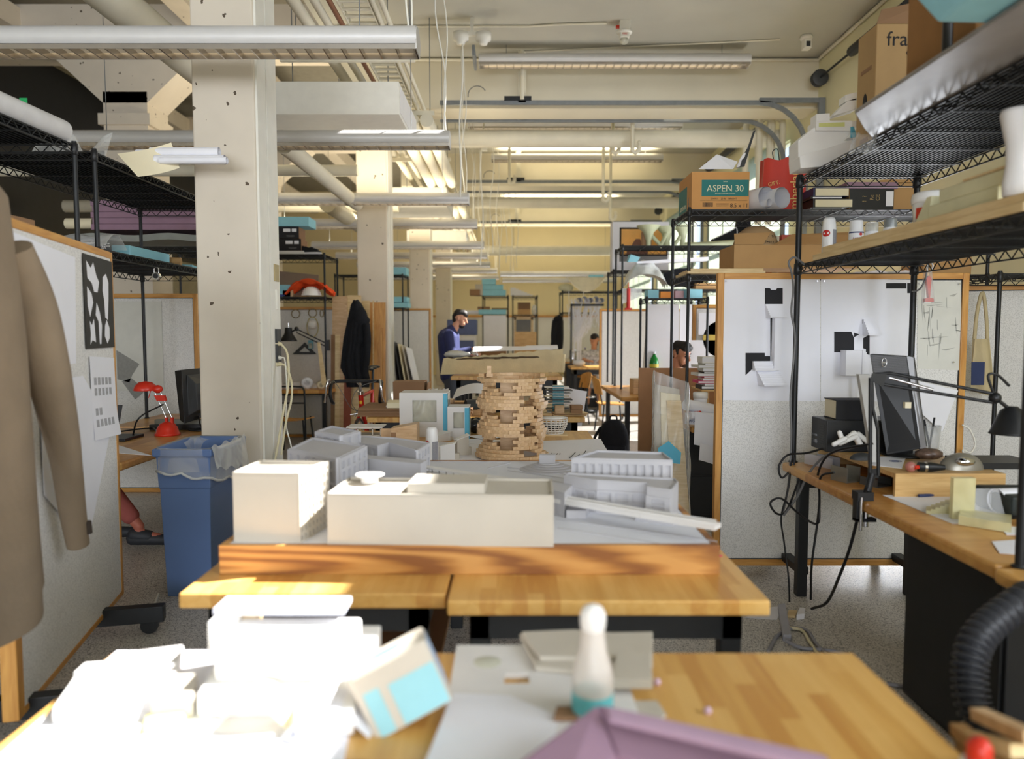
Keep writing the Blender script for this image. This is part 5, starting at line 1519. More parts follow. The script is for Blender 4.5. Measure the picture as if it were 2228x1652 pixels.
for k in range(3):
    small_box(-3.1 + .14*k,-2.9 + .14*k,9.7,9.85,.7505,.8 + .03*(k % 2),MODELW,'white model scrap on the shoe box desk, %s in its row' % ('first','second','third')[k],'model scrap','model_scrap','white scraps on the shoe box desk',rz=.3*k)
solo('wood_lath',MB().hexa([A(700,838,9.42),A(712,842,9.42),A(712,842,9.45),A(700,838,9.45)],[A(690,745,9.42),A(697,745,9.42),A(697,745,9.45),A(690,745,9.45)]),PINE,'pale wooden lath leaning beside the shelf post','wood strip',w=True)
def wood_chair(label,loc,rz,wire=False):
    t = thing('chair',label,'chair',loc,rz,'studio chairs')
    part('seat',MB().sheet(lambda u,v: Vector((-.2 + .4*u,-.2 + .4*v,.45 - .02*math.sin(math.pi*u) - .02*(1 - v))),8,8,.014),OAKX,t)
    if wire:
        part('back_frame',MB().tube(smooth_path([(-.2,.2,.2),(-.2,.22,.7),(-.19,.24,.82),(-.12,.245,.84),(.12,.245,.84),(.19,.24,.82),(.2,.22,.7),(.2,.2,.2)],5),.012,8)
             .tube([(-.2,.225,.74),(.2,.225,.74)],.01,6).tube([(-.2,.22,.64),(.2,.22,.64)],.01,6),BLACK,t)
    else:
        part('backrest',MB().sheet(lambda u,v: Vector((-.2 + .4*u,.2 + .05*v - .05*math.sin(math.pi*u)*-1,.58 + .26*v - .05*(2*u - 1) ** 2*v)),8,6,.012),OAK,t)
        part('back_stay',MB().tube([(-.14,.19,.42),(-.14,.24,.66)],.01,6).tube([(.14,.19,.42),(.14,.24,.66)],.01,6),BLACK,t)
    for x in (-.19,.19):
        for y in (-.18,.19): part('leg',MB().cyl((x*.85,y*.9,.44),(x*1.05,y*1.15,0),.012,n=8),BLACK,t)
    return t
wood_chair('black wire-backed chair with a wooden seat drawn up to the shoe box desk',(-2.7,9.05,0),math.pi,True)
# wood panels leaning at the second column
wg = 'wood panels leaning at the second column'
for k,(x0,x1,y,zt,mt,lb) in enumerate(((-2.42,-2.22,9.95,1.98,BASSW,'wide pale wood panel leaning next to the shoe box shelving'),(-2.22,-2.04,9.98,1.99,PINE,'lighter wood panel behind the black coat'),
                                           (-2.42,-2.36,9.85,1.46,CARDD,'short brown plank, outermost of the leaning wood'),(-2.36,-2.3,9.83,1.46,PINE,'short pale plank beside the brown one'),
                                           (-2.3,-2.24,9.84,1.45,BASSW,'third short plank leaning by the shelving'),(-2.04,-1.93,10.02,1.92,PINE,'narrow pale board peeping out above the black coat'),
                                           (-1.93,-1.72,10.04,1.9,OAK,'broad tan panel covering the second column'),(-1.885,-1.87,9.99,1.92,PINE,'thin pale lath standing before the tan panel'),
                                           (-2.24,-2.15,9.8,.9,mat('redwood',(142,72,48),.6,var=.15),'reddish brown board low behind the bicycle bars'),(-1.78,-1.755,9.97,1.55,OAK,'thin lath at the edge of the tan panel'))):
    m = MB().hexa([(x0,y - .12,0),(x1,y - .12,0),(x1,y - .1,0),(x0,y - .1,0)],[(x0,y,zt),(x1,y,zt),(x1,y + .02,zt),(x0,y + .02,zt)])
    solo('timber_sheet',m,mt,lb,'wood panel',w=True,group=wg)
bc = thing('coat','black hooded coat hanging on the leaning wood panels','coat',(-2.1,9.75,.8),w=True)
cp_ = [A(x,y,9.72) for x,y in ((775,655),(768,665),(756,720),(752,740),(745,800),(755,820),(758,842),(800,842),(803,826),(796,790),(800,735),(808,727),(803,705),(806,695),(798,690),(785,665))]
def lerp_outline(L,v):
    v = min(max(v,0),.9999)*(len(L) - 1); i = int(v)
    return L[i].lerp(L[i + 1],v - i)
Ls,Rs = cp_[:7],[cp_[0]] + cp_[:7:-1] + [cp_[7]]
def cf(u,v):
    l,r_ = lerp_outline(Ls,v),lerp_outline(Rs,v)
    p = l.lerp(r_,u)
    p.y -= .07*math.sin(math.pi*u) + .02*math.sin(u*19 + v*3)*v + .012*math.sin(u*31)
    return p
part('coat_body',MB().sheet(cf,28,24,.03),FELTB,bc)
part('hood',MB().ball(A(783,690,9.66),(.1,.06,.14),14,10),FELTB,bc)
slv = MB(); slv.tube(smooth_path([A(797,705,9.64),A(800,740,9.62),A(797,790,9.63),A(793,818,9.64)],5),.045,10)
part('sleeve',slv,FELTB,bc)
# outlets and cords on the first column
ob = thing('outlet_box','dark grey outlet boxes on the window side of the first column','outlet',(-1.695,5.3,1.25),w=True)
part('outlet_plate',Bx(-1.695,-1.68,5.27,5.36,1.42,1.52),DARKG,ob)
part('outlet_plate',Bx(-1.695,-1.68,5.27,5.36,1.28,1.41),DARKG,ob)
part('switch_plate',Bx(-1.695,-1.685,5.27,5.36,1.86,1.98),mat('tan_plate',(176,160,120),.5),ob)
part('sensor_bar',Bx(-1.695,-1.68,5.29,5.34,1.66,1.8),WHITEP,ob)
for k,(px,py,col,pts,lb) in enumerate(((604,748,CABC,((625,770),(628,830),(616,900),(606,960),(598,1005)),'thick cream power cord from the upper outlet on the first column'),
                                          (604,778,CABW,((620,785),(624,850),(622,920),(632,965),(640,1000)),'thin white cord from the middle outlet'),
                                          (604,792,CABC,((622,798),(634,830),(634,870),(622,920),(612,990)),'cream power cord from the lowest outlet, bowing outwards'))):
    t = thing('power_cable',lb,'power cord',A(px,py,5.3),0,'cords plugged into the first column',w=True)
    a = A(px - 2,py,5.3)
    part('plug',MB().tube([a + Vector((-.06,0,0)),a + Vector((.0,0,.0)),a + Vector((.035,0,-.003))],.018,10,radii=[.017,.02,.012]),CABW if k == 1 else CABC,t)
    part('cord',MB().tube(smooth_path([a + Vector((.03,0,0))] + [A(x,y,5.3 - .04*i) for i,(x,y) in enumerate(pts)],6),.008 if k != 1 else .005,8),col,t)

# ------------------------------------------------------------------ bicycle
bk = thing('bicycle','red road bicycle with drop bars parked behind the brown boards','bicycle',(-1.47,7.0,0))
def wheel(y):
    w = MB(); n = 36
    w.tube([(0,y + .325*math.cos(2*math.pi*j/n),.338 + .325*math.sin(2*math.pi*j/n)) for j in range(n + 1)],.013,8,caps=False)
    o = part('wheel',w,BLACKP,bk)
    part('rim',MB().tube([(0,y + .307*math.cos(2*math.pi*j/n),.338 + .307*math.sin(2*math.pi*j/n)) for j in range(n + 1)],.009,6,caps=False),CHROME,o)
    s = MB()
    for j in range(24):
        a = 2*math.pi*j/24
        s.cyl((.02*(-1) ** j,y,.338),(0,y + .3*math.cos(a),.338 + .3*math.sin(a)),.0012,n=4,caps=False)
    part('spokes',s,CHROME,o)
    part('hub',MB().cyl((-.05,y,.338),(.05,y,.338),.018,n=10),CHROME,o)
wheel(.0); wheel(1.0)
RF = mat('red_enamel',(196,36,28),.25,var=.06)
hb,ht_,bb,st_ = (0,.17,.74),(0,.12,.9),(0,.58,.28),(0,.72,.88)
part('frame',MB().tube([hb,ht_],.026,12).tube([(0,.13,.87),st_],.018,10).tube([(0,.165,.76),bb],.021,10).tube([bb,st_],.018,10)
     .tube([bb,(.05,1.0,.338)],.009,8).tube([bb,(-.05,1.0,.338)],.009,8).tube([(0,.71,.85),(.05,1.0,.338)],.008,8).tube([(0,.71,.85),(-.05,1.0,.338)],.008,8),RF,bk)
part('fork',MB().tube([(0,.175,.73),(.05,.12,.62),(.05,0,.338)],.013,8).tube([(0,.175,.73),(-.05,.12,.62),(-.05,0,.338)],.013,8).ball((0,.175,.73),.035,10,8),RF,bk)
part('headset',MB().cyl((0,.122,.895),(0,.112,.925),.03,n=12).cyl((0,.112,.92),(0,.1,1.0),.014).tube([(0,.1,.99),(0,.0,1.02)],.016,8),CHROME,bk)
part('crest',MB().box(-.012,.012,.115,.125,.8,.83),mat('yellow_decal',(240,190,40),.5),bk)
bars = smooth_path([(-.23,-.02,.82),(-.225,-.1,.84),(-.235,-.13,.92),(-.235,-.08,1.0),(-.22,-.01,1.025),(-.1,-.0,1.03),(0,.0,1.03),(.1,0,1.03),(.22,-.01,1.025),(.235,-.08,1.0),(.235,-.13,.92),(.225,-.1,.84),(.23,-.02,.82)],5)
part('handlebar',MB().tube(bars,.016,10),BLACKP,bk)
for s in (-1,1):
    part('brake_lever',MB().tube(smooth_path([(s*.235,-.12,1.02),(s*.24,-.17,1.05),(s*.25,-.2,1.0),(s*.262,-.19,.9),(s*.275,-.18,.84)],5),.011,8),CHROME,bk)
part('brake_cable',MB().tube(smooth_path([(-.2,-.12,1.04),(-.12,-.2,.96),(-.06,-.1,.8),(-.02,.1,.72)],6),.003,5).tube(smooth_path([(.2,-.12,1.04),(.05,-.2,.98),(-.03,-.15,.84),(-.01,.05,.72)],6),.003,5),CABG,bk)
part('front_brake',MB().tube([(-.06,.1,.68),(-.02,.1,.74),(.02,.1,.74),(.06,.1,.68)],.01,8).tube([(.03,.08,.72),(-.09,.06,.7)],.006,6),CHROME,bk)
part('seat_post',MB().cyl(st_,(0,.77,1.1),.0135,n=10),BLACKP,bk)
sd = MB()
for (y0,w0,z0_,y1,w1,z1_) in ((.6,.022,1.125,.7,.035,1.13),(.7,.035,1.13,.8,.075,1.14),(.8,.075,1.14,.87,.08,1.145)):
    sd.hexa([(-w0,y0,z0_ - .03),(w0,y0,z0_ - .03),(w1,y1,z1_ - .04),(-w1,y1,z1_ - .04)],[(-w0,y0,z0_),(w0,y0,z0_),(w1,y1,z1_ + .008),(-w1,y1,z1_ + .008)])
o = part('saddle',sd,BLACKP,bk); md = o.modifiers.new('round','SUBSURF'); md.levels = md.render_levels = 2
part('water_bottle',MB().cyl((.03,.35,.6),(.03,.48,.45),.035,n=14),CHROME,bk)

# ------------------------------------------------------------------ far boards, far shelving
pinboard('far pinboard between second and third columns, mostly bare',-3.4,-1.645,14.95,z1=1.97,feet=False)
shelf_unit('black wire shelving with blue foam between second and third columns',-3.3,-2.04,13.8,14.5,(2.56,1.95),z0=0)
for k,(px,py,w_,h,lb) in enumerate(((862,602,.5,.14,'blue foam slab on top of the shelving beyond the second column'),(866,655,.4,.1,'blue foam bar on the middle shelf beyond the second column'),(868,668,.3,.09,'second blue foam bar, below the first, beyond the second column'))):
    solo('foam_slab',Bx(-w_,0,0,.4,0,h),FOAMB,lb,'foam block',(-1.98 + .02*k,13.85 - .05*k,(2.562,1.952 + .1,1.952)[k]),0,'blue foam beyond the second column',.003)
for k in range(5):
    m = MB().hexa([(-1.98 + .09*k,13.0,0),(-1.96 + .09*k,13.0,0),(-1.96 + .09*k,13.7,0),(-1.98 + .09*k,13.7,0)],[(-2.16 + .07*k,13.0,1.35 - .03*k),(-2.14 + .07*k,13.0,1.35 - .03*k),(-2.14 + .07*k,13.7,1.3 - .03*k),(-2.16 + .07*k,13.7,1.3 - .03*k)])
    solo('leaning_board',m,(INKG,DARKG,PAPERC,MODELC,PAPER)[k],'%s leaning behind the cardboard box' % ('grey board, innermost of the stack','dark board, second in the stack','cream board, third in the stack','cream board, fourth in the stack','white board, outermost of the stack')[k],'board',w=True,group='boards leaning beyond the second column')
u1 = shelf_unit('far black wire shelving holding the stack of bright blue foam',-.72,-.1,18.2,19.4,(2.38,1.92),z0=0)
u2 = shelf_unit('far black wire shelving with an open cardboard box, beside the blue foam one',.02,.62,18.2,19.4,(2.38,1.92),z0=0)
fg = 'bright blue foam pieces on the far shelving'
for k,(x,w_,h,z,lb) in enumerate(((-.75,.6,.14,2.385,'wide blue foam slab at the bottom of the far pile'),(-.72,.5,.12,2.53,'blue foam block in the middle of the far pile'),(-.74,.34,.14,2.655,'small blue foam block crowning the far pile'),(-.82,.68,.12,1.925,'long blue foam slab on the middle level of the far shelving'))):
    solo('foam_block',Bx(0,w_,0,.4,0,h),FOAMB,lb,'foam block',(x,18.15,z),0,fg,.004)
small_box(-.9,-.72,18.1,18.5,2.385,2.66,MODELC,'cream panel behind the far blue foam pile','box')
small_box(-1.03,-.78,18.0,18.4,2.385,2.53,CARDD,'brown open box tipped off the end of the far shelving','box')
for k in range(7):
    solo('stepped_sheet',Bx(0,.55 - .07*k,0,.3,0,.028),MODELW,'white stepped model layer on the far shelving, %s from the bottom' % ('first','second','third','fourth','fifth','sixth','seventh')[k],'model layer',(-.04,18.2,2.385 + .028*k),0,'stepped white model on the far shelving')
t = thing('cardboard_box','open cardboard box on the middle level of the far shelving','box',(.14,18.2,1.922))
part('carton',Bx(0,.32,0,.3,0,.13),CARD,t)
part('lid_flap',MB().hexa([(0,.3,.13),(.32,.3,.13),(.32,.31,.13),(0,.31,.13)],[(0,.33,.31),(.32,.33,.31),(.32,.34,.31),(0,.34,.31)]),CARDD,t)
solo('clear_bag',MB().ball((0,0,.12),(.07,.1,.13),14,8),CLEARM,'clear plastic bag beside the far open box','bag',(.55,18.3,1.922))
solo('brown_block',Bx(0,.3,0,.2,0,.07),CARDD,'brown block on the far long blue slab','block',(-.85,18.2,2.046))
solo('flat_tray',Bx(0,.4,0,.2,0,.035),mat('dark_brown',(84,60,44),.7),'dark flat frame on the far long blue slab','frame',(-.5,18.2,2.046))
solo('paper_roll',MB().tube([(-1.15,18.3,1.98),(-.75,18.3,1.98)],.05,14),PAPER,'white paper roll poking out of the far shelving','paper roll',w=True)
solo('white_foamboard',Bx(-.7,-.14,18.05,18.08,0,1.9),PAPER,'white panel under the far shelving catching a patch of sun','panel',w=True)
solo('hardboard_sheet',Bx(-.88,-.14,17.95,17.98,0,1.13),CARDD,'brown panel under the sunlit white one','panel',w=True)
solo('plywood_sheet',Bx(.05,.6,18.05,18.08,0,1.5),PLY,'plywood panel under the far shelving with the open box','panel',w=True)
t = thing('picture_frame','grey board in a pale wooden frame behind the plywood panel','frame',(.1,18.5,1.4),w=True)
part('frame_border',MB().box(.05,.1,18.4,18.43,1.3,1.86).box(.47,.53,18.4,18.43,1.3,1.86).box(.05,.53,18.4,18.43,1.8,1.87),PINE,t)
part('grey_board',Bx(.1,.47,18.41,18.425,1.3,1.8),INKG,t)
work_table(-.9,1.0,17.2,17.9,'far table below the blue foam shelving',z=.75)
pr_ = thing('printer','pale grey and blue desk machine behind the standing person','printer',(-1.15,16.9,.0))
part('pedestal',Bx(-.3,.3,.05,.5,0,1.05),MODELW,pr_)
part('lower_case',Bx(-.32,.32,0,.5,1.05,1.4),MODELW,pr_,bev=.02)
part('upper_case',Bx(-.34,.34,0,.5,1.42,1.78),mat('slate_blue_plastic',(86,98,140),.5),pr_,bev=.02)
part('dark_window',Bx(-.28,.28,-.01,0,1.08,1.3),mat('slate_blue_plastic',(86,98,140),.5),pr_)
# ------------------------------------------------------------------ far side by the window wall
shelf_unit('far black wire shelving with a white fabric shape on top',1.05,2.3,15.4,16.2,(2.34,1.9),z0=.75)
ck = thing('storage_cabinet','black cabinet with a counter, far along the window side','cabinet',(1.08,14.6,0))
part('carcass',Bx(0,1.5,0,.7,0,.87),BLACKP,ck,bev=.004)
part('counter_top',Bx(-.02,1.52,-.02,.72,.87,.9),OAKX,ck)
part('door_handle',MB().cyl((.6,-.01,.4),(.6,-.01,.6),.01),CHROME,ck)
st = thing('stool','round wooden stool in front of the far black cabinet','stool',(1.38,13.6,0))
part('seat',MB().lathe([(0,.66),(.18,.66),(.19,.675),(.18,.69),(0,.69)],n=24),OAKX,st)
part('pedestal',MB().cyl((0,0,.05),(0,0,.66),.025,n=10).lathe([(.0,.03),(.22,.03),(.22,.05),(0,.06)],n=20),BLACK,st)
part('foot_ring',MB().tube([(.17*math.cos(a),.17*math.sin(a),.3) for a in [2*math.pi*k/24 for k in range(25)]],.01,6,caps=False),CHROME,st)
kt = thing('kettle','steel kettle with a dark handle on the far counter','kettle',(1.22,14.75,.9))
part('kettle_body',MB().lathe([(0,0),(.085,0),(.085,.02),(.07,.2),(.055,.25),(0,.26)],n=20),CHROME,kt)
part('kettle_handle',MB().tube(smooth_path([(.07,0,.2),(.14,0,.19),(.14,0,.08),(.09,0,.05)],5),.014,8),BLACKP,kt)
def pet(loc,r,h,material,capm,label,group=None,lab=None):
    t = thing('drink_bottle',label,'bottle',loc,0,group)
    part('bottle_body',MB().lathe([(0,0),(r*.8,0),(r,h*.03),(r,h*.3),(r*.9,h*.38),(r,h*.46),(r,h*.6),(r*.75,h*.76),(r*.34,h*.87),(r*.3,h*.94),(0,h*.94)],n=20),material,t)
    part('bottle_cap',MB().lathe([(0,h*.92),(r*.36,h*.92),(r*.36,h),(0,h)],n=14),capm,t)
    if lab: part('bottle_label',MB().lathe([(r*1.01,h*.32),(r*1.02,h*.34),(r*1.02,h*.55),(r*1.01,h*.57)],n=20),lab,t)
    return t
pet((1.47,14.75,.9),.05,.28,GLASSY,mat('purple_cap',(96,80,150),.4),'clear bottle with a green label and purple cap on the far counter',lab=GREENP)
pet((1.58,14.8,.9),.04,.25,GLASSY,PAPER,'slim clear bottle beside the green-labelled one',lab=TAPE)
solo('bowl',MB().lathe([(0,0),(.12,.0),(.16,.06),(.15,.06),(.11,.02),(0,.02)],n=20),PAPERC,'shallow cream bowl on the end of the far counter','bowl',(1.1,14.72,.9))
jk = thing('coat','dark jacket hanging beside the far shelving','coat',(.98,15.7,1.0),w=True)
jo = [A(x,y,15.6) for x,y in ((1212,688),(1203,700),(1203,725),(1198,760),(1222,762),(1224,740),(1224,700),(1221,690))]
part('jacket_body',MB().sheet(lambda u,v: lerp_outline(jo[:4],v).lerp(lerp_outline([jo[0]] + jo[:3:-1],v),u) + Vector((0,-.06*math.sin(math.pi*u),0)),10,10,.03),FELTB,jk)
part('jacket_sleeve',MB().tube(smooth_path([A(1207,700,15.5),A(1204,730,15.5),A(1205,758,15.5)],5),.055,8),FELTB,jk)
# white fabric shape on the far shelf, tangled net below it
wf = MB()
def wff(u,v):
    x = 1.12 + .8*u; s = math.sin(math.pi*u)
    return Vector((x,15.1 + .4*v,2.62 - .3*s*(1 - v)*1.0 + .02*v - .05*abs(2*u - 1)*0))
wf.sheet(wff,20,8,.02)
solo('fabric_shape',wf,mat('ivory_cloth',(228,220,200),.9),'ivory fabric shape sagging like a boat on the far shelving','fabric model',w=True)
solo('wicker_basket',MB().ball((0,0,.08),(.16,.14,.09),16,8),mat('straw',(206,204,170),.9,bump=.5),'woven pale basket on the far shelving','basket',(1.14,15.6,2.345))
solo('foam_block',Bx(0,.3,0,.2,0,.09),FOAMB,'small blue foam block behind the ivory fabric shape','foam block',(1.62,15.5,2.6),0,fg)
nt_ = thing('tangled_net','tangle of white string netting hanging from paper tubes at a far shelf','net',(1.35,13.4,2.0),w=True)
random.seed(31)
nm = MB()
for k in range(70):
    x = random.uniform(1.06,1.62); y = random.uniform(13.25,13.55)
    zt_,zb_ = random.uniform(1.95,2.12),random.uniform(1.25,1.85)
    x2 = x + random.uniform(-.25,.25)*.8; x2 = min(max(x2,1.05),1.6)
    if zb_ < 1.45: x2 = random.uniform(1.1,1.3)
    nm.tube(smooth_path([(x,y,zt_),((x + x2)/2 + random.uniform(-.05,.05),y - .03,(zt_ + zb_)/2 - .05),(x2,y,zb_),(x2 + random.uniform(-.12,.12),y - .02,zb_ + random.uniform(.1,.4))],4),.0045,4,caps=False)
for k in range(8):
    x = random.uniform(1.1,1.28); nm.tube(smooth_path([(x,13.4,1.9),(x + .03,13.38,1.5),(x + .02,13.4,.95)],4),.006,4)
o = part('net_strings',nm,PAPER,nt_); o['kind'] = 'stuff'
for k in range(5): part('paper_tube',MB().tube([(1.2 + .1*k,13.2,2.06 + .02*(k % 2)),(1.2 + .1*k,13.7,2.06 + .02*(k % 2))],.05,12,caps=False),PAPER,nt_)
part('shelf_rod',MB().box(1.05,1.65,13.25,13.29,1.96,2.0).box(1.05,1.08,13.25,13.29,.9,2.0),BLACK,nt_)
part('net_foot',MB().ball((1.22,13.4,.93),(.12,.08,.06),12,8),PAPER,nt_)
work_table(1.05,1.9,13.1,13.9,'small far table under the tangled net',z=.87)
# pinboard at the third desk and the white panels by the seated person
pinboard('pinboard with an oak frame behind the green bottle',1.455,2.9,12.25,z0=.08,z1=1.88)
wood_chair('wooden chair with a curved back pulled out beside the pinboard at the green bottle',(1.5,10.95,0),math.pi*.55)
wood_chair('wooden chair at the corner of the bicycle-table row, its back in view',(.98,11.95,0),-math.pi*.4)
# ------------------------------------------------------------------ window side: second and third pods
shelf_unit('black wire shelving with the green-labelled carton and red bag on top, behind the poster pinboard',1.43,3.85,6.0,6.6,(2.48,1.96))
desk('desk behind the poster pinboard, paper rolls hanging over its end',1.42,3.85,5.78,6.7,skip=(0,))
shelf_unit('black wire shelving with the white computer carton and pale sculpture on top',1.43,3.3,9.6,10.2,(2.61,2.05))
desk('desk carrying the green bottle, with a black backpack under it',1.25,3.2,8.4,10.3)
shelf_unit('low black wire shelving of blue foam scraps in front of the seated person',1.46,2.12,8.0,8.38,(1.86,),z0=.0)
dc = thing('file_cabinet','black cabinet under the desk behind the poster pinboard','cabinet',(1.40,5.84,0))
part('carcass',Bx(0,.9,0,.6,0,.7),BLACKP,dc,bev=.004)
part('drawer_front',MB().box(.02,.88,-.012,0,.36,.68).box(.02,.88,-.012,0,.03,.34),BLACK,dc,bev=.003)
part('drawer_pull',MB().box(.3,.6,-.022,-.012,.6,.62),DARKG,dc)
# carton with the green label
cx = thing('carton','tan paper carton with a dark green label band on the wire shelving','box',(1.45,6.02,2.487))
part('carton_body',Bx(0,.465,0,.45,0,.3),mat('carton_tan',(206,152,92),.8,var=.04),cx,bev=.002)
part('green_label',MB().box(.08,.46,-.0015,0,.105,.235).box(-.0015,0,.16,.45,.0,.21),TEAL,cx)
LB = mat('label_cream',(226,222,190),.7,var=.02)
lettering('ASPEN 30',.075,LB,cx,(.27,-.002,.165),sx=.95)
lettering('boise',.016,LB,cx,(.27,-.002,.222))
lettering('8.5 x 11',.045,INK,cx,(.385,-.001,.03))
lettering('054901    20 lb    BRIGHT',.02,INK,cx,(.26,-.001,.085))
lettering('30% POST-CONSUMER CONTENT',.011,LB,cx,(.27,-.002,.125))
bc_ = MB()
random.seed(2)
x = .09
while x < .17:
    w_ = random.choice((.002,.003,.005)); bc_.box(x,x + w_,-.001,0,.02,.055); x += w_ + random.choice((.002,.003))
bc_.box(.07,.45,-.001,0,.068,.0695).box(.2,.3,-.001,0,.045,.047).box(.2,.3,-.001,0,.035,.037).box(.2,.29,-.001,0,.025,.027)
part('printed_bars',bc_,INK,cx)
tr_ = MB()
for k in range(3): tr_.add([(-.001,.1 - .03 + .008*k,.02 + .03*k),(-.001,.1 + .03 - .008*k,.02 + .03*k),(-.001,.1,.06 + .03*k)],[(0,1,2)])
tr_.box(-.001,0,.095,.105,.005,.03)
part('tree_print',tr_,INKG,cx)
lettering('ASPEN 30',.05,LB,cx,(-.002,.3,.05),rot=(90,0,-90))
sp = thing('printed_sheet','white sheet tented in the top of the green-labelled carton','paper',(1.6,6.2,2.787),w=True)
a,b,c,d = A(1520,368,6.1),A(1560,336,6.15),A(1605,352,6.15),A(1595,368,6.1)
part('sheet',MB().slab([a,b,c,d],(0,.002,.001)),PAPER,sp)
bb_ = thing('black_fin','black fin with a white stepped edge sticking up behind the green-labelled carton','model piece',(1.95,6.3,2.487),w=True)
part('fin',MB().slab([A(1602,365,6.3),A(1620,362,6.3),A(1644,283,6.3),A(1640,285,6.3),A(1628,320,6.3)],(0,.02,0)),BLACKP,bb_)
part('white_edge',MB().slab([A(1603,364,6.28),A(1610,362,6.28),A(1614,348,6.28),A(1620,342,6.28),A(1623,332,6.28),A(1617,335,6.28),A(1610,346,6.28)],(0,.015,0)),PAPER,bb_)
# red bag, paper rolls, blue slab
rb = thing('gift_bag','red paper shopping bag with gold lettering standing on the wire shelving','bag',(2.08,6.3,2.487),w=True)
g = [A(1656,460,6.3),A(1750,460,6.3)]
x0,x1 = g[0].x,g[1].x
BAGR = mat('bag_red',(196,60,48),.6,var=.1,scale=6)
m = MB()
def bagf(u,v):
    z = 2.487 + .46*v
    return Vector((x0 + (x1 - x0)*u + (.01*v if u < .5 else 0),6.28 + .02*math.sin(u*9)*v - .01*v,z + .012*math.sin(u*14)*v))
m.sheet(bagf,12,8,.004)
part('front_panel',m,BAGR,rb)
part('back_panel',MB().sheet(lambda u,v: bagf(u,v) + Vector((.01,.13,.01)),12,4,.004),BAGR,rb)
for u in (0,1): part('side_panel',MB().sheet(lambda s_,v,u=u: bagf(u,v).lerp(bagf(u,v) + Vector((.01 + (.02 if 0 < s_ < 1 else 0)*v,.13,.0)),s_),4,6,.003),BAGR,rb)
part('handle',MB().tube(smooth_path([bagf(.22,1),bagf(.2,1) + Vector((0,0,.06)),bagf(.3,1) + Vector((0,0,.09)),bagf(.34,1)],5),.004,5),BLACK,rb)
GOLD = mat('gold_print',(222,186,112),.5,var=.02)
lettering('timberland',.1,GOLD,rb,(x0 + .265,6.262,2.69),rot=(90,-90,0))
lettering('GIFT.',.045,GOLD,rb,(x0 + .09,6.262,2.74),rot=(90,-14,0))
tm = MB()
for k in range(3): tm.tube([(x0 + .265 + (.028 - .008*k)*math.cos(a),6.262,2.915 + .028*math.sin(a)) for a in [2*math.pi*j/20 for j in range(21)]],.003,4,caps=False)
part('round_emblem',tm,GOLD,rb)
for k,(px,py,r,lb) in enumerate(((1668,430,.088,'wide white paper roll in front of the red bag, open end showing'),(1702,428,.085,'second wide white paper roll before the red bag'),(1674,440,.03,'slim white paper roll nested between the two wide ones'))):
    e = A(px,py,6.0 - .04*(k == 2))
    e.z = 2.49 + r + (.01 if k == 2 else 0)
    bk_ = e + Vector((-.14,.3,0))
    t = thing('paper_roll',lb,'paper roll',e,0,'paper rolls before the red bag',w=True)
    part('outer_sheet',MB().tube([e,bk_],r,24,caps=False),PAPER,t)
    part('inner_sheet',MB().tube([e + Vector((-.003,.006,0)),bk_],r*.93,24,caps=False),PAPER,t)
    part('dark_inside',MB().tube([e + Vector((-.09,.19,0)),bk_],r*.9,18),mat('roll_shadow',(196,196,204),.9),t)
q = [A(1668,375,6.5),A(1735,325,6.5),A(1760,330,6.5),A(1760,350,6.5)]
solo('foam_slab',MB().slab([q[0],q[3] + Vector((.3,0,.05)),q[2] + Vector((.3,0,.12)),q[1]],(0,.05,.0)),FOAMB,'pale blue foam slab slanting up out of the red bag','foam slab',w=True)
# books and black carton further along that shelf
zs_ = 2.487
BOOKS = ((.36,.055,'light grey thick spiral-edged volume',PAPERC,'navy'),(.32,.02,'thin pale volume',PAPER,'black'),(.4,.055,'thick cream-paged book',PAPERC,'black'),(.32,.018,'thin grey booklet',INKG,'grey'))
z = zs_
for k,(w_,h,lb,pg_,cv) in enumerate(reversed(BOOKS)):
    h *= 1.25 if h > .03 else 1
    t = thing('book','%s lying flat behind the first shelving post, %s up' % (lb,('first','second','third','fourth')[k]),'book',(2.42 + .02*(k % 2),6.04,z),0,'books lying on the wire shelving')
    part('pages',Bx(.02,w_*.8,.004,.22,.004,h - .004),pg_,t)
    part('cover',MB().box(0,w_*.8,0,.225,0,.004).box(0,w_*.8,0,.225,h - .004,h).box(0,.012,0,.225,.004,h - .004),mat('cover_' + cv,dict(navy=(40,50,92),black=(30,30,34),grey=(120,120,126))[cv],.5),t)
    z += h + .0005
kb = thing('hardware_box','black printed carton lying under a mauve foam sheet','box',(2.74,6.05,zs_))
part('carton',Bx(0,.36,0,.35,0,.17),BLACKP,kb,bev=.002)
part('side_panel',Bx(-.002,0,.0,.35,0,.17),CARD,kb)
GD = mat('tan_print',(176,150,100),.6,var=.02)
lettering('CE',.045,GD,kb,(.23,-.001,.1),rot=(90,-90,0))
lettering('Rc',.04,GD,kb,(.18,-.001,.1),rot=(90,-90,0))
lettering('!  ?',.045,GD,kb,(.12,-.001,.09),rot=(90,-90,0))
part('white_sticker',Bx(.295,.355,-.001,0,.03,.15),PAPER,kb)
solo('foam_board',Bx(0,.42,0,.3,0,.055),FOAMP,'mauve foam sheet lying on the black carton','foam board',(2.72,6.06,zs_ + .172),.02,None,.004)
solo('cardboard_scrap',MB().hexa([(3.0,6.1,zs_ + .23),(3.3,6.1,zs_ + .23),(3.3,6.4,zs_ + .23),(3.0,6.4,zs_ + .23)],[(3.02,6.1,zs_ + .25),(3.28,6.1,zs_ + .31),(3.28,6.4,zs_ + .31),(3.02,6.4,zs_ + .25)]),CARD,'folded cardboard scrap at the end of the mauve sheet','cardboard',w=True)
solo('wrapped_pack',Bx(0,.2,0,.3,0,.22),CARD,'small carton at the end of the top wire shelf','box',(3.1,6.08,zs_),0,None,.003)
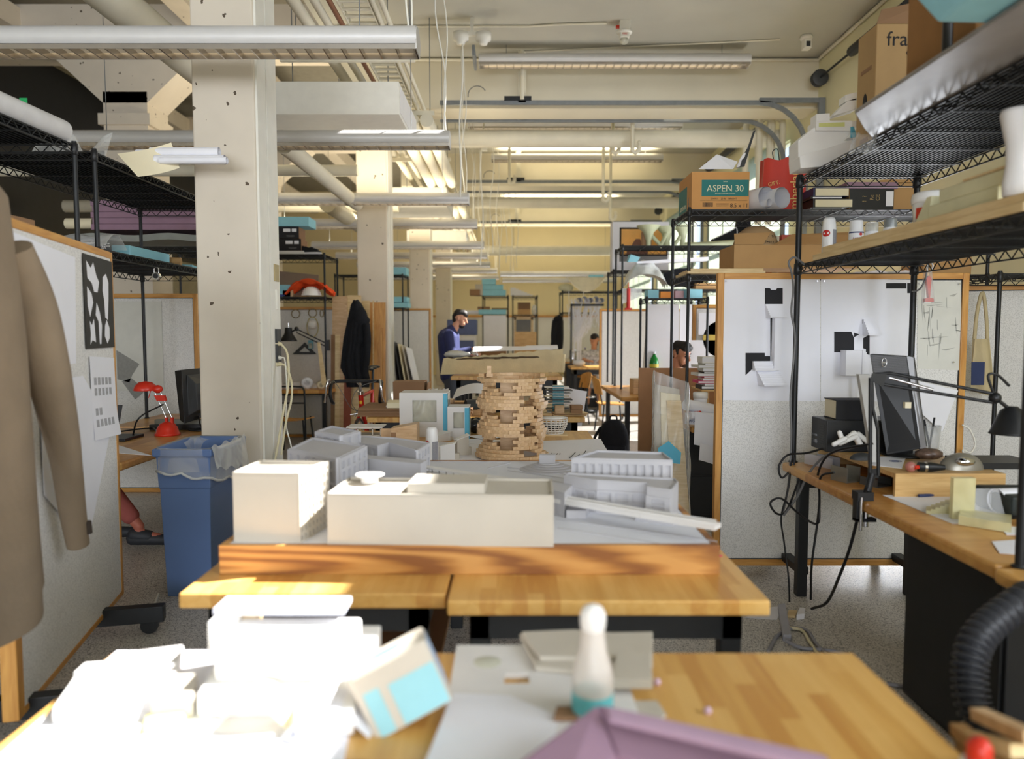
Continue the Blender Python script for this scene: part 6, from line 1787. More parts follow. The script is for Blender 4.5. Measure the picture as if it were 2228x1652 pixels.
# lower level: plywood, carton with bag
for k in range(2):
    solo('plywood_sheet',Bx(-.0,.62 - .04*k,0,.5,0,.02),PINE,'pale plywood sheet on the lower wire shelf, %s of two' % ('lower','upper')[k],'plywood sheet',(1.41 + .03*k,5.95 + .02*k,1.967 + .0205*k),-.03,'plywood sheets on the lower shelf',.001)
oc_ = thing('open_carton','big open brown carton with bent flaps on the lower wire shelf, a paper sack inside','box',(1.79,5.98,2.01),w=True)
m = MB().box(1.79,2.8,5.98,5.984,2.01,2.2).box(1.79,2.8,6.4,6.404,2.01,2.2).box(1.79,1.794,5.984,6.4,2.01,2.2).box(2.796,2.8,5.984,6.4,2.01,2.2).box(1.79,2.8,5.984,6.4,2.01,2.014)
part('carton_walls',m,CARD,oc_)
part('front_flap',MB().hexa([(1.79,5.97,2.2),(2.02,5.97,2.2),(2.02,5.975,2.2),(1.79,5.975,2.2)],[(1.77,5.92,2.28),(2.06,5.92,2.29),(2.06,5.925,2.29),(1.77,5.925,2.28)]),CARD,oc_)
part('front_flap',MB().hexa([(2.1,5.97,2.2),(2.8,5.97,2.2),(2.8,5.975,2.2),(2.1,5.975,2.2)],[(2.22,5.88,2.27),(2.78,5.88,2.29),(2.78,5.885,2.29),(2.22,5.885,2.27)]),CARD,oc_)
ps_ = thing('paper_sack','rounded brown paper sack with black lettering in the open carton','sack',(2.03,6.192,2.015))
part('sack',MB().lathe([(0,0),(.16,.0),(.185,.1),(.18,.22),(.15,.3),(.08,.35),(0,.36)],n=24),mat('kraft_paper',(176,146,108),.85,var=.06),ps_)
for txt,r_,zz,sz in (('the helpful place',.178,.265,.042),('www.acehardware.com',.176,.215,.03)):
    n_ = len(txt)
    for k,chh in enumerate(txt):
        if chh == ' ': continue
        a = (k - (n_ - 1)/2)*sz*.62/r_
        r2 = {.265: .168,.215: .184}[zz]
        lettering(chh,sz,INK,ps_,(r2*math.sin(a),-r2*math.cos(a),zz),rot=(90 - (20 if zz > .25 else 0),0,math.degrees(a)),ext=.0002)
part('white_tab',Bx(-.06,.02,-.187,-.18,.14,.18),PAPER,ps_)
for k,(x,w_,h,mt,lb) in enumerate(((2.1,.05,.3,PAPERC,'tall cream book spine'),(2.16,.09,.28,mat('orange_cover',(226,92,44),.6),'orange book'),(2.26,.05,.26,PAPERC,'pale book with a wood-toned edge'),(2.33,.2,.27,mat('salmon_cover',(206,98,80),.6),'wide salmon-red book'))):
    t = thing('book','%s upright behind the open carton' % lb,'book',(x,6.42,1.966),0,'books standing behind the open carton')
    part('cover',MB().box(0,w_,0,.003,0,h + .1).box(0,.003,.003,.17,0,h + .1).box(w_ - .003,w_,.003,.17,0,h + .1),mt,t)
    part('pages',Bx(.003,w_ - .003,.006,.165,.004,h + .09),PAPERC,t)


# things on the desk and below
wr = thing('wood_riser','thin wooden shelf on legs on the desk, stacked with magazines','riser shelf',(1.55,6.0,ZD))
part('riser_top',Bx(0,.6,0,.35,.26,.275),PLY,wr,bev=.002)
part('riser_leg',Bx(.05,.07,.02,.33,0,.26),PLY,wr)
part('riser_leg',Bx(.53,.55,.02,.33,0,.26),PLY,wr)
cv = [(60,60,64),(226,224,218),(214,62,120),(236,232,222),(200,48,92),(238,238,236),(40,40,44),(226,226,222),(236,236,232),(206,206,196),(238,238,238)]
z = ZD + .2755
for k,c in enumerate(cv):
    h = (.03,.018,.022,.02,.016,.022,.014,.03,.02,.016,.05)[k]
    t = thing('magazine','%s magazine in the stack on the wooden riser, %s up' % (('charcoal','off-white','magenta','cream','crimson','white','black','pale','bright white','grey-green','thick white')[k],('first','second','third','fourth','fifth','sixth','seventh','eighth','ninth','tenth','topmost layer')[k]),'magazine',(1.56 + .03*math.sin(k*2.2),6.02,z),.06*math.sin(k*1.7),'magazines on the wooden riser')
    part('cover',Bx(0,.3,0,.22,0,h),mat('mag_%d_%d_%d' % c,c,.5,var=.03),t)
    part('page_edge',Bx(-.001,.299,-.001,0,h*.2,h*.8),PAPER,t)
    z += h + .0008
tub = thing('tub','white plastic tub with a lid at the end of the desk','tub',(1.53,5.95,ZD))
part('tub_body',MB().lathe([(0,0),(.05,0),(.055,.15),(0,.15)],n=20),PAPER,tub)
part('tub_lid',MB().lathe([(0,.15),(.058,.15),(.06,.19),(.055,.2),(0,.2)],n=20),FOAMW,tub)
tub.location.z = ZD + .06
small_box(1.47,1.6,5.9,6.02,ZD,ZD + .058,CARDD,'low brown box under the white tub','box',rz=.0)
fb = thing('ink_jug','round tan and white labelled jug with a red badge beside the wrapped boards','jug',(1.44,5.82,ZD))
part('jug_body',MB().lathe([(0,0),(.07,0),(.075,.02),(.075,.12),(.06,.16),(.03,.18),(0,.18)],n=24),mat('jug_tan',(206,172,132),.5),fb)
part('white_label',wrap(.075,-70,70,.02,.11),PAPER,fb)
part('red_badge',wrap(.075,-50,40,.115,.14,off=.001),REDP,fb)
BLUEINK = mat('blue_ink',(62,72,112),.6,var=.02)
lettering('Nown',.025,PAPER,fb,(.0,-.0775,.1275))
lettering('CANADIAN',.024,BLUEINK,fb,(0,-.0775,.085),sx=.9)
lettering('WHITE',.038,BLUEINK,fb,(0,-.0775,.045),sx=.9)
for k,(p,q,r,lb) in enumerate((((1.36,5.72,.93),(1.95,6.1,.8),.045,'fat white paper roll slanting over the desk end, drawn lines on it'),((1.38,5.7,.85),(1.9,6.0,.79),.03,'slimmer white paper roll under the fat one'))):
    solo('paper_roll',MB().tube([p,q],r,18),PAPER,lb,'paper roll',w=True,group='paper rolls on the desk end')
for k,(x,y,z,w_,h,lb) in enumerate(((1.42,5.7,.62,.22,.26,'white sheet hanging off the desk end by the poster pinboard'),(1.46,5.69,.5,.16,.14,'smaller white sheet hanging below the first'))):
    solo('hanging_sheet',MB().sheet(lambda u,v: Vector((x + w_*u,y + .02*math.sin(4*u) - .03*v,z + h*v - .05*u)),6,4,.0012),PAPER,lb,'paper',w=True,group='sheets hanging off the desk')
# boards in plastic, brown panel
wb = thing('wrapped_boards','bundle of cream boards in crinkled clear plastic leaning at the desk end','wrapped boards',(1.15,5.5,0),w=True)
for k in range(3):
    part('board',MB().hexa([(1.06 + .07*k,5.42 - .0*k,0),(1.24 + .05*k,5.42,0),(1.24 + .05*k,5.44,0),(1.06 + .07*k,5.44,0)],[(1.09 + .04*k,5.6 - .03*k,1.1 - .06*k),(1.28,5.6 - .03*k,1.06 - .04*k),(1.28,5.62 - .03*k,1.06 - .04*k),(1.09 + .04*k,5.62 - .03*k,1.1 - .06*k)]),(MODELC,PAPERC,PINE)[k],wb)
random.seed(6)
def wrapf(u,v):
    a = 2*math.pi*u
    x,y = rr(a,.145 - .02*v,.075)
    return Vector((1.185 + .02*v + x + .008*math.sin(9*a + 14*v),5.43 + .14*v + y + .012*math.sin(7*a - 11*v),1.16*v - .05*v*v*math.cos(a)))
part('plastic_wrap',MB().sheet(wrapf,36,22),CLEAR,wb)
part('blue_print',MB().slab([A(1432,975,5.33),A(1455,960,5.33),A(1482,985,5.33),A(1480,1010,5.33),A(1432,1005,5.33)],(0,.002,0)),TAPE,wb)
solo('hardboard_sheet',Bx(1.21,2.5,7.0,7.02,0,1.155),mat('hardboard',(166,124,88),.7,var=.05,scale=12),'big brown hardboard sheet standing in front of the seated person','panel',w=True)
# third pod items
bt2 = pet((1.72,8.9,.93),.055,.33,mat('green_bottle_plastic',(30,150,60),.15,var=.1,trans=.3),PAPER,'green plastic soda bottle on wooden boxes by the third pod')
part('bottle_label',MB().lathe([(.0556,.14),(.0562,.145),(.0562,.175),(.0556,.18)],n=20),mat('yellow_label',(206,190,70),.5),bt2)
lw = thing('wooden_box','pale wooden box with two compartments under the green bottle','box',(1.45,8.75,ZD))
part('box_case',MB().box(0,.2,0,.3,0,.18).box(.215,.6,0,.3,0,.18),BASSW,lw,bev=.003)
part('shelf_line',MB().box(.0,.2,-.002,0,.085,.09),CARDD,lw)
solo('wire_roll',MB().lathe([(.03,0),(.06,0),(.06,.05),(.03,.05)],n=18),INKG,'grey coil on the desk beside the wooden boxes','coil',(1.72,8.55,ZD))
small_box(1.5,1.7,8.45,8.6,ZD,ZD + .025,mat('dark_leather',(84,58,46),.5),'flat dark brown case at the edge of the green bottle desk','case','flat_case')
bp_ = thing('backpack','black backpack standing on the floor under the green bottle desk','backpack',(1.13,8.15,0))
m = MB()
lv = [(.12,.09,0),(.17,.12,.04),(.175,.13,.2),(.165,.12,.36),(.13,.09,.47),(.06,.05,.52)]
n_ = 24
m.sheet(lambda u,v: Vector((*[k*1 for k in (lambda a,i: (rr(a,lv[i][0],lv[i][1])))(2*math.pi*u,min(5,round(v*5)))],lv[min(5,round(v*5))][2])),n_,5)
m.add([(x,y,.52) for x,y in [rr(2*math.pi*k/12,.06,.05) for k in range(12)]],[tuple(range(12))])
o = part('bag_body',m,FELTB,bp_); md = o.modifiers.new('round','SUBSURF'); md.levels = md.render_levels = 1
part('front_pocket',MB().hexa([(-.13,-.15,.03),(.13,-.15,.03),(.13,-.1,.03),(-.13,-.1,.03)],[(-.12,-.14,.24),(.12,-.14,.24),(.12,-.1,.26),(-.12,-.1,.26)]),FELTB,bp_,bev=.015)
part('top_handle',MB().tube(smooth_path([(-.04,0,.5),(-.03,0,.56),(.03,0,.56),(.04,0,.5)],5),.01,6),FELTB,bp_)
part('shoulder_strap',MB().tube(smooth_path([(-.14,.0,.44),(-.22,-.05,.3),(-.2,-.06,.15)],5),.016,6),FELTB,bp_)
solo('caulk_tube',MB().cyl((0,0,0),(0,0,.26),.026,n=14).cyl((0,0,.26),(0,0,.34),.008,.004,n=8).box(-.045,.045,-.028,.028,-.015,.01),mat('caulk_red',(196,44,38),.4,var=.05),'red sealant tube hanging from the shelving of the white computer carton','sealant tube',tuple(A(1367,672,9.58)))
# computer carton, pale sculpture, bagged things
ic = thing('computer_carton','white computer carton printed with an orange screen picture, on the wire shelving','box',(1.42,10.5,2.37))
part('carton',Bx(0,.8,0,.25,0,.68),PAPER,ic,bev=.004)
part('screen_border',Bx(.1,.78,-.002,0,.2,.6),INK,ic)
part('screen_picture',Bx(.125,.76,-.004,-.002,.22,.575),mat('sunset_print',(240,178,92),.5,var=.2,scale=3),ic)
part('hill_shape',MB().add([(.2,-.005,.3),(.26,-.005,.33),(.3,-.005,.4),(.33,-.005,.44),(.39,-.005,.44),(.42,-.005,.36),(.5,-.005,.33),(.5,-.005,.22),(.2,-.005,.22)],[tuple(range(9))]),mat('mesa_print',(120,82,66),.6),ic)
part('stand_print',Bx(.1,.78,-.002,0,.12,.2),INKG,ic)
shelf_unit('black wire shelving just behind the white computer carton row',1.43,3.3,10.42,11.0,(2.36,))
small_box(1.72,1.84,9.8,9.9,2.62,2.82,CARDD,'brown rounded model block before the computer carton','model','model_block')
ps2 = thing('pale_sculpture','pale green sculpture of stretched funnel shapes on top of the third wire shelving','sculpture',(1.75,9.8,2.612))
m = MB()
def fun(cx,cy,z0_,z1_,r0,r1):
    m.lathe([(r0,z0_),(r0*.5 + r1*.1,z0_ + (z1_ - z0_)*.3),(r1*.45,z0_ + (z1_ - z0_)*.7),(r1,z1_)],(cx,cy,0),16)
fun(.05,0,.0,.28,.03,.16); fun(.3,.05,.0,.27,.05,.15); fun(.5,0,.0,.28,.04,.13)
for a,b in (((.05,0,.2),(.22,0,.02)),((.3,0,.22),(.2,0,.0)),((.5,0,.2),(.38,0,.02))): m.tube([a,((a[0] + b[0])/2,-.02,.1),b],.025,8)
m.tube(smooth_path([(.5,0,.03),(.8,0,.04),(1.1,0,.06),(1.35,0,.07)],5),.035,10)
fun(1.42,0,.0,.16,.05,.12)
part('funnel_body',m,mat('pale_resin',(196,202,168),.5,var=.06),ps2)
db = thing('folded_umbrella','black fabric fin with a white seam standing on the third wire shelving','bag',(2.75,9.9,2.612),w=True)
part('black_panel',MB().slab([A(1550,520,9.9),A(1602,495,9.9),A(1606,470,9.9),A(1634,462,9.9),A(1634,535,9.9),A(1550,535,9.9)],(0,.08,0)),FELTB,db)
part('white_seam',MB().tube(smooth_path([A(1552,520,9.88),A(1590,502,9.88),A(1603,497,9.88),A(1603,530,9.88)],4),.006,5),PAPER,db)
bgw = MB(); random.seed(9)
bgw.sheet(lambda u,v: Vector((1.48 + .55*u,9.63 + .3*v,2.1 + .33*math.sin(math.pi*u) ** .6*math.sin(math.pi*(.15 + .7*v)) + .03*math.sin(17*u)*math.sin(13*v))),24,16,.004)
solo('plastic_bag',bgw,mat('crinkled_white_bag',(204,206,200),.35,var=.18,scale=9,bump=.5,bscale=18),'crinkled translucent white bag on the middle wire shelf under the pale sculpture','plastic bag',w=True)
bgk = MB(); bgk.ball((2.28,9.84,2.215),(.28,.14,.135),22,12)
bgk.v = [p + Vector((0,0,.02*math.sin(p.x*23)*math.sin(p.z*31))) for p in bgk.v]
solo('black_bag',bgk,FELTB,'slumped black cloth bag beside the crinkled white one','bag',w=True)
solo('white_board',MB().hexa([(1.62,9.62,2.385),(2.55,9.62,2.42),(2.6,10.1,2.45),(1.7,10.1,2.41)],[(1.62,9.62,2.41),(2.55,9.62,2.47),(2.6,10.1,2.49),(1.7,10.1,2.44)]),PAPER,'white board laid over the bags on the middle wire shelf','board',w=True)
solo('foam_scrap',MB().hexa([(1.5,9.6,2.4),(1.62,9.6,2.4),(1.62,9.7,2.41),(1.5,9.7,2.41)],[(1.54,9.6,2.5),(1.66,9.6,2.46),(1.6,9.7,2.46),(1.52,9.7,2.5)]),FOAMB,'blue foam scrap at the corner of the white board','foam scrap',w=True)
hs_ = MB(); hs_.sheet(lambda u,v: Vector((1.43 + .25*u,9.58 - .01,2.06 - .2*v*(1 - .5*u))),5,4,.002)
solo('hanging_film',hs_,CLEARM,'scrap of plastic film hanging below the middle wire shelf','plastic film',w=True)
for k,(x,w_,h,mt) in enumerate(((1.48,.12,.09,FOAMB),(1.62,.14,.07,mat('soft_orange',(232,150,70),.7)),(1.78,.1,.08,mat('dusty_pink',(190,160,170),.7)),(1.9,.2,.1,FOAMB))):
    solo('foam_scrap',Bx(0,w_,0,.2,0,h),mt,'%s scrap on the low shelving before the seated person' % ('narrow blue','soft orange','dusty pink','wide blue')[k],'foam scrap',(x,8.06,1.866),.1*k,'scraps on the low shelving',.003)
solo('white_foamboard',Bx(1.62,2.02,8.92,8.94,.752,1.83),PAPER,'tall white panel standing behind the seated person, a slot of light beside it','panel',w=True)
solo('white_foamboard',Bx(2.04,2.42,8.95,8.97,.752,1.83),PAPER,'second tall white panel, farther along behind the seated person','panel',w=True)
solo('round_disc',MB().tube([(2.3,8.1,1.42),(2.3,8.12,1.42)],.2,32),mat('mustard_disc',(196,172,84),.6),'mustard round disc half hidden by the poster pinboard','disc',w=True)
pinboard('pinboard behind the mustard disc',2.0,3.6,8.16,z0=.08,z1=1.8,feet=False)
for k,(px,py,w_,h) in enumerate(((1540,705,.2,.24),(1530,790,.3,.5))):
    a = A(px,py,8.1)
    solo('pinned_note',Bx(-w_/2,w_/2,0,.003,-h/2,h/2),PAPER,('small pale sheet pinned next to the mustard disc','pale sheet pinned below the mustard disc')[k],'paper',tuple(a),0,'sheets beside the mustard disc')
for k in range(3):
    solo('carton',Bx(0,.35,0,.3,0,.08 + .02*k),CARD,'flat tan carton on the middle wire shelf of the third pod, %s from the window' % ('third','second','first')[k],'box',(2.4 + .38*k,9.66,2.054),0,'flat tan cartons',.002)
ea = thing('display_stand','tall cream board with a black square frame, behind the green bottle','display board',(1.95,9.1,.752),w=True)
part('board',MB().hexa([(1.62,9.2,.752),(1.92,9.2,.752),(1.92,9.22,.752),(1.62,9.22,.752)],[(1.7,9.3,1.66),(1.9,9.3,1.66),(1.9,9.32,1.66),(1.7,9.32,1.66)]),MODELC,ea)
part('black_frame',MB().box(1.9,1.97,9.18,9.19,1.22,1.24).box(1.9,1.97,9.18,9.19,1.36,1.38).box(1.9,1.915,9.18,9.19,1.24,1.36).box(1.955,1.97,9.18,9.19,1.24,1.36),BLACKP,ea)
# ------------------------------------------------------------------ poster pinboard and its drawings
BY = 4.45
pr_b = pinboard('rolling pinboard with black and white model posters, oak framed',1.24,2.752,BY,z0=.06,z1=1.853)
def sheetpoly(pts,y=BY + .011,th=.0015): 
    m = MB(); m.slab([A(px,py,y) for px,py in pts],(0,-th,0)); return m
ps1 = thing('poster','white poster with black plan shapes and a white stepped relief, on the oak-framed pinboard','poster',A(1678,740,BY),w=True)
part('poster_sheet',sheetpoly([(1573,871),(1784,873),(1784,606),(1573,604)]),PAPER,ps1)
def blk(parent,pts,name='black_shape',mt=None): return part(name,sheetpoly(pts,BY + .009,.0006),mt or INK,parent)
blk(ps1,[(1664,662),(1703,662),(1703,627),(1691,627),(1688,631),(1678,631),(1675,627),(1664,627)])
blk(ps1,[(1676,692),(1680,692),(1680,775),(1676,775)])
blk(ps1,[(1622,768),(1664,768),(1664,775),(1676,775),(1676,790),(1640,790),(1640,800),(1622,817)])
def relief(parent,px0,px1,py0,py1,n,dirv):
    m = MB()
    for k in range(n):
        t0 = k/n
        a = A(px0 + dirv*1.5*k,py0 + (py1 - py0)*t0,BY); b = A(px1 + dirv*1.5*k,py0 + (py1 - py0)*(t0 + 1.0/n),BY)
        m.box(min(a.x,b.x),max(a.x,b.x),BY - .012*(k + 1),BY + .011,b.z,a.z)
    return part('stepped_relief',m,PAPER,parent)
relief(ps1,1665,1703,662,692,6,.3)
a,b = A(1681,690,BY),A(1693,805,BY)
part('tower_strip',MB().box(a.x,b.x,BY - .045,BY + .011,b.z,a.z),PAPER,ps1)
relief(ps1,1638,1681,786,806,4,0)
relief(ps1,1646,1694,806,838,9,.3)
pin(ps1,A(1579,612,BY + .008),A(1777,612,BY + .008))
ps2_ = thing('poster','second white poster with a black square and white folded relief, beside the first one','poster',A(1860,740,BY),w=True)
part('poster_sheet',sheetpoly([(1786,873),(1992,874),(1992,609),(1786,606)]),PAPER,ps2_)
blk(ps2_,[(1815,767),(1858,767),(1858,735),(1852,722),(1815,722)])
blk(ps2_,[(1858,724),(1870,728),(1858,734)])
blk(ps2_,[(1876,695),(1884,712),(1890,720),(1884,722),(1876,704)])
blk(ps2_,[(1878,736),(1892,728),(1892,772),(1884,772),(1884,760),(1878,758)])
blk(ps2_,[(1928,628),(1972,628),(1972,616),(1928,616)],'black_bar')
blk(ps2_,[(1974,638),(1986,638),(1986,616),(1974,616)],'black_bar')
relief(ps2_,1878,1906,695,730,6,0)
a,b = A(1830,762,BY),A(1868,816,BY)
part('folded_relief',MB().box(a.x,b.x,BY - .07,BY + .011,b.z,a.z).box(b.x - .015,b.x,BY - .075,BY - .07,b.z - .15,a.z),PAPER,ps2_)
fr_ = MB()
for k in range(5): fr_.box(b.x + .012*k,b.x + .012*k + .008,BY - .06 + .008*k,BY + .011,b.z + .01,a.z - .012*k)
part('fan_relief',fr_,PAPER,ps2_)
pin(ps2_,A(1792,612,BY + .008),A(1986,614,BY + .008))
ts = thing('tracing_sheet','grey tracing sheet of faint pencil lines at the edge of the poster pinboard','drawing',A(2042,740,BY),w=True)
part('sheet',sheetpoly([(1996,802),(2091,806),(2091,613),(1996,612)]),MATS['tracing_film'],ts)
gl = MB(); random.seed(14)
for k in range(26):
    x,y = random.uniform(2000,2080),random.uniform(630,780)
    if k % 2: gl.slab([A(x,y,BY + .009),A(x + 1,y,BY + .009),A(x + 1 + random.uniform(-4,4),y + random.uniform(20,70),BY + .009),A(x,y + 20,BY + .009)],(0,-.0004,0))
    else: gl.slab([A(x,y,BY + .009),A(x + random.uniform(10,40),y + random.uniform(-6,6),BY + .009),A(x + 10,y + 2,BY + .009),A(x,y + 1,BY + .009)],(0,-.0004,0))
part('pencil_lines',gl,mat('faint_pencil',(176,176,170),.8),ts)
pin(ts,A(2000,617,BY + .008),A(2086,618,BY + .008),A(2073,788,BY + .008))
solo('hanging_sheet',MB().slab([A(2000,830,BY - .03),A(2085,850,BY - .03),A(2050,940,BY - .03),A(2005,900,BY - .03)],(0,.002,0)),PAPER,'loose white sheet hanging behind the monitor, tilted','paper',w=True)

# ------------------------------------------------------------------ desk by the posters, its shelving
desk('long wooden desk with the monitor and spring lamp, under the big wire shelving',1.556,2.36,2.325,4.2,skip=(0,))
desk('next desk with a rounded corner, butting against the long one',1.535,2.36,.5,2.30,skip=(2,))
shelf_unit('big black wire shelving standing on the long desk, foam models and cartons on top',1.62,2.28,2.3,4.2,(2.36,1.875),z0=.75,step=.022,pr=.0165,liner=True)
fc = thing('file_cabinet','black steel cabinet under the long desk','cabinet',(1.63,2.36,0))
part('carcass',Bx(0,.6,0,.62,0,.69),BLACKP,fc,bev=.005)
part('drawer_front',Bx(-.012,0,.015,.6,.02,.68),BLACK,fc,bev=.003)
# hose
hp_ = smooth_path([A(2300,1262,2.22),A(2190,1330,2.12),A(2125,1395,2.05),A(2110,1480,2.0),A(2135,1570,1.95),A(2230,1650,1.9)],34)
ho = MB().tube(hp_,.05,16,radii=[.041 + .007*(1 if i % 6 < 3 else -1) for i in range(len(hp_))])
solo('ribbed_hose',ho,mat('hose_black',(48,50,56),.4,var=.1),'thick black ribbed hose arching below the desk edge','hose',w=True)
# post cable, red tool
t = thing('hung_tool','red plastic tool in clear packaging hanging under the big wire shelving','tool',A(2020,620,4.1),w=True)
q = [A(2013,657,4.1),A(2032,657,4.1),A(2032,650,4.1),A(2024,648,4.1),A(2027,605,4.1),A(2022,600,4.1),A(2016,606,4.1),A(2021,648,4.1),A(2013,650,4.1)]
part('red_handle',MB().slab([v for v in q],(0,.02,0)),mat('tool_red',(210,62,40),.4,var=.03),t)
part('clear_pack',MB().slab([A(2011,660,4.09),A(2034,660,4.09),A(2028,590,4.09),A(2016,590,4.09)],(0,.035,0)),CLEAR,t)
part('hook',MB().tube([A(2018,592,4.1),A(2016,580,4.1),A(2020,572,4.1)],.004,6).tube([A(2026,592,4.1),A(2030,578,4.1),A(2026,570,4.1)],.004,6),PAPER,t)
def cable(pts,r,mt,label,group=None,k=6): return solo('cable',MB().tube(smooth_path(pts,k),r,7),mt,label,'cable',w=True,group=group)
cable([A(1750,575,4.1),A(1728,560,4.05),A(1716,572,4.05),A(1722,592,4.05),A(1726,630,4.1),A(1722,680,4.1),A(1730,740,4.1),A(1720,860,4.1),A(1722,950,4.1),A(1716,1050,4.1),A(1703,1120,4.1)],.006,CABG,'grey cable looped round the shelving post and running down it')
cable([A(2020,575,4.15),A(2012,610,4.1),A(2000,630,4.1),A(1985,634,4.15)],.005,CABG,'grey cable drooping from the shelf to the rear post')
CG = 'black cables hanging from the desk end'
cable([A(1830,962,3.9),A(1760,985,4.0),A(1715,990,4.1),A(1695,1015,4.1),A(1702,1040,4.1),A(1725,1015,4.1),A(1730,990,4.1)],.006,CABK,'black cable in a small loop over the desk corner',CG)
cable([A(1900,965,3.5),A(1810,985,3.7),A(1780,1030,3.8),A(1783,1080,3.8),A(1778,1140,3.8),A(1766,1230,3.8),A(1764,1305,3.85)],.006,CABK,'black cable falling past the desk leg to the floor',CG)
cable([A(1815,1028,3.6),A(1785,1040,3.7),A(1783,1100,3.75),A(1778,1140,3.75),A(1740,1120,3.9),A(1700,1085,4.0),A(1676,1095,4.0),A(1690,1118,4.0),A(1712,1110,4.0),A(1740,1040,3.95)],.006,CABK,'black cable swinging in a big loop below the desk',CG)
cable([A(1885,1060,3.2),A(1868,1120,3.3),A(1850,1190,3.4),A(1828,1250,3.5),A(1800,1310,3.7),A(1766,1325,3.85)],.0075,CABK,'thick black cable from the lamp clamp down to the power strip',CG)
cable([A(1722,1000,4.1),A(1716,1060,4.05),A(1700,1125,4.05),A(1706,1180,4.05),A(1716,1260,4.0),A(1718,1330,4.0)],.005,CABK,'thin black cable hanging straight to the floor',CG)
cable([A(1870,970,3.6),A(1800,990,3.8),A(1760,1030,3.9),A(1735,1080,3.95),A(1705,1122,4.0)],.0065,CABG,'grey cable sweeping down across the desk edge')
# power strip and floor cords
ZF = .002
t = thing('power_strip','pale grey power strip lying on the floor by the desk leg','power strip',Z(1708,1360,.0),w=True)
a,b,c,d = [Z(*p,0) for p in ((1703,1397),(1722,1397),(1708,1325),(1692,1328))]
part('strip_body',MB().hexa([a,b,c,d],[v + Vector((0,0,.035)) for v in (a,b,c,d)]),mat('strip_grey',(176,176,186),.5),t,bev=.006)
part('cord',MB().tube(smooth_path([Z(1710,1395,.02),Z(1745,1410,.01),Z(1800,1415,.01),Z(1850,1425,.01)],6),.009,8),mat('strip_cord',(150,150,158),.5),t)
cable([Z(1672,1418,.01),Z(1690,1385,.01),Z(1720,1368,.01),Z(1755,1372,.01),Z(1775,1400,.01),Z(1800,1425,.01)],.009,MATS['strip_cord'],'pale grey floor cord arching over the power strip')
cable([Z(1716,1366,.012),Z(1745,1372,.012),Z(1760,1395,.012),Z(1780,1425,.012)],.008,CABC,'cream floor cord next to the pale grey one')
cable([Z(1930,1488,.01),Z(1955,1492,.01),Z(2000,1500,.01)],.009,MATS['strip_cord'],'pale grey floor cord vanishing behind the black cabinet')
for k,(pts,mt,lb) in enumerate((([(1620,1345),(1690,1350),(1705,1320),(1680,1322)],PAPER,'white paper lying on the floor by the power strip'),([(1712,1345),(1730,1346),(1735,1334),(1716,1333)],PINE,'small wood offcut on the floor by the power strip'),
                                   ([(1733,1350),(1750,1348),(1752,1336),(1740,1334)],PAPER,'crumpled white scrap on the floor by the desk leg'))):
    v = [Z(*p,0) for p in pts]
    solo(('floor_paper','wood_offcut','paper_scrap')[k],MB().prism([(p.x,p.y) for p in v],.001,(.003,.015,.03)[k]),mt,lb,'scrap',w=True)
# --- on the desk
t = thing('plywood_riser','low open plywood riser box on the long desk','riser',(1.74,3.3,ZD))
part('riser_top',Bx(0,.5,0,.85,.085,.107),PLY,t,bev=.001)
part('riser_front',Bx(.0,.5,.0,.018,0,.085),PLY,t)
part('riser_side',Bx(.482,.5,.018,.85,0,.085),PLY,t)
part('riser_back',Bx(.0,.482,.83,.85,0,.085),PLY,t)
ZR = ZD + .1075
t = thing('desktop_computer','black desktop computer case lying on the plywood riser','computer',(1.75,3.9,ZR))
t.location.x = 1.68
part('case_body',Bx(0,.46,0,.2,0,.17),BLACKP,t,bev=.004)
m = MB()
for k in range(9): m.box(-.002,0,.03,.09,.03 + .013*k,.036 + .013*k)
part('side_vent',m,DARKG,t)
part('front_ports',MB().box(-.003,0,.12,.18,.03,.05).box(-.003,0,.12,.18,.07,.08),CHROME,t)
t.location.z = ZR
t = thing('book','thick black-covered book with cream pages on the computer case','book',(1.74,3.92,ZR + .171))
part('pages',Bx(0,.2,.003,.15,.005,.1),PAPERC,t)
part('cover',MB().box(-.004,.2,0,.155,0,.004).box(-.004,.2,0,.155,.101,.105).box(-.004,.2,0,.003,.004,.101),INK,t)
t = thing('rubber_tubes','heap of white rubber sticks in front of the computer case','rubber sticks',(1.79,3.82,ZR),w=True)
for k,(p,q,r) in enumerate((((1815,967),(1838,955),.013),((1828,965),(1862,950),.013),((1833,958),(1827,942),.013),((1843,956),(1858,944),.017),((1858,944),(1870,966),.017),((1868,945),(1888,962),.014))):
    part('stick',MB().cap(A(*p,3.78 + .01*k),A(*q,3.78 + .01*k),r,r),FOAMW,t)
t = thing('monitor','grey-backed desktop monitor turned away, an oval badge on its back','monitor',(1.95,3.65,ZR),w=True)
tl,tr2,br,bl2 = A(1892,770,3.75),A(1988,776,3.68),A(2016,975,3.6),A(1928,990,3.7)
back = Vector((.03,.045,0))
part('back_shell',MB().hexa([bl2,br,br + back,bl2 + back],[tl,tr2,tr2 + back,tl + back]),DARKG,t,bev=.008)
a,b = tl.lerp(tr2,.0),tl.lerp(tr2,.86)
gp_ = MB()
for k in range(16):
    v0 = .01 + .011*k
    l,r_ = tl.lerp(bl2,v0),tr2.lerp(br,v0); r_ = l.lerp(r_,.82)
    gp_.slab([l + Vector((0,-.003,0)),r_ + Vector((0,-.003,0)),r_ + Vector((0,-.003,-.0025)),l + Vector((0,-.003,-.0025))],(0,.002,0))
part('vent_slots',gp_,INKG,t)
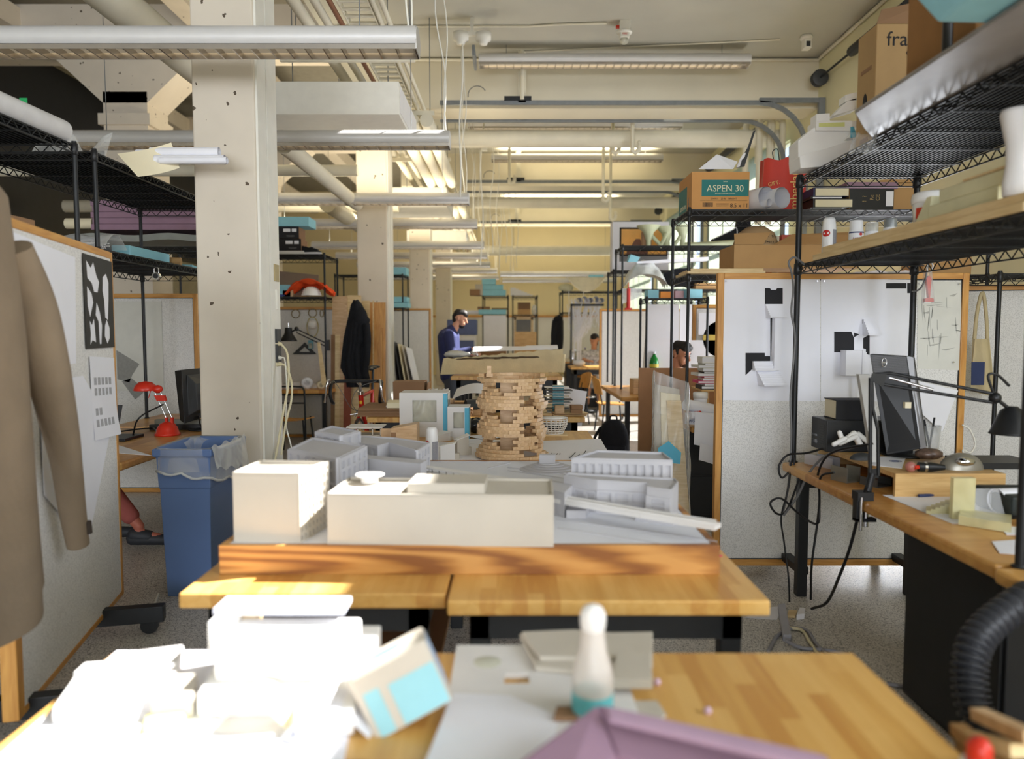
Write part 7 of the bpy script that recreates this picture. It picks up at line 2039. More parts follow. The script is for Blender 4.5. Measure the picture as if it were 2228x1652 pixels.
part('side_band',MB().slab([tl.lerp(tr2,.84) + Vector((0,-.004,0)),tr2 + Vector((-.004,-.004,-.004)),br + Vector((-.004,-.004,.004)),bl2.lerp(br,.84) + Vector((0,-.004,0))],(0,.003,0)),mat('bezel_grey',(150,150,152),.4,.3),t)
part('lower_shell',MB().slab([tl.lerp(bl2,.2) + Vector((0,-.005,0)),tl.lerp(tr2,.84).lerp(bl2.lerp(br,.84),.2) + Vector((0,-.005,0)),bl2.lerp(br,.84) + Vector((0,-.005,.01)),bl2 + Vector((0,-.005,.01))],(0,.004,0)),BLACKP,t)
lc = A(1924,789,3.7)
part('badge_ring',MB().tube([lc + Vector((.012*math.cos(a),0,.022*math.sin(a))) for a in [2*math.pi*k/24 for k in range(25)]],.0018,5,caps=False),CHROME,t)
lettering('DELL',.0085,CHROME,t,lc + Vector((0,-.001,0)),rot=(90,0,0))
part('stand_neck',MB().hexa([Vector((1.98,3.78,ZR)),Vector((2.08,3.78,ZR)),Vector((2.08,3.84,ZR)),Vector((1.98,3.84,ZR))],[Vector((1.95,3.72,1.15)),Vector((2.02,3.7,1.15)),Vector((2.03,3.76,1.15)),Vector((1.96,3.78,1.15))]),BLACKP,t)
part('stand_base',MB().lathe([(0,0),(.12,0),(.115,.012),(0,.016)],(2.05,3.8,ZR),24),BLACKP,t)
part('port_plug',Bx(1.955,1.985,3.64,3.66,1.12,1.15),PAPERC,t)
m = MB().slab([A(1869,815,3.5),A(1893,815,3.5),A(1914,938,3.5),A(1914,1006,3.5),A(1898,1006,3.5),A(1888,935,3.5)],(.0,.03,0))
solo('grey_stand_plate',m,mat('light_grey_plastic',(190,190,188),.5),'slanted light grey plate standing between the lamp bars','plate',w=True)
t = thing('architect_lamp','black spring-arm lamp clamped to the long desk, arm stretched to its hooded shade','lamp',A(1890,1068,3.24),w=True)
ly = 3.24
part('clamp',MB().box(1.53,1.6,ly - .03,ly + .03,.752,.79).box(1.53,1.56,ly - .02,ly + .02,.66,.752).box(1.53,1.62,ly - .02,ly + .02,.655,.67),BLACKP,t)
part('clamp_screw',MB().cyl((1.545,ly - .03,.62),(1.545,ly - .03,.77),.007,n=8).cyl((1.58,ly,.63),(1.58,ly,.7),.014,n=10),CHROME,t)
cb0 = A(1888,1055,ly)
part('swivel',MB().cyl(A(1888,1068,ly),A(1898,1030,ly),.016,n=10).hexa([A(1884,1045,ly),A(1912,1040,ly),A(1912,1040,ly + .02),A(1884,1045,ly + .02)],[A(1893,1022,ly),A(1910,1018,ly),A(1910,1018,ly + .02),A(1893,1022,ly + .02)]),BLACKP,t)
part('lower_arm',MB().tube([A(1893,1035,ly),A(1894,822,ly)],.0085,6).tube([A(1911,1035,ly),A(1910,935,ly),A(1899,890,ly),A(1897,830,ly)],.0075,6),BLACKP,t)
part('elbow',MB().hexa([A(1893,828,ly - .01),A(1922,842,ly - .01),A(1922,842,ly + .015),A(1893,828,ly + .015)],[A(1897,812,ly - .01),A(1930,815,ly - .01),A(1930,815,ly + .015),A(1897,812,ly + .015)]),BLACKP,t)
part('upper_arm',MB().tube([A(1905,815,ly),A(1935,812,ly),A(2165,858,ly - .1)],.0085,6).tube([A(1918,836,ly),A(2160,876,ly - .1)],.008,6),BLACKP,t)
part('arm_spring',MB().tube([A(1935,822,ly),A(2030,848,ly - .04)],.006,8),CHROME,t)
part('head_joint',MB().ball(A(2165,866,ly - .1),.025,10,8).tube(smooth_path([A(2163,860,ly - .1),A(2150,818,ly - .1),A(2170,816,ly - .1),A(2196,840,ly - .1)],4),.006,6),BLACKP,t)
m = MB().lathe([(.02,.11),(.045,.09),(.08,.0),(.085,-.01),(.078,-.01),(.04,.08),(0,.09)],n=24)
hc = A(2200,940,ly - .1)
m.v = [p + hc for p in m.v]
part('lamp_shade',m,BLACKP,t)
part('shade_link',MB().cyl(hc + Vector((0,0,.09)),A(2168,868,ly - .1),.008,n=6),BLACKP,t)
# under and around the riser
for k,(px,py,w_,d_,h,mt,lb) in enumerate(((1810,1022,.06,.2,.06,MODELG,'pale metal angle piece on the desk edge'),(1842,1052,.09,.1,.075,mat('brushed_metal',(150,146,134),.35,.6),'open metal clip box on the desk edge'),(1908,1062,.1,.1,.04,mat('dark_metal',(92,92,90),.4,.5),'small dark metal vise part in front of the riser'))):
    p = Z(px,py,ZD)
    t = thing('metal_part',lb,'metal part',(p.x,p.y,ZD),.4,'metal parts on the desk edge')
    part('base_plate',Bx(0,w_,0,d_,0,.006),mt,t)
    part('upright_plate',Bx(0,.006,0,d_,.006,h),mt,t)
    part('upright_plate',Bx(w_ - .006,w_,0,d_*.8,.006,h),mt,t)
    part('back_plate',Bx(.006,w_ - .006,d_ - .006,d_,.006,h*.8),mt,t)
solo('computer_mouse',MB().ball((0,0,0),(.06,.035,.035),16,8,half=True),DARKG,'dark grey computer mouse at the edge of the plywood riser','mouse',tuple(Z(1875,1000,ZR)))
t = thing('note_sheet','white paper with small ink circles on the plywood riser','paper',tuple(Z(1925,1008,ZR)),w=True)
v = [Z(*p,ZR) for p in ((1888,1012),(1962,1020),(1972,993),(1895,995))]
part('sheet',MB().prism([(p.x,p.y) for p in v],ZR,ZR + .002),PAPER,t)
oc2 = Z(1948,1005,ZR)
part('ink_marks',MB().tube([oc2 + Vector((.03*math.cos(a),.02*math.sin(a),.003)) for a in [2*math.pi*k/16 for k in range(17)]],.0012,4,caps=False).tube([oc2 + Vector((.017*math.cos(a),.01*math.sin(a),.003)) for a in [2*math.pi*k/16 for k in range(17)]],.001,4,caps=False)
     .tube([oc2 + Vector((-.09,0,.003)),oc2 + Vector((-.085,.02,.003))],.001,4),BLUEINK,t)
t = thing('glue_bottle','black bottle with a silver ring and reddish clear tip, lying on the riser','bottle',A(2010,1018,3.34),w=True)
p,q = A(1998,1012,3.35) ,A(2055,1022,3.33)
p.z = q.z = ZR + .022
part('bottle_body',MB().tube([p,p.lerp(q,.5),q],.02,16,radii=[.022,.022,.012]),BLACKP,t)
part('silver_ring',MB().tube([p.lerp(q,.22),p.lerp(q,.32)],.0228,16),CHROME,t)
part('clear_tip',MB().ball(p + Vector((-.035,0,0)),.024,12,8),mat('reddish_clear',(226,150,140),.2,var=.2,trans=.4),t)
part('red_nozzle',MB().cyl(p + Vector((-.03,-.02,0)),p + Vector((-.005,-.01,.0)),.01,n=8),REDP,t)
t = thing('silver_device','silver and black rounded device behind the glue bottle','device',tuple(Z(2050,1012,ZR)))
t.location = (2.05,3.42,ZR)
part('device_body',MB().ball((.06,0,0),(.1,.06,.075),18,8,half=True),mat('warm_silver',(150,146,136),.35,.5),t)
part('silver_inset',MB().ball((.05,-.045,.04),(.045,.025,.022),14,8),CHROME,t)
part('dark_grip',Bx(.1,.42,-.02,.2,0,.03),BLACKP,t)
t = thing('drinking_glass','clear glass with dark pens behind the monitor','glass',(2.2,3.85,ZR))
part('glass_wall',MB().lathe([(0,0),(.045,0),(.055,.15),(.052,.15),(.042,.006),(0,.006)],n=20),CLEAR,t)
part('pens',MB().cyl((0,0,.01),(.03,.01,.19),.005).cyl((.01,0,.01),(-.03,0,.18),.005),INK,t)
solo('clear_sack',MB().ball((0,0,.02),(.07,.05,.03),9,5),mat('green_red_wrap',(104,84,72),.3,var=.6,scale=30),'crumpled dark red and green wrapper under the monitor','wrapper',(2.06,3.6,ZR + .02))
solo('white_sheet',MB().prism([tuple(Z(*p,ZD))[:2] for p in ((1920,1078),(2072,1140),(2190,1140),(2190,1090),(2080,1074))],ZD,ZD + .0015),PAPER,'large white sheet on the long desk under the translucent model','paper')
a,b = Z(1999,1079,ZD + .008),Z(2066,1075,ZD + .008)
solo('pen',MB().cyl(a,b,.007,n=10),BLUEINK,'dark blue pen lying along the riser','pen',w=True)
t = thing('translucent_model','translucent cream plastic model with an upright plate and jagged edge','architectural model',tuple(Z(2098,1130,ZD)),w=True)
TC = film('cream_acrylic',(222,216,168),.85,.3)
z1 = ZD + .002
v = [Z(2072,1130,z1),Z(2120,1130,z1)]
part('upright_plate',MB().hexa([v[0],v[1],v[1] + Vector((.004,.03,0)),v[0] + Vector((.004,.03,0))],[p + Vector((0,0,.165)) for p in (v[0],v[1],v[1] + Vector((.004,.03,0)),v[0] + Vector((.004,.03,0)))]),TC,t)
v = [Z(2085,1142,z1),Z(2200,1160,z1),Z(2200,1140,z1),Z(2090,1126,z1)]
part('base_bar',MB().hexa(v,[p + Vector((0,0,.035)) for p in v]),TC,t)
m = MB()
for k in range(6): m.hexa([Z(2015 + 10*k,1118,z1),Z(2025 + 10*k,1119,z1),Z(2025 + 10*k,1108,z1),Z(2015 + 10*k,1108,z1)],[p + Vector((0,0,.012 + .007*k)) for p in (Z(2015 + 10*k,1118,z1),Z(2025 + 10*k,1119,z1),Z(2025 + 10*k,1108,z1),Z(2015 + 10*k,1108,z1))])
part('jagged_strip',m,TC,t)
v = [Z(2120,1128,z1),Z(2188,1128,z1)]
part('clear_sheet',MB().hexa([v[0],v[1],v[1] + Vector((0,.004,0)),v[0] + Vector((0,.004,0))],[p + Vector((0,.05,.11)) for p in (v[0],v[1],v[1] + Vector((0,.004,0)),v[0] + Vector((0,.004,0)))]),CLEAR,t)
p = Z(2182,1118,ZD)
t = thing('paper_tube','short white paper tube on the desk by the shelving post','paper tube',p,w=True)
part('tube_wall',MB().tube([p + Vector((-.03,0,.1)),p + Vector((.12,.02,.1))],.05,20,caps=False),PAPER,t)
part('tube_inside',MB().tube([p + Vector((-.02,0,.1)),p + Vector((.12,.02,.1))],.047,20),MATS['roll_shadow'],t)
t.location.z -= .045
for k,pts in enumerate((([(2172,1145),(2230,1150),(2230,1165),(2190,1165)]),([(2158,1180),(2230,1175),(2230,1210),(2175,1205)]))):
    solo('torn_paper',MB().prism([tuple(Z(*q_,ZD))[:2] for q_ in pts],ZD + .001,ZD + .003),PAPER,'torn white paper at the foot of the shelving post, %s one' % ('farther','closer')[k],'paper',w=True,group='torn papers')
solo('dark_case',Bx(0,.35,0,.25,0,.09),mat('dark_green_case',(38,46,44),.6),'dark flat case at the back of the long desk','case',(2.0,2.9,ZD),.0,None,.01)
cable([(1.95,2.85,ZD + .02),(2.05,2.7,ZD + .06),(1.9,2.6,ZD + .02)],.008,CABK,'black cable in front of the dark flat case')

# --- lower wire shelf: timber strips, cans, bucket, cream model
ZS = 1.8785
for k in range(2):
    solo('timber_strip',Bx(0,.19 - .04*k,0,1.62 - .1*k,0,.03),PINEY,'long pale timber strip along the edge of the lower wire shelf, %s of two' % ('lower','upper')[k],'timber',(1.605 + .008*k,2.34,ZS + .0305*k),0,'pale timber strips',.002)
def can(px,base_y,Y,label,body,cap,dome=False,h=.2,r=.033):
    p = A(px,base_y,Y); 
    return spray_can((p.x,Y,ZS),label,body,cap,dome=dome,h=h,r=r,group='spray cans on the wire shelf')
c1 = spray_can((1.715,4.02,ZS),'tall white spray can with a red oval badge, standing at the shelf end',WHITEC,WHITEC,dome=True,h=.235,r=.036,group='spray cans on the wire shelf')
part('red_badge',wrap_oval(.036,-48,.15,34,.018),REDINK,c1)
part('grey_panel',wrap(.036,8,75,.01,.17),GREYINK,c1)
part('small_text',wrap(.036,-60,-25,.05,.06).sheet(lambda u,v: Vector((-.02 + .018*u,-.0335 + .0*v,.02 + .02*v)),1,1),INKG,c1)
c2 = spray_can((1.875,4.05,ZS),'white spray can with large red and blue lettering behind the timber strips',WHITEC,WHITEC,h=.225,r=.038,group='spray cans on the wire shelf')
part('blue_ring',wrap(.0385,-90,90,.155,.162),BLUEINK,c2)
lettering('KILZ',.042,mat('berry_print',(150,40,84),.5,var=.02),c2,(0,-.0402,.115),sx=.85)
part('target_mark',wrap_oval(.0385,12,.148,13,.008),REDINK,c2)
part('grey_panel',wrap(.0385,-60,60,.02,.085),GREYINK,c2)
c3 = spray_can((1.965,4.06,ZS),'clear-capped spray can with a red oval badge, beside the lettered one',WHITEC,film('clear_cap',(214,214,206),.7),h=.215,r=.036,group='spray cans on the wire shelf')
part('red_badge',wrap_oval(.036,0,.115,40,.017),REDINK,c3)
lettering('KRYLON',.016,PAPER,c3,(0,-.0385,.115),sx=.9)
c4 = spray_can((2.06,4.05,ZS),'silver-grey spray can half behind the bucket',WHITEC,mat('silver_cap',(150,154,154),.4,.3),h=.235,r=.036,group='spray cans on the wire shelf')
part('red_corner',wrap(.0365,-60,-35,.05,.1),REDINK,c4)
t = thing('bucket','white plastic bucket with a red lettered band on the timber strips','bucket',(1.755,3.12,ZS + .061))
part('bucket_body',MB().lathe([(0,0),(.064,0),(.07,.095),(0,.095)],n=28),FOAMW,t)
part('bucket_lid',MB().lathe([(0,.095),(.074,.095),(.076,.112),(.072,.135),(.06,.142),(0,.142)],n=28),FOAMW,t)
part('red_band',wrap(.0695,-80,85,.03,.075,off=.001),mat('band_red',(214,66,40),.5),t)
for k,chh in enumerate('MOULTS'):
    a = -42 + 19*k
    lettering(chh,.035,FOAMW,t,(.0725*math.sin(R(a)),-.0725*math.cos(R(a)),.052),rot=(90,0,a),ext=.0003)
t = thing('cream_foam_model','cream stepped foam model with a notch on the timber strips','foam model',(1.66,2.55,ZS + .061))
part('lower_step',MB().prism([(0,0),(.1,0),(.12,.28),(.1,.42),(.0,.42)],.0,.06),mat('cream_foam',(226,222,184),.8),t,bev=.004)
part('upper_step',MB().prism([(.0,-.05),(.1,-.05),(.1,.32),(.0,.35)],.06,.11),MATS['cream_foam'],t,bev=.004)
part('end_wedge',MB().hexa([(.0,.42,0),(.09,.42,0),(.09,.52,0),(.0,.52,0)],[(.01,.42,.1),(.09,.42,.1),(.08,.45,.1),(.01,.45,.1)]),MATS['cream_foam'],t)
part('wood_top',MB().box(.0,.13,-.12,.2,.111,.12),PINE,t)
t = thing('plaster_vase','smooth white waisted plaster form standing on the timber strips','plaster form',(1.6,2.36,ZS + .061))
part('plaster_body',MB().lathe([(0,0),(.034,0),(.036,.04),(.028,.1),(.03,.16),(.042,.22),(.05,.26),(.045,.275),(0,.28)],n=24),MODELW,t)
t.location = (1.63,2.42,ZS + .061)
for k in range(3):
    solo('wooden_stick_bundle',Bx(0,.03,0,.3,0,.12),(CARD,PINE,CARD)[k],'brown upright board end behind the cream model, %s' % ('first','second','third')[k],'board',(2.0 + .05*k,2.9 + .1*k,ZS),0,'brown board ends')
solo('mint_scrap',Bx(0,.12,0,.2,0,.12),mat('mint_foam',(196,220,200),.8),'mint green scrap at the back of the lower wire shelf','foam scrap',(2.12,2.75,ZS),0,None,.004)
# --- top wire shelf
ZU = 2.3635
t = thing('white_foam_model','stacked angular white foam model at the shelf end, a yellow streak on it','foam model',(1.63,3.95,ZU),w=True)
def fpl(name,pts,y0,d,mt=FOAMW): return part(name,MB().slab([A(px,py,y0) for px,py in pts],(0,d,0)),mt,t,bev=.003)
fpl('bottom_slab',[(1742,366),(1800,362),(1866,318),(1866,300),(1740,340)],4.0,.16)
fpl('main_block',[(1737,346),(1866,306),(1866,262),(1770,278),(1737,306)],4.05,.14)
fpl('upper_block',[(1776,284),(1855,284),(1855,262),(1776,262)],4.03,.12)
part('yellow_streak',MB().slab([A(x,y,4.028) for x,y in ((1782,276),(1838,275),(1838,266),(1782,268))],(0,.003,0)),mat('pale_yellow',(226,230,150),.7),t)
fpl('left_tower',[(1776,270),(1806,270),(1806,246),(1776,248)],4.06,.08)
fpl('high_wedge',[(1812,252),(1864,238),(1864,212),(1846,218),(1838,226)],4.05,.08)
fpl('top_block',[(1838,222),(1866,218),(1866,200),(1840,206)],4.05,.08)
fpl('corner_fin',[(1845,300),(1880,262),(1880,290),(1868,306)],3.98,.05)
part('blue_end',MB().slab([A(x,y,3.975) for x,y in ((1851,300),(1864,298),(1858,275),(1851,276))],(0,.003,0)),TAPE,t)
gs = [(1.34,1.7),(1.36,2.98),(1.5,3.2),(1.66,3.42),(2.1,3.42),(2.1,1.7)]
solo('grey_wrapped_sheet',MB().prism(gs,ZU + .001,ZU + .016),mat('grey_film_sheet',(138,134,131),.35,var=.2,scale=5),'long grey plastic-wrapped sheet jutting over the edge of the top wire shelf','wrapped sheet',w=True,bev=.004)
solo('film_end',MB().sheet(lambda u,v: A(1850 + 60*u,290 + 45*v,3.3) + Vector((0,-.02*math.sin(9*u + 5*v),0)),8,6),CLEAR,'crinkled clear film end of the grey sheet','plastic film',w=True)
fx = thing('product_box','tan carton with dark lettering and open flaps on the top wire shelf','box',(1.765,3.66,ZU + .004))
part('carton',Bx(0,.5,0,.19,0,.62),mat('product_tan',(184,152,106),.8,var=.06),fx,bev=.004)
part('open_flap',MB().hexa([(0,0,.62),(.3,0,.62),(.3,.005,.62),(0,.005,.62)],[(.06,.08,.72),(.34,.08,.78),(.34,.085,.78),(.06,.085,.72)]),CARDD,fx)
part('dark_contents',MB().ball((.34,.1,.63),(.14,.08,.12),14,8),BLACKP,fx)
part('hand_hole',MB().ball((-.001,.1,.26),(.002,.025,.06),14,8),INK,fx)
lettering('fractal',.098,INK,fx,(.17,-.001,.545),sx=1.0)
lettering('design',.045,INK,fx,(.2,-.001,.485))
m = MB()
for k in range(5): m.box(.05,.2,-.001,0,.2 - .014*k,.206 - .014*k)
m.box(-.001,0,.04,.15,.42,.44).box(-.001,0,.06,.14,.08,.1)
part('fine_print',m,CARDD,fx)
bx_ = thing('brown_carton','large brown carton nearest the lens on the top wire shelf','box',(1.5,2.45,ZU + .018))
bx_['label'] = 'large dark brown carton at the close end of the top wire shelf'
part('carton',Bx(0,.66,0,.42,0,.85),mat('dark_carton',(150,108,62),.8,var=.08),bx_,bev=.004)
part('box_seam',Bx(.0,.66,-.001,0,.42,.424),CARDD,bx_)
solo('black_pole',MB().cyl((0,0,0),(0,0,.9),.016,n=12),BLACKP,'black pole standing against the dark brown carton','pole',(1.44,2.5,ZU + .018))
bf = MB().hexa([(1.2,1.7,ZU + .02),(1.8,1.7,ZU + .02),(1.8,2.2,ZU + .02),(1.22,2.17,ZU + .02)],[(1.12,1.68,ZU + .16),(1.8,1.7,ZU + .2),(1.8,2.24,ZU + .2),(1.16,2.22,ZU + .13)])
solo('blue_foam_slab',bf,FOAMB,'pale blue foam slab lying over the grey sheet at the close end of the shelf','foam slab',w=True,bev=.01)
# --- more at the window side
pinboard('pinboard with the canvas tote, in the corner by the window wall',3.25,4.0,5.45,z0=.06,z1=1.84,feet=False,rot=-.3)
t = thing('tote_bag','canvas tote bag with a navy square hanging on the corner pinboard','bag',A(2140,760,5.2),w=True)
m = MB()
to = [A(2116,738,5.2),A(2112,850,5.2)]; tq = [A(2150,738,5.2),A(2158,868,5.2)]
m.sheet(lambda u,v: to[0].lerp(to[1],v).lerp(tq[0].lerp(tq[1],v),u) + Vector((0,-.05*math.sin(math.pi*u)*(.3 + v) + .01*math.sin(9*u),0)),12,8,.02)
CANV = mat('canvas',(206,190,150),.9,var=.08,scale=8,bump=.2)
part('bag_body',m,CANV,t)
part('navy_square',MB().slab([A(2113,838,5.11),A(2141,838,5.11),A(2143,788,5.13),A(2114,788,5.13)],(0,.002,0)),mat('navy_print',(52,64,104),.7),t)
part('strap',MB().tube(smooth_path([A(2120,738,5.19),A(2126,680,5.2),A(2138,636,5.22),A(2146,690,5.2),A(2148,738,5.19)],5),.012,6),CANV,t)
shelf_unit('black wire shelving at the window wall beyond the canvas tote',3.13,3.9,4.75,5.2,(1.87,),z0=0)
small_box(3.36,3.75,6.05,6.4,1.967,2.14,CARD,'printed brown carton at the end of the lower wire shelf by the window wall','box')
t = thing('wall_cable','white cord coiled on the oak edge beside the canvas tote','cord',A(2105,950,4.42),w=True)
part('cord_loop',MB().tube(smooth_path([A(2094,925,4.4),A(2110,935,4.4),A(2122,965,4.4),A(2112,985,4.4),A(2095,980,4.4),A(2104,1000,4.4),A(2108,1008,4.4)],5),.006,6),CABW,t)
for k,(px,w_) in enumerate(((1790,.3),(1890,.25))):
    p = A(px,590,5.95)
    solo('crumpled_paper',MB().sheet(lambda u,v: Vector((p.x + w_*2*u,6.02 + .3*v,1.968 + .03*abs(math.sin(7*u + 3*v))))  ,12,6,.002),PAPER,'crumpled white papers on the lower wire shelf behind the pinboard top, %s' % ('by the carton','towards the window')[k],'paper',w=True) if k else None
# --- offcut crate in the corner by the close table
t = thing('offcut_crate','crate of wood offcuts on the floor next to the close table','crate',(.9,.95,0))
part('crate_wall',MB().box(0,.5,0,.012,0,.6).box(0,.5,.488,.5,0,.6).box(0,.012,.012,.488,0,.6).box(.488,.5,.012,.488,0,.6),CARDD,t)
part('crate_floor',Bx(.012,.488,.012,.488,0,.012),CARDD,t)
for k,(p,q) in enumerate((((2075,1612),(2200,1650)),((2068,1600),(2190,1700)),((2112,1566),(2230,1622)),((2080,1640),(2200,1690)))):
    a,b = A(*p,1.4),A(*q,1.22)
    solo('wood_stick',MB().hexa([a,a + Vector((.03,.0,0)),b + Vector((.03,0,0)),b],[v + Vector((0,.005,.022)) for v in (a,a + Vector((.03,.0,0)),b + Vector((.03,0,0)),b)]),(PINE,CARD,BASSW,CARD)[k],'wooden offcut stick poking out of the crate, %s' % ('lowest','second','highest','third')[k],'wood offcut',w=True,group='sticks in the offcut crate')
c_ = A(2130,1655,1.2)
t = thing('glue_bottle','small white bottle with a round red cap in the offcut crate','bottle',(c_.x,1.2,c_.z - .1))
part('bottle_body',MB().lathe([(0,0),(.03,0),(.033,.06),(.028,.095),(0,.1)],n=20),FOAMW,t)
part('red_cap',MB().lathe([(0,.095),(.02,.097),(.02,.125),(.012,.138),(0,.14)],n=20),REDP,t)
# ------------------------------------------------------------------ people
def remesh(o,vox,smooth=3):
    md = o.modifiers.new('skin','REMESH'); md.mode = 'VOXEL'; md.voxel_size = vox; md.use_smooth_shade = True
    s = o.modifiers.new('soft','SMOOTH'); s.iterations = smooth; s.factor = .5
def head(m,c,fwd,up,s=1.0):
    """Skull, jaw, nose, ears, neck stub; fwd is where the face looks."""
    f = Vector(fwd).normalized(); u = Vector(up); u = (u - f*u.dot(f)).normalized(); r = u.cross(f)*-1
    P = lambda a,b,c_: Vector(c) + (r*a + f*b + u*c_)*s
    m.cap(P(0,-.015,.03),P(0,.015,.035),.082*s,.078*s,14)
    m.cap(P(0,.03,-.03),P(0,.055,-.075),.058*s,.035*s,12)
    for e in (-1,1):
        m.cap(P(e*.035,.05,-.02),P(e*.03,.06,-.05),.033*s,.028*s,10)
        m.cap(P(e*.078,-.01,.015),P(e*.076,-.005,-.02),.013*s,.01*s,8)
        m.cap(P(e*.015,.082,.03),P(e*.045,.07,.032),.012*s,.01*s,8)
    m.cap(P(0,.088,.02),P(0,.112,-.015),.011*s,.016*s,8)
    m.cap(P(-.02,.088,-.045),P(.02,.088,-.045),.009*s,.009*s,8)
    m.cap(P(-.02,.085,-.055),P(.02,.085,-.055),.01*s,.01*s,8)
    return P
def hand(m,w,d,n,curl=.5,s=1.0):
    """Palm and five fingers from wrist w pointing along d, palm facing n."""
    d = Vector(d).normalized(); n = Vector(n); n = (n - d*n.dot(d)).normalized(); k = d.cross(n)
    w = Vector(w)
    for e in (-.026,-.009,.009,.026): m.cap(w + k*e*.8,w + d*.085 + k*e,.014*s,.012*s,8)
    for e,L in zip((-.031,-.011,.011,.031),(.062,.078,.072,.056)):
        a = w + d*.088 + k*e
        b = a + (d*math.cos(curl) + n*math.sin(curl))*L*.5
        c_ = b + (d*math.cos(curl*2.2) + n*math.sin(curl*2.2))*L*.5
        m.cap(a,b,.0095,.009,8); m.cap(b,c_,.009,.0075,8)
    a = w + d*.03 - k*.032
    b = a + (d*.6 - k*.7 + n*.3).normalized()*.04
    m.cap(a,b,.013,.011,8); m.cap(b,b + (d*.9 - k*.1 + n*.4).normalized()*.035,.0105,.009,8)
HAIR = mat('dark_hair',(30,24,22),.6,var=.2,scale=40)
NAVY = mat('navy_shirt',(44,50,92),.85,var=.1,scale=10,bump=.3,bscale=25)
JEAN = mat('grey_trousers',(70,74,84),.85,var=.1)
# standing man reading, facing the window side, head bowed; X axis is his front
PX,PY = -.88,10.45
b = MB()
hip,chest,neck = Vector((PX,PY,.98)),Vector((PX - .02,PY,1.4)),Vector((PX + .06,PY,1.56))
hc_ = Vector((PX + .14,PY,1.68))
P = head(b,hc_,(1,-.12,-.35),(0.3,0,1),1.02)
b.cap(neck - Vector((.02,0,.06)),hc_ + Vector((-.03,0,-.05)),.058,.055)
b.cap(hip,chest,.13,.15); b.cap(hip + Vector((0,-.06,0)),chest + Vector((0,-.09,0)),.11,.12); b.cap(hip + Vector((0,.06,0)),chest + Vector((0,.09,0)),.11,.12)
book = Vector((PX + .40,PY - .08,1.19))
arms = []
for e,el,wr_ in ((-1,Vector((PX + .04,PY - .27,1.2)),Vector((PX + .31,PY - .15,1.26))),(1,Vector((PX + .06,PY + .27,1.18)),Vector((PX + .30,PY + .1,1.16)))):
    sh = Vector((PX,PY + e*.2,1.46))
    b.cap(sh,el,.058,.045); b.cap(el,wr_,.043,.028)
    hand(b,wr_,Vector((.85,.1*-e,-.2)),Vector((.1,-e*.3,-1)) if e < 0 else Vector((0,0,1)),.7)
    arms.append((sh,el,wr_))
for e in (-1,1):
    h_,kn,an = Vector((PX,PY + e*.09,.95)),Vector((PX + .03,PY + e*.1,.52)),Vector((PX - .02,PY + e*.1,.09))
    b.cap(h_,kn,.09,.06); b.cap(kn,an,.058,.04)
    b.cap(an + Vector((-.02,0,-.04)),an + Vector((.17,e*.02,-.055)),.036,.032)
m0 = Vector((PX,PY,0))
b.v = [p - m0 for p in b.v]
man = part('person',b,SKIN)
man.location = m0
tag(man,'standing person in a navy shirt with bowed head, reading a white sheet in the sun','person')
remesh(man,.009)
OFF[man.name] = m0
b = MB()
b.cap(hip + Vector((0,0,-.1)),chest,.15,.165); b.cap(hip + Vector((0,-.07,-.1)),chest + Vector((0,-.1,.0)),.125,.135); b.cap(hip + Vector((0,.07,-.1)),chest + Vector((0,.1,.0)),.125,.135)
b.cap(chest + Vector((-.01,0,.05)),neck + Vector((-.03,0,-.03)),.12,.075)
for sh,el,wr_ in arms:
    b.cap(sh + Vector((0,0,.0)),el,.075,.06); b.cap(el,el.lerp(wr_,.9),.058,.042)
o = part('shirt',b,NAVY,man); remesh(o,.012)
b = MB()
for e in (-1,1):
    b.cap((PX,PY + e*.085,.98),(PX + .03,PY + e*.1,.52),.115,.08); b.cap((PX + .03,PY + e*.1,.52),(PX - .02,PY + e*.1,.1),.078,.062)
o = part('trousers',b,JEAN,man); remesh(o,.012)
for e in (-1,1): part('shoe',MB().cap((PX - .05,PY + e*.1,.045),(PX + .17,PY + e*.12,.04),.047,.04),BLACKP,man)
b = MB()
b.cap(P(0,-.03,.055),P(0,.03,.075),.085,.07,14); b.cap(P(0,-.055,.01),P(0,-.045,-.03),.065,.055,12); b.cap(P(-.035,.055,.085),P(.035,.055,.085),.034,.034,10)
o = part('hair',b,HAIR,man); remesh(o,.009,2)
o = part('beard',MB().cap(P(0,.062,-.085),P(0,.04,-.08),.036,.04,10),HAIR,man)
for e in (-1,1): part('eye',MB().ball(P(e*.032,.081,.012),.009,8,6),INK,man)
solo('reading_sheet',MB().hexa([(PX + .33,PY - .2,1.26),(PX + .47,PY - .2,1.04),(PX + .47,PY + .14,1.04),(PX + .33,PY + .14,1.26)],[(PX + .336,PY - .2,1.266),(PX + .476,PY - .2,1.046),(PX + .476,PY + .14,1.046),(PX + .336,PY + .14,1.266)]),PAPER,'white sheet held by the standing person','paper',w=True)

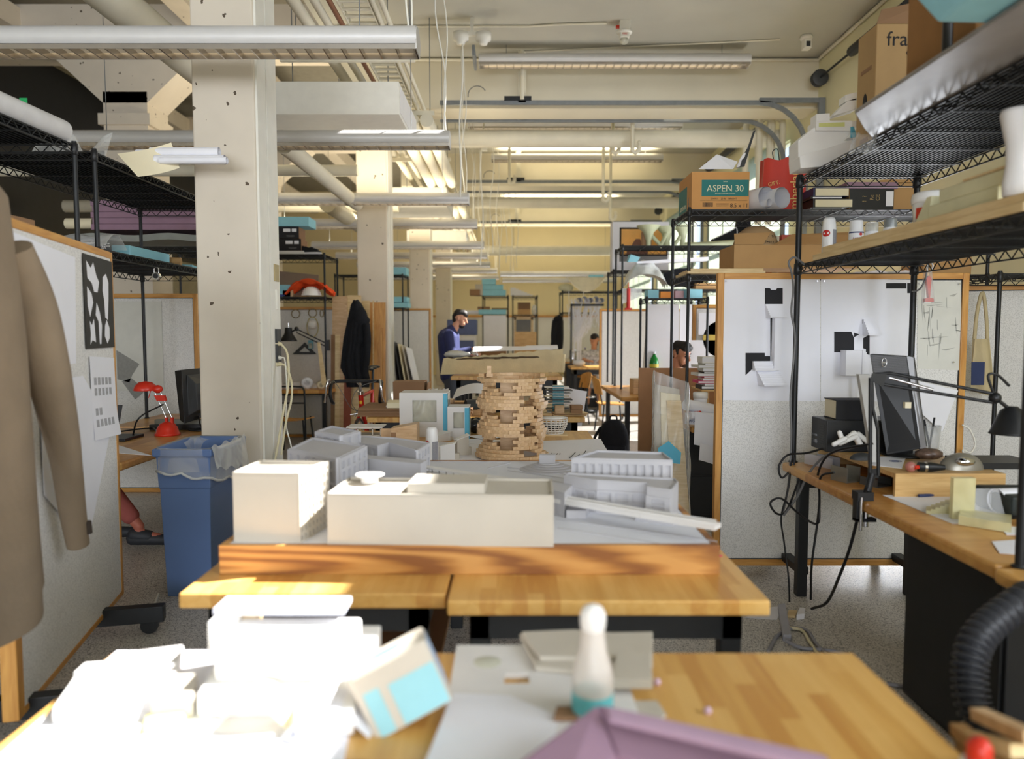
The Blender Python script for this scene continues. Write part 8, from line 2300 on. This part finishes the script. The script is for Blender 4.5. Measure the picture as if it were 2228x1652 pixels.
# seated man behind the hardboard, head bowed towards his desk
SX,SY = 1.80,7.78
b = MB()
hcs = Vector((SX - .02,SY - .02,1.255))
P2 = head(b,hcs,(.62,-.72,-.28),(.1,-.15,1),1.08)
b.cap((SX - .06,SY + .04,1.06),hcs + Vector((-.03,.03,-.06)),.062,.058)
b.cap((SX - .05,SY + .08,.64),(SX - .06,SY + .05,.95),.15,.16); b.cap((SX - .22,SY + .1,.95),(SX + .12,SY + .02,.95),.1,.1)
for e in (-1,1):
    sh = Vector((SX - .06 + e*.19,SY + .06 - e*.05,.99)); el = sh + Vector((e*.03 + .03,-.1,-.27)); wr_ = Vector((SX + .05 + e*.1,SY - .38,.8))
    b.cap(sh,el,.058,.046); b.cap(el,wr_,.044,.03); hand(b,wr_,Vector((.1,-1,-.1)),Vector((0,0,-1)),.3)
    kn = Vector((SX + e*.12,SY - .34,.5)); b.cap((SX + e*.1,SY + .08,.57),kn,.085,.062); b.cap(kn,kn + Vector((0,.06,-.42)),.06,.042)
    b.cap(kn + Vector((0,.06,-.45)),kn + Vector((0,-.1,-.46)),.036,.032)
s0 = Vector((SX,SY,0)); b.v = [p - s0 for p in b.v]
sit = part('person',b,mat('warm_skin',(190,134,104),.55,var=.05)); sit.location = s0; OFF[sit.name] = s0
tag(sit,'seated person with short black hair looking down behind the big hardboard sheet','person')
remesh(sit,.008)
b = MB()
b.cap((SX - .05,SY + .08,.65),(SX - .06,SY + .05,.95),.17,.175); b.cap((SX - .23,SY + .1,.96),(SX + .13,SY + .02,.96),.115,.115); b.cap((SX - .06,SY + .05,.98),(SX - .06,SY + .04,1.06),.12,.078)
for e in (-1,1):
    sh = Vector((SX - .06 + e*.19,SY + .06 - e*.05,.99)); el = sh + Vector((e*.03 + .03,-.1,-.27)); b.cap(sh,el,.075,.062); b.cap(el,el.lerp(Vector((SX + .05 + e*.1,SY - .38,.8)),.85),.06,.045)
o = part('jacket',b,FELTB,sit); remesh(o,.012)
b = MB(); b.cap(P2(0,-.035,.06),P2(0,.035,.085),.088,.068,14); b.cap(P2(0,-.055,.02),P2(0,-.05,-.03),.066,.056,12); b.cap(P2(-.04,.055,.085),P2(.04,.055,.085),.036,.036,10)
for e in (-1,1): b.cap(P2(e*.07,.0,.05),P2(e*.072,.012,.02),.024,.014,8)
o = part('hair',b,HAIR,sit); remesh(o,.008,2)
for e in (-1,1):
    part('eye',MB().ball(P2(e*.032,.083,.01),.009,8,6),INK,sit)
    part('eyebrow',MB().cap(P2(e*.016,.092,.034),P2(e*.048,.08,.036),.006,.005,6),HAIR,sit)
part('stubble',MB().cap(P2(0,.07,-.08),P2(0,.05,-.078),.033,.036,10),mat('stubble',(92,66,54),.8),sit)
b = MB()
for e in (-1,1):
    kn = Vector((SX + e*.12,SY - .34,.5)); b.cap((SX + e*.09,SY + .08,.57),kn,.1,.078); b.cap(kn,kn + Vector((0,.05,-.4)),.074,.058)
o = part('trousers',b,JEAN,sit); remesh(o,.012)
wood_chair('wooden chair under the seated person behind the hardboard',(SX - .05,SY + .12,0),.0)

# far seated person, only head and shoulder past the pinboard edge
FX,FY = 1.6,14.3
b = MB(); hf = Vector((FX,FY,1.33))
P3 = head(b,hf,(-.3,-1,-.4),(0,0,1),1.05)
b.cap((FX,FY + .06,1.12),hf + Vector((0,.02,-.06)),.06,.058); b.cap((FX,FY + .1,.55),(FX,FY + .08,1.0),.15,.16); b.cap((FX - .2,FY + .06,1.03),(FX + .2,FY + .06,1.03),.08,.08)
for e in (-1,1):
    el = Vector((FX + e*.25,FY - .05,.98)); b.cap((FX + e*.2,FY + .06,1.05),el,.055,.045); b.cap(el,(FX + e*.12,FY - .22,.93),.042,.03)
    hand(b,(FX + e*.12,FY - .22,.945),Vector((-e*.4,-1,0)),Vector((0,0,-1)),.3)
    b.cap((FX + e*.1,FY + .1,.55),(FX + e*.12,FY + .12,.1),.08,.045)
f0 = Vector((FX,FY,0)); b.v = [p - f0 for p in b.v]
far = part('person',b,SKIN); far.location = f0; OFF[far.name] = f0
tag(far,'far seated person in a pale patterned top, half hidden by the oak pinboard edge','person')
remesh(far,.011)
b = MB(); b.cap((FX,FY + .1,.55),(FX,FY + .08,1.0),.17,.18); b.cap((FX - .21,FY + .06,1.04),(FX + .21,FY + .06,1.04),.1,.1)
for e in (-1,1): b.cap((FX + e*.2,FY + .06,1.05),(FX + e*.25,FY - .05,.98),.075,.065)
o = part('top',b,mat('patterned_top',(206,204,206),.8,var=.5,scale=22),far); remesh(o,.014)
b = MB(); b.cap(P3(0,-.03,.05),P3(0,.03,.08),.09,.07,14); b.cap(P3(0,-.055,.02),P3(0,-.05,-.08),.068,.06,12)
o = part('hair',b,HAIR,far); remesh(o,.011,2)

# person at the red lamp desk: only shin and shoe come past the turned pinboard
LX,LY = -2.95,5.05
b = MB()
TX_ = LX - .5
hl = Vector((TX_ + .02,LY,1.26))
P4 = head(b,hl,(1,.1,-.3),(0,0,1),1.0)
b.cap((TX_,LY,1.08),hl + Vector((-.02,0,-.06)),.06,.056); b.cap((TX_,LY,.64),(TX_,LY,.97),.145,.155); b.cap((TX_,LY - .19,1.0),(TX_,LY + .19,1.0),.08,.08)
kn,an = Vector((LX + .06,LY - .02,.53)),Vector((LX + .34,LY + .02,.14))
b.cap((TX_,LY - .09,.57),kn,.085,.062); b.cap(kn,kn.lerp(an,.4),.062,.058); b.cap(kn.lerp(an,.4),an,.058,.036)
b.cap(an + Vector((-.01,0,-.05)),an + Vector((.15,.02,-.09)),.038,.03)
k2 = Vector((LX,LY + .2,.53)); a2_ = Vector((LX + .02,LY + .22,.1))
b.cap((TX_,LY + .09,.57),k2,.085,.062); b.cap(k2,a2_,.058,.038); b.cap(a2_ + Vector((0,0,-.04)),a2_ + Vector((.16,.02,-.055)),.034,.03)
AR = []
for e in (-1,1):
    sh = Vector((TX_,LY + e*.2,.99)); el = sh + Vector((.12,e*.05,-.18)); wr_ = Vector((TX_ + .24,LY + e*.12,.82))
    b.cap(sh,el,.055,.045); b.cap(el,wr_,.042,.028); hand(b,wr_,Vector((1,0,-.05)),Vector((0,0,-1)),.3); AR.append((sh,el,wr_))
l0 = Vector((LX,LY,0)); b.v = [p - l0 for p in b.v]
lp_ = part('person',b,mat('ruddy_skin',(178,104,84),.55,var=.08)); lp_.location = l0; OFF[lp_.name] = l0
tag(lp_,'seated person at the red lamp desk, only shin and dark shoe showing','person')
remesh(lp_,.009)
SHM = mat('dark_shoe',(46,48,52),.6)
part('shoe',MB().cap(an + Vector((-.04,0,-.085)),an + Vector((.17,.02,-.1)),.05,.038,12).cap(an + Vector((-.03,0,-.06)),an + Vector((.06,.01,-.075)),.052,.045,12),SHM,lp_)
part('shoe',MB().cap(a2_ + Vector((-.04,0,-.052)),a2_ + Vector((.17,.02,-.06)),.047,.038,12),SHM,lp_)
b = MB(); b.cap((TX_,LY,.64),(TX_,LY,.97),.165,.17); b.cap((TX_,LY - .2,1.0),(TX_,LY + .2,1.0),.1,.1)
for sh,el,wr_ in AR: b.cap(sh,el,.07,.06); b.cap(el,el.lerp(wr_,.8),.056,.044)
o = part('shirt',b,mat('muted_shirt',(110,70,64),.85,var=.1),lp_); remesh(o,.014)
b = MB(); b.cap((TX_,LY - .09,.57),kn,.1,.078); b.cap(kn,kn.lerp(an,.8),.076,.062); b.cap((TX_,LY + .09,.57),k2,.1,.078); b.cap(k2,k2.lerp(a2_,.85),.074,.058)
o = part('trousers',b,mat('brick_trousers',(158,84,76),.85,var=.08),lp_); remesh(o,.012)
b = MB(); b.cap(P4(0,-.03,.05),P4(0,.03,.08),.087,.068,14); b.cap(P4(0,-.055,.02),P4(0,-.05,-.04),.066,.056,12)
o = part('hair',b,HAIR,lp_); remesh(o,.011,2)
t = thing('canvas_bag','dark bag with a tan flap hanging under the edge of the red lamp desk','bag',(-2.45,5.85,0))
part('bag_body',MB().hexa([(-.25,-.1,.1),(.1,-.1,.1),(.1,.1,.1),(-.25,.1,.1)],[(-.28,-.08,.6),(.12,-.08,.62),(.12,.08,.62),(-.28,.08,.6)]),FELTB,t,bev=.03)
part('tan_flap',MB().hexa([(-.26,-.115,.5),(.05,-.115,.42),(.05,-.1,.42),(-.26,-.1,.5)],[(-.28,-.1,.64),(.14,-.1,.65),(.14,-.085,.65),(-.28,-.085,.64)]),CARDD,t)
part('orange_strap',MB().tube(smooth_path([(.1,-.12,.64),(.05,-.13,.5),(.06,-.12,.36)],5),.014,6),mat('orange_strap',(214,132,64),.6),t)
wood_chair('chair under the person at the red lamp desk',(TX_ - .02,LY,0),math.pi/2)
solo('floor_cable',MB().tube(smooth_path([Z(345,1292,.01),Z(335,1315,.01),Z(315,1325,.01),Z(302,1340,.01),Z(285,1348,.01)],6),.007,6),CABW,'white cord on the floor between the blue bin and the pinboard foot','cord',w=True)
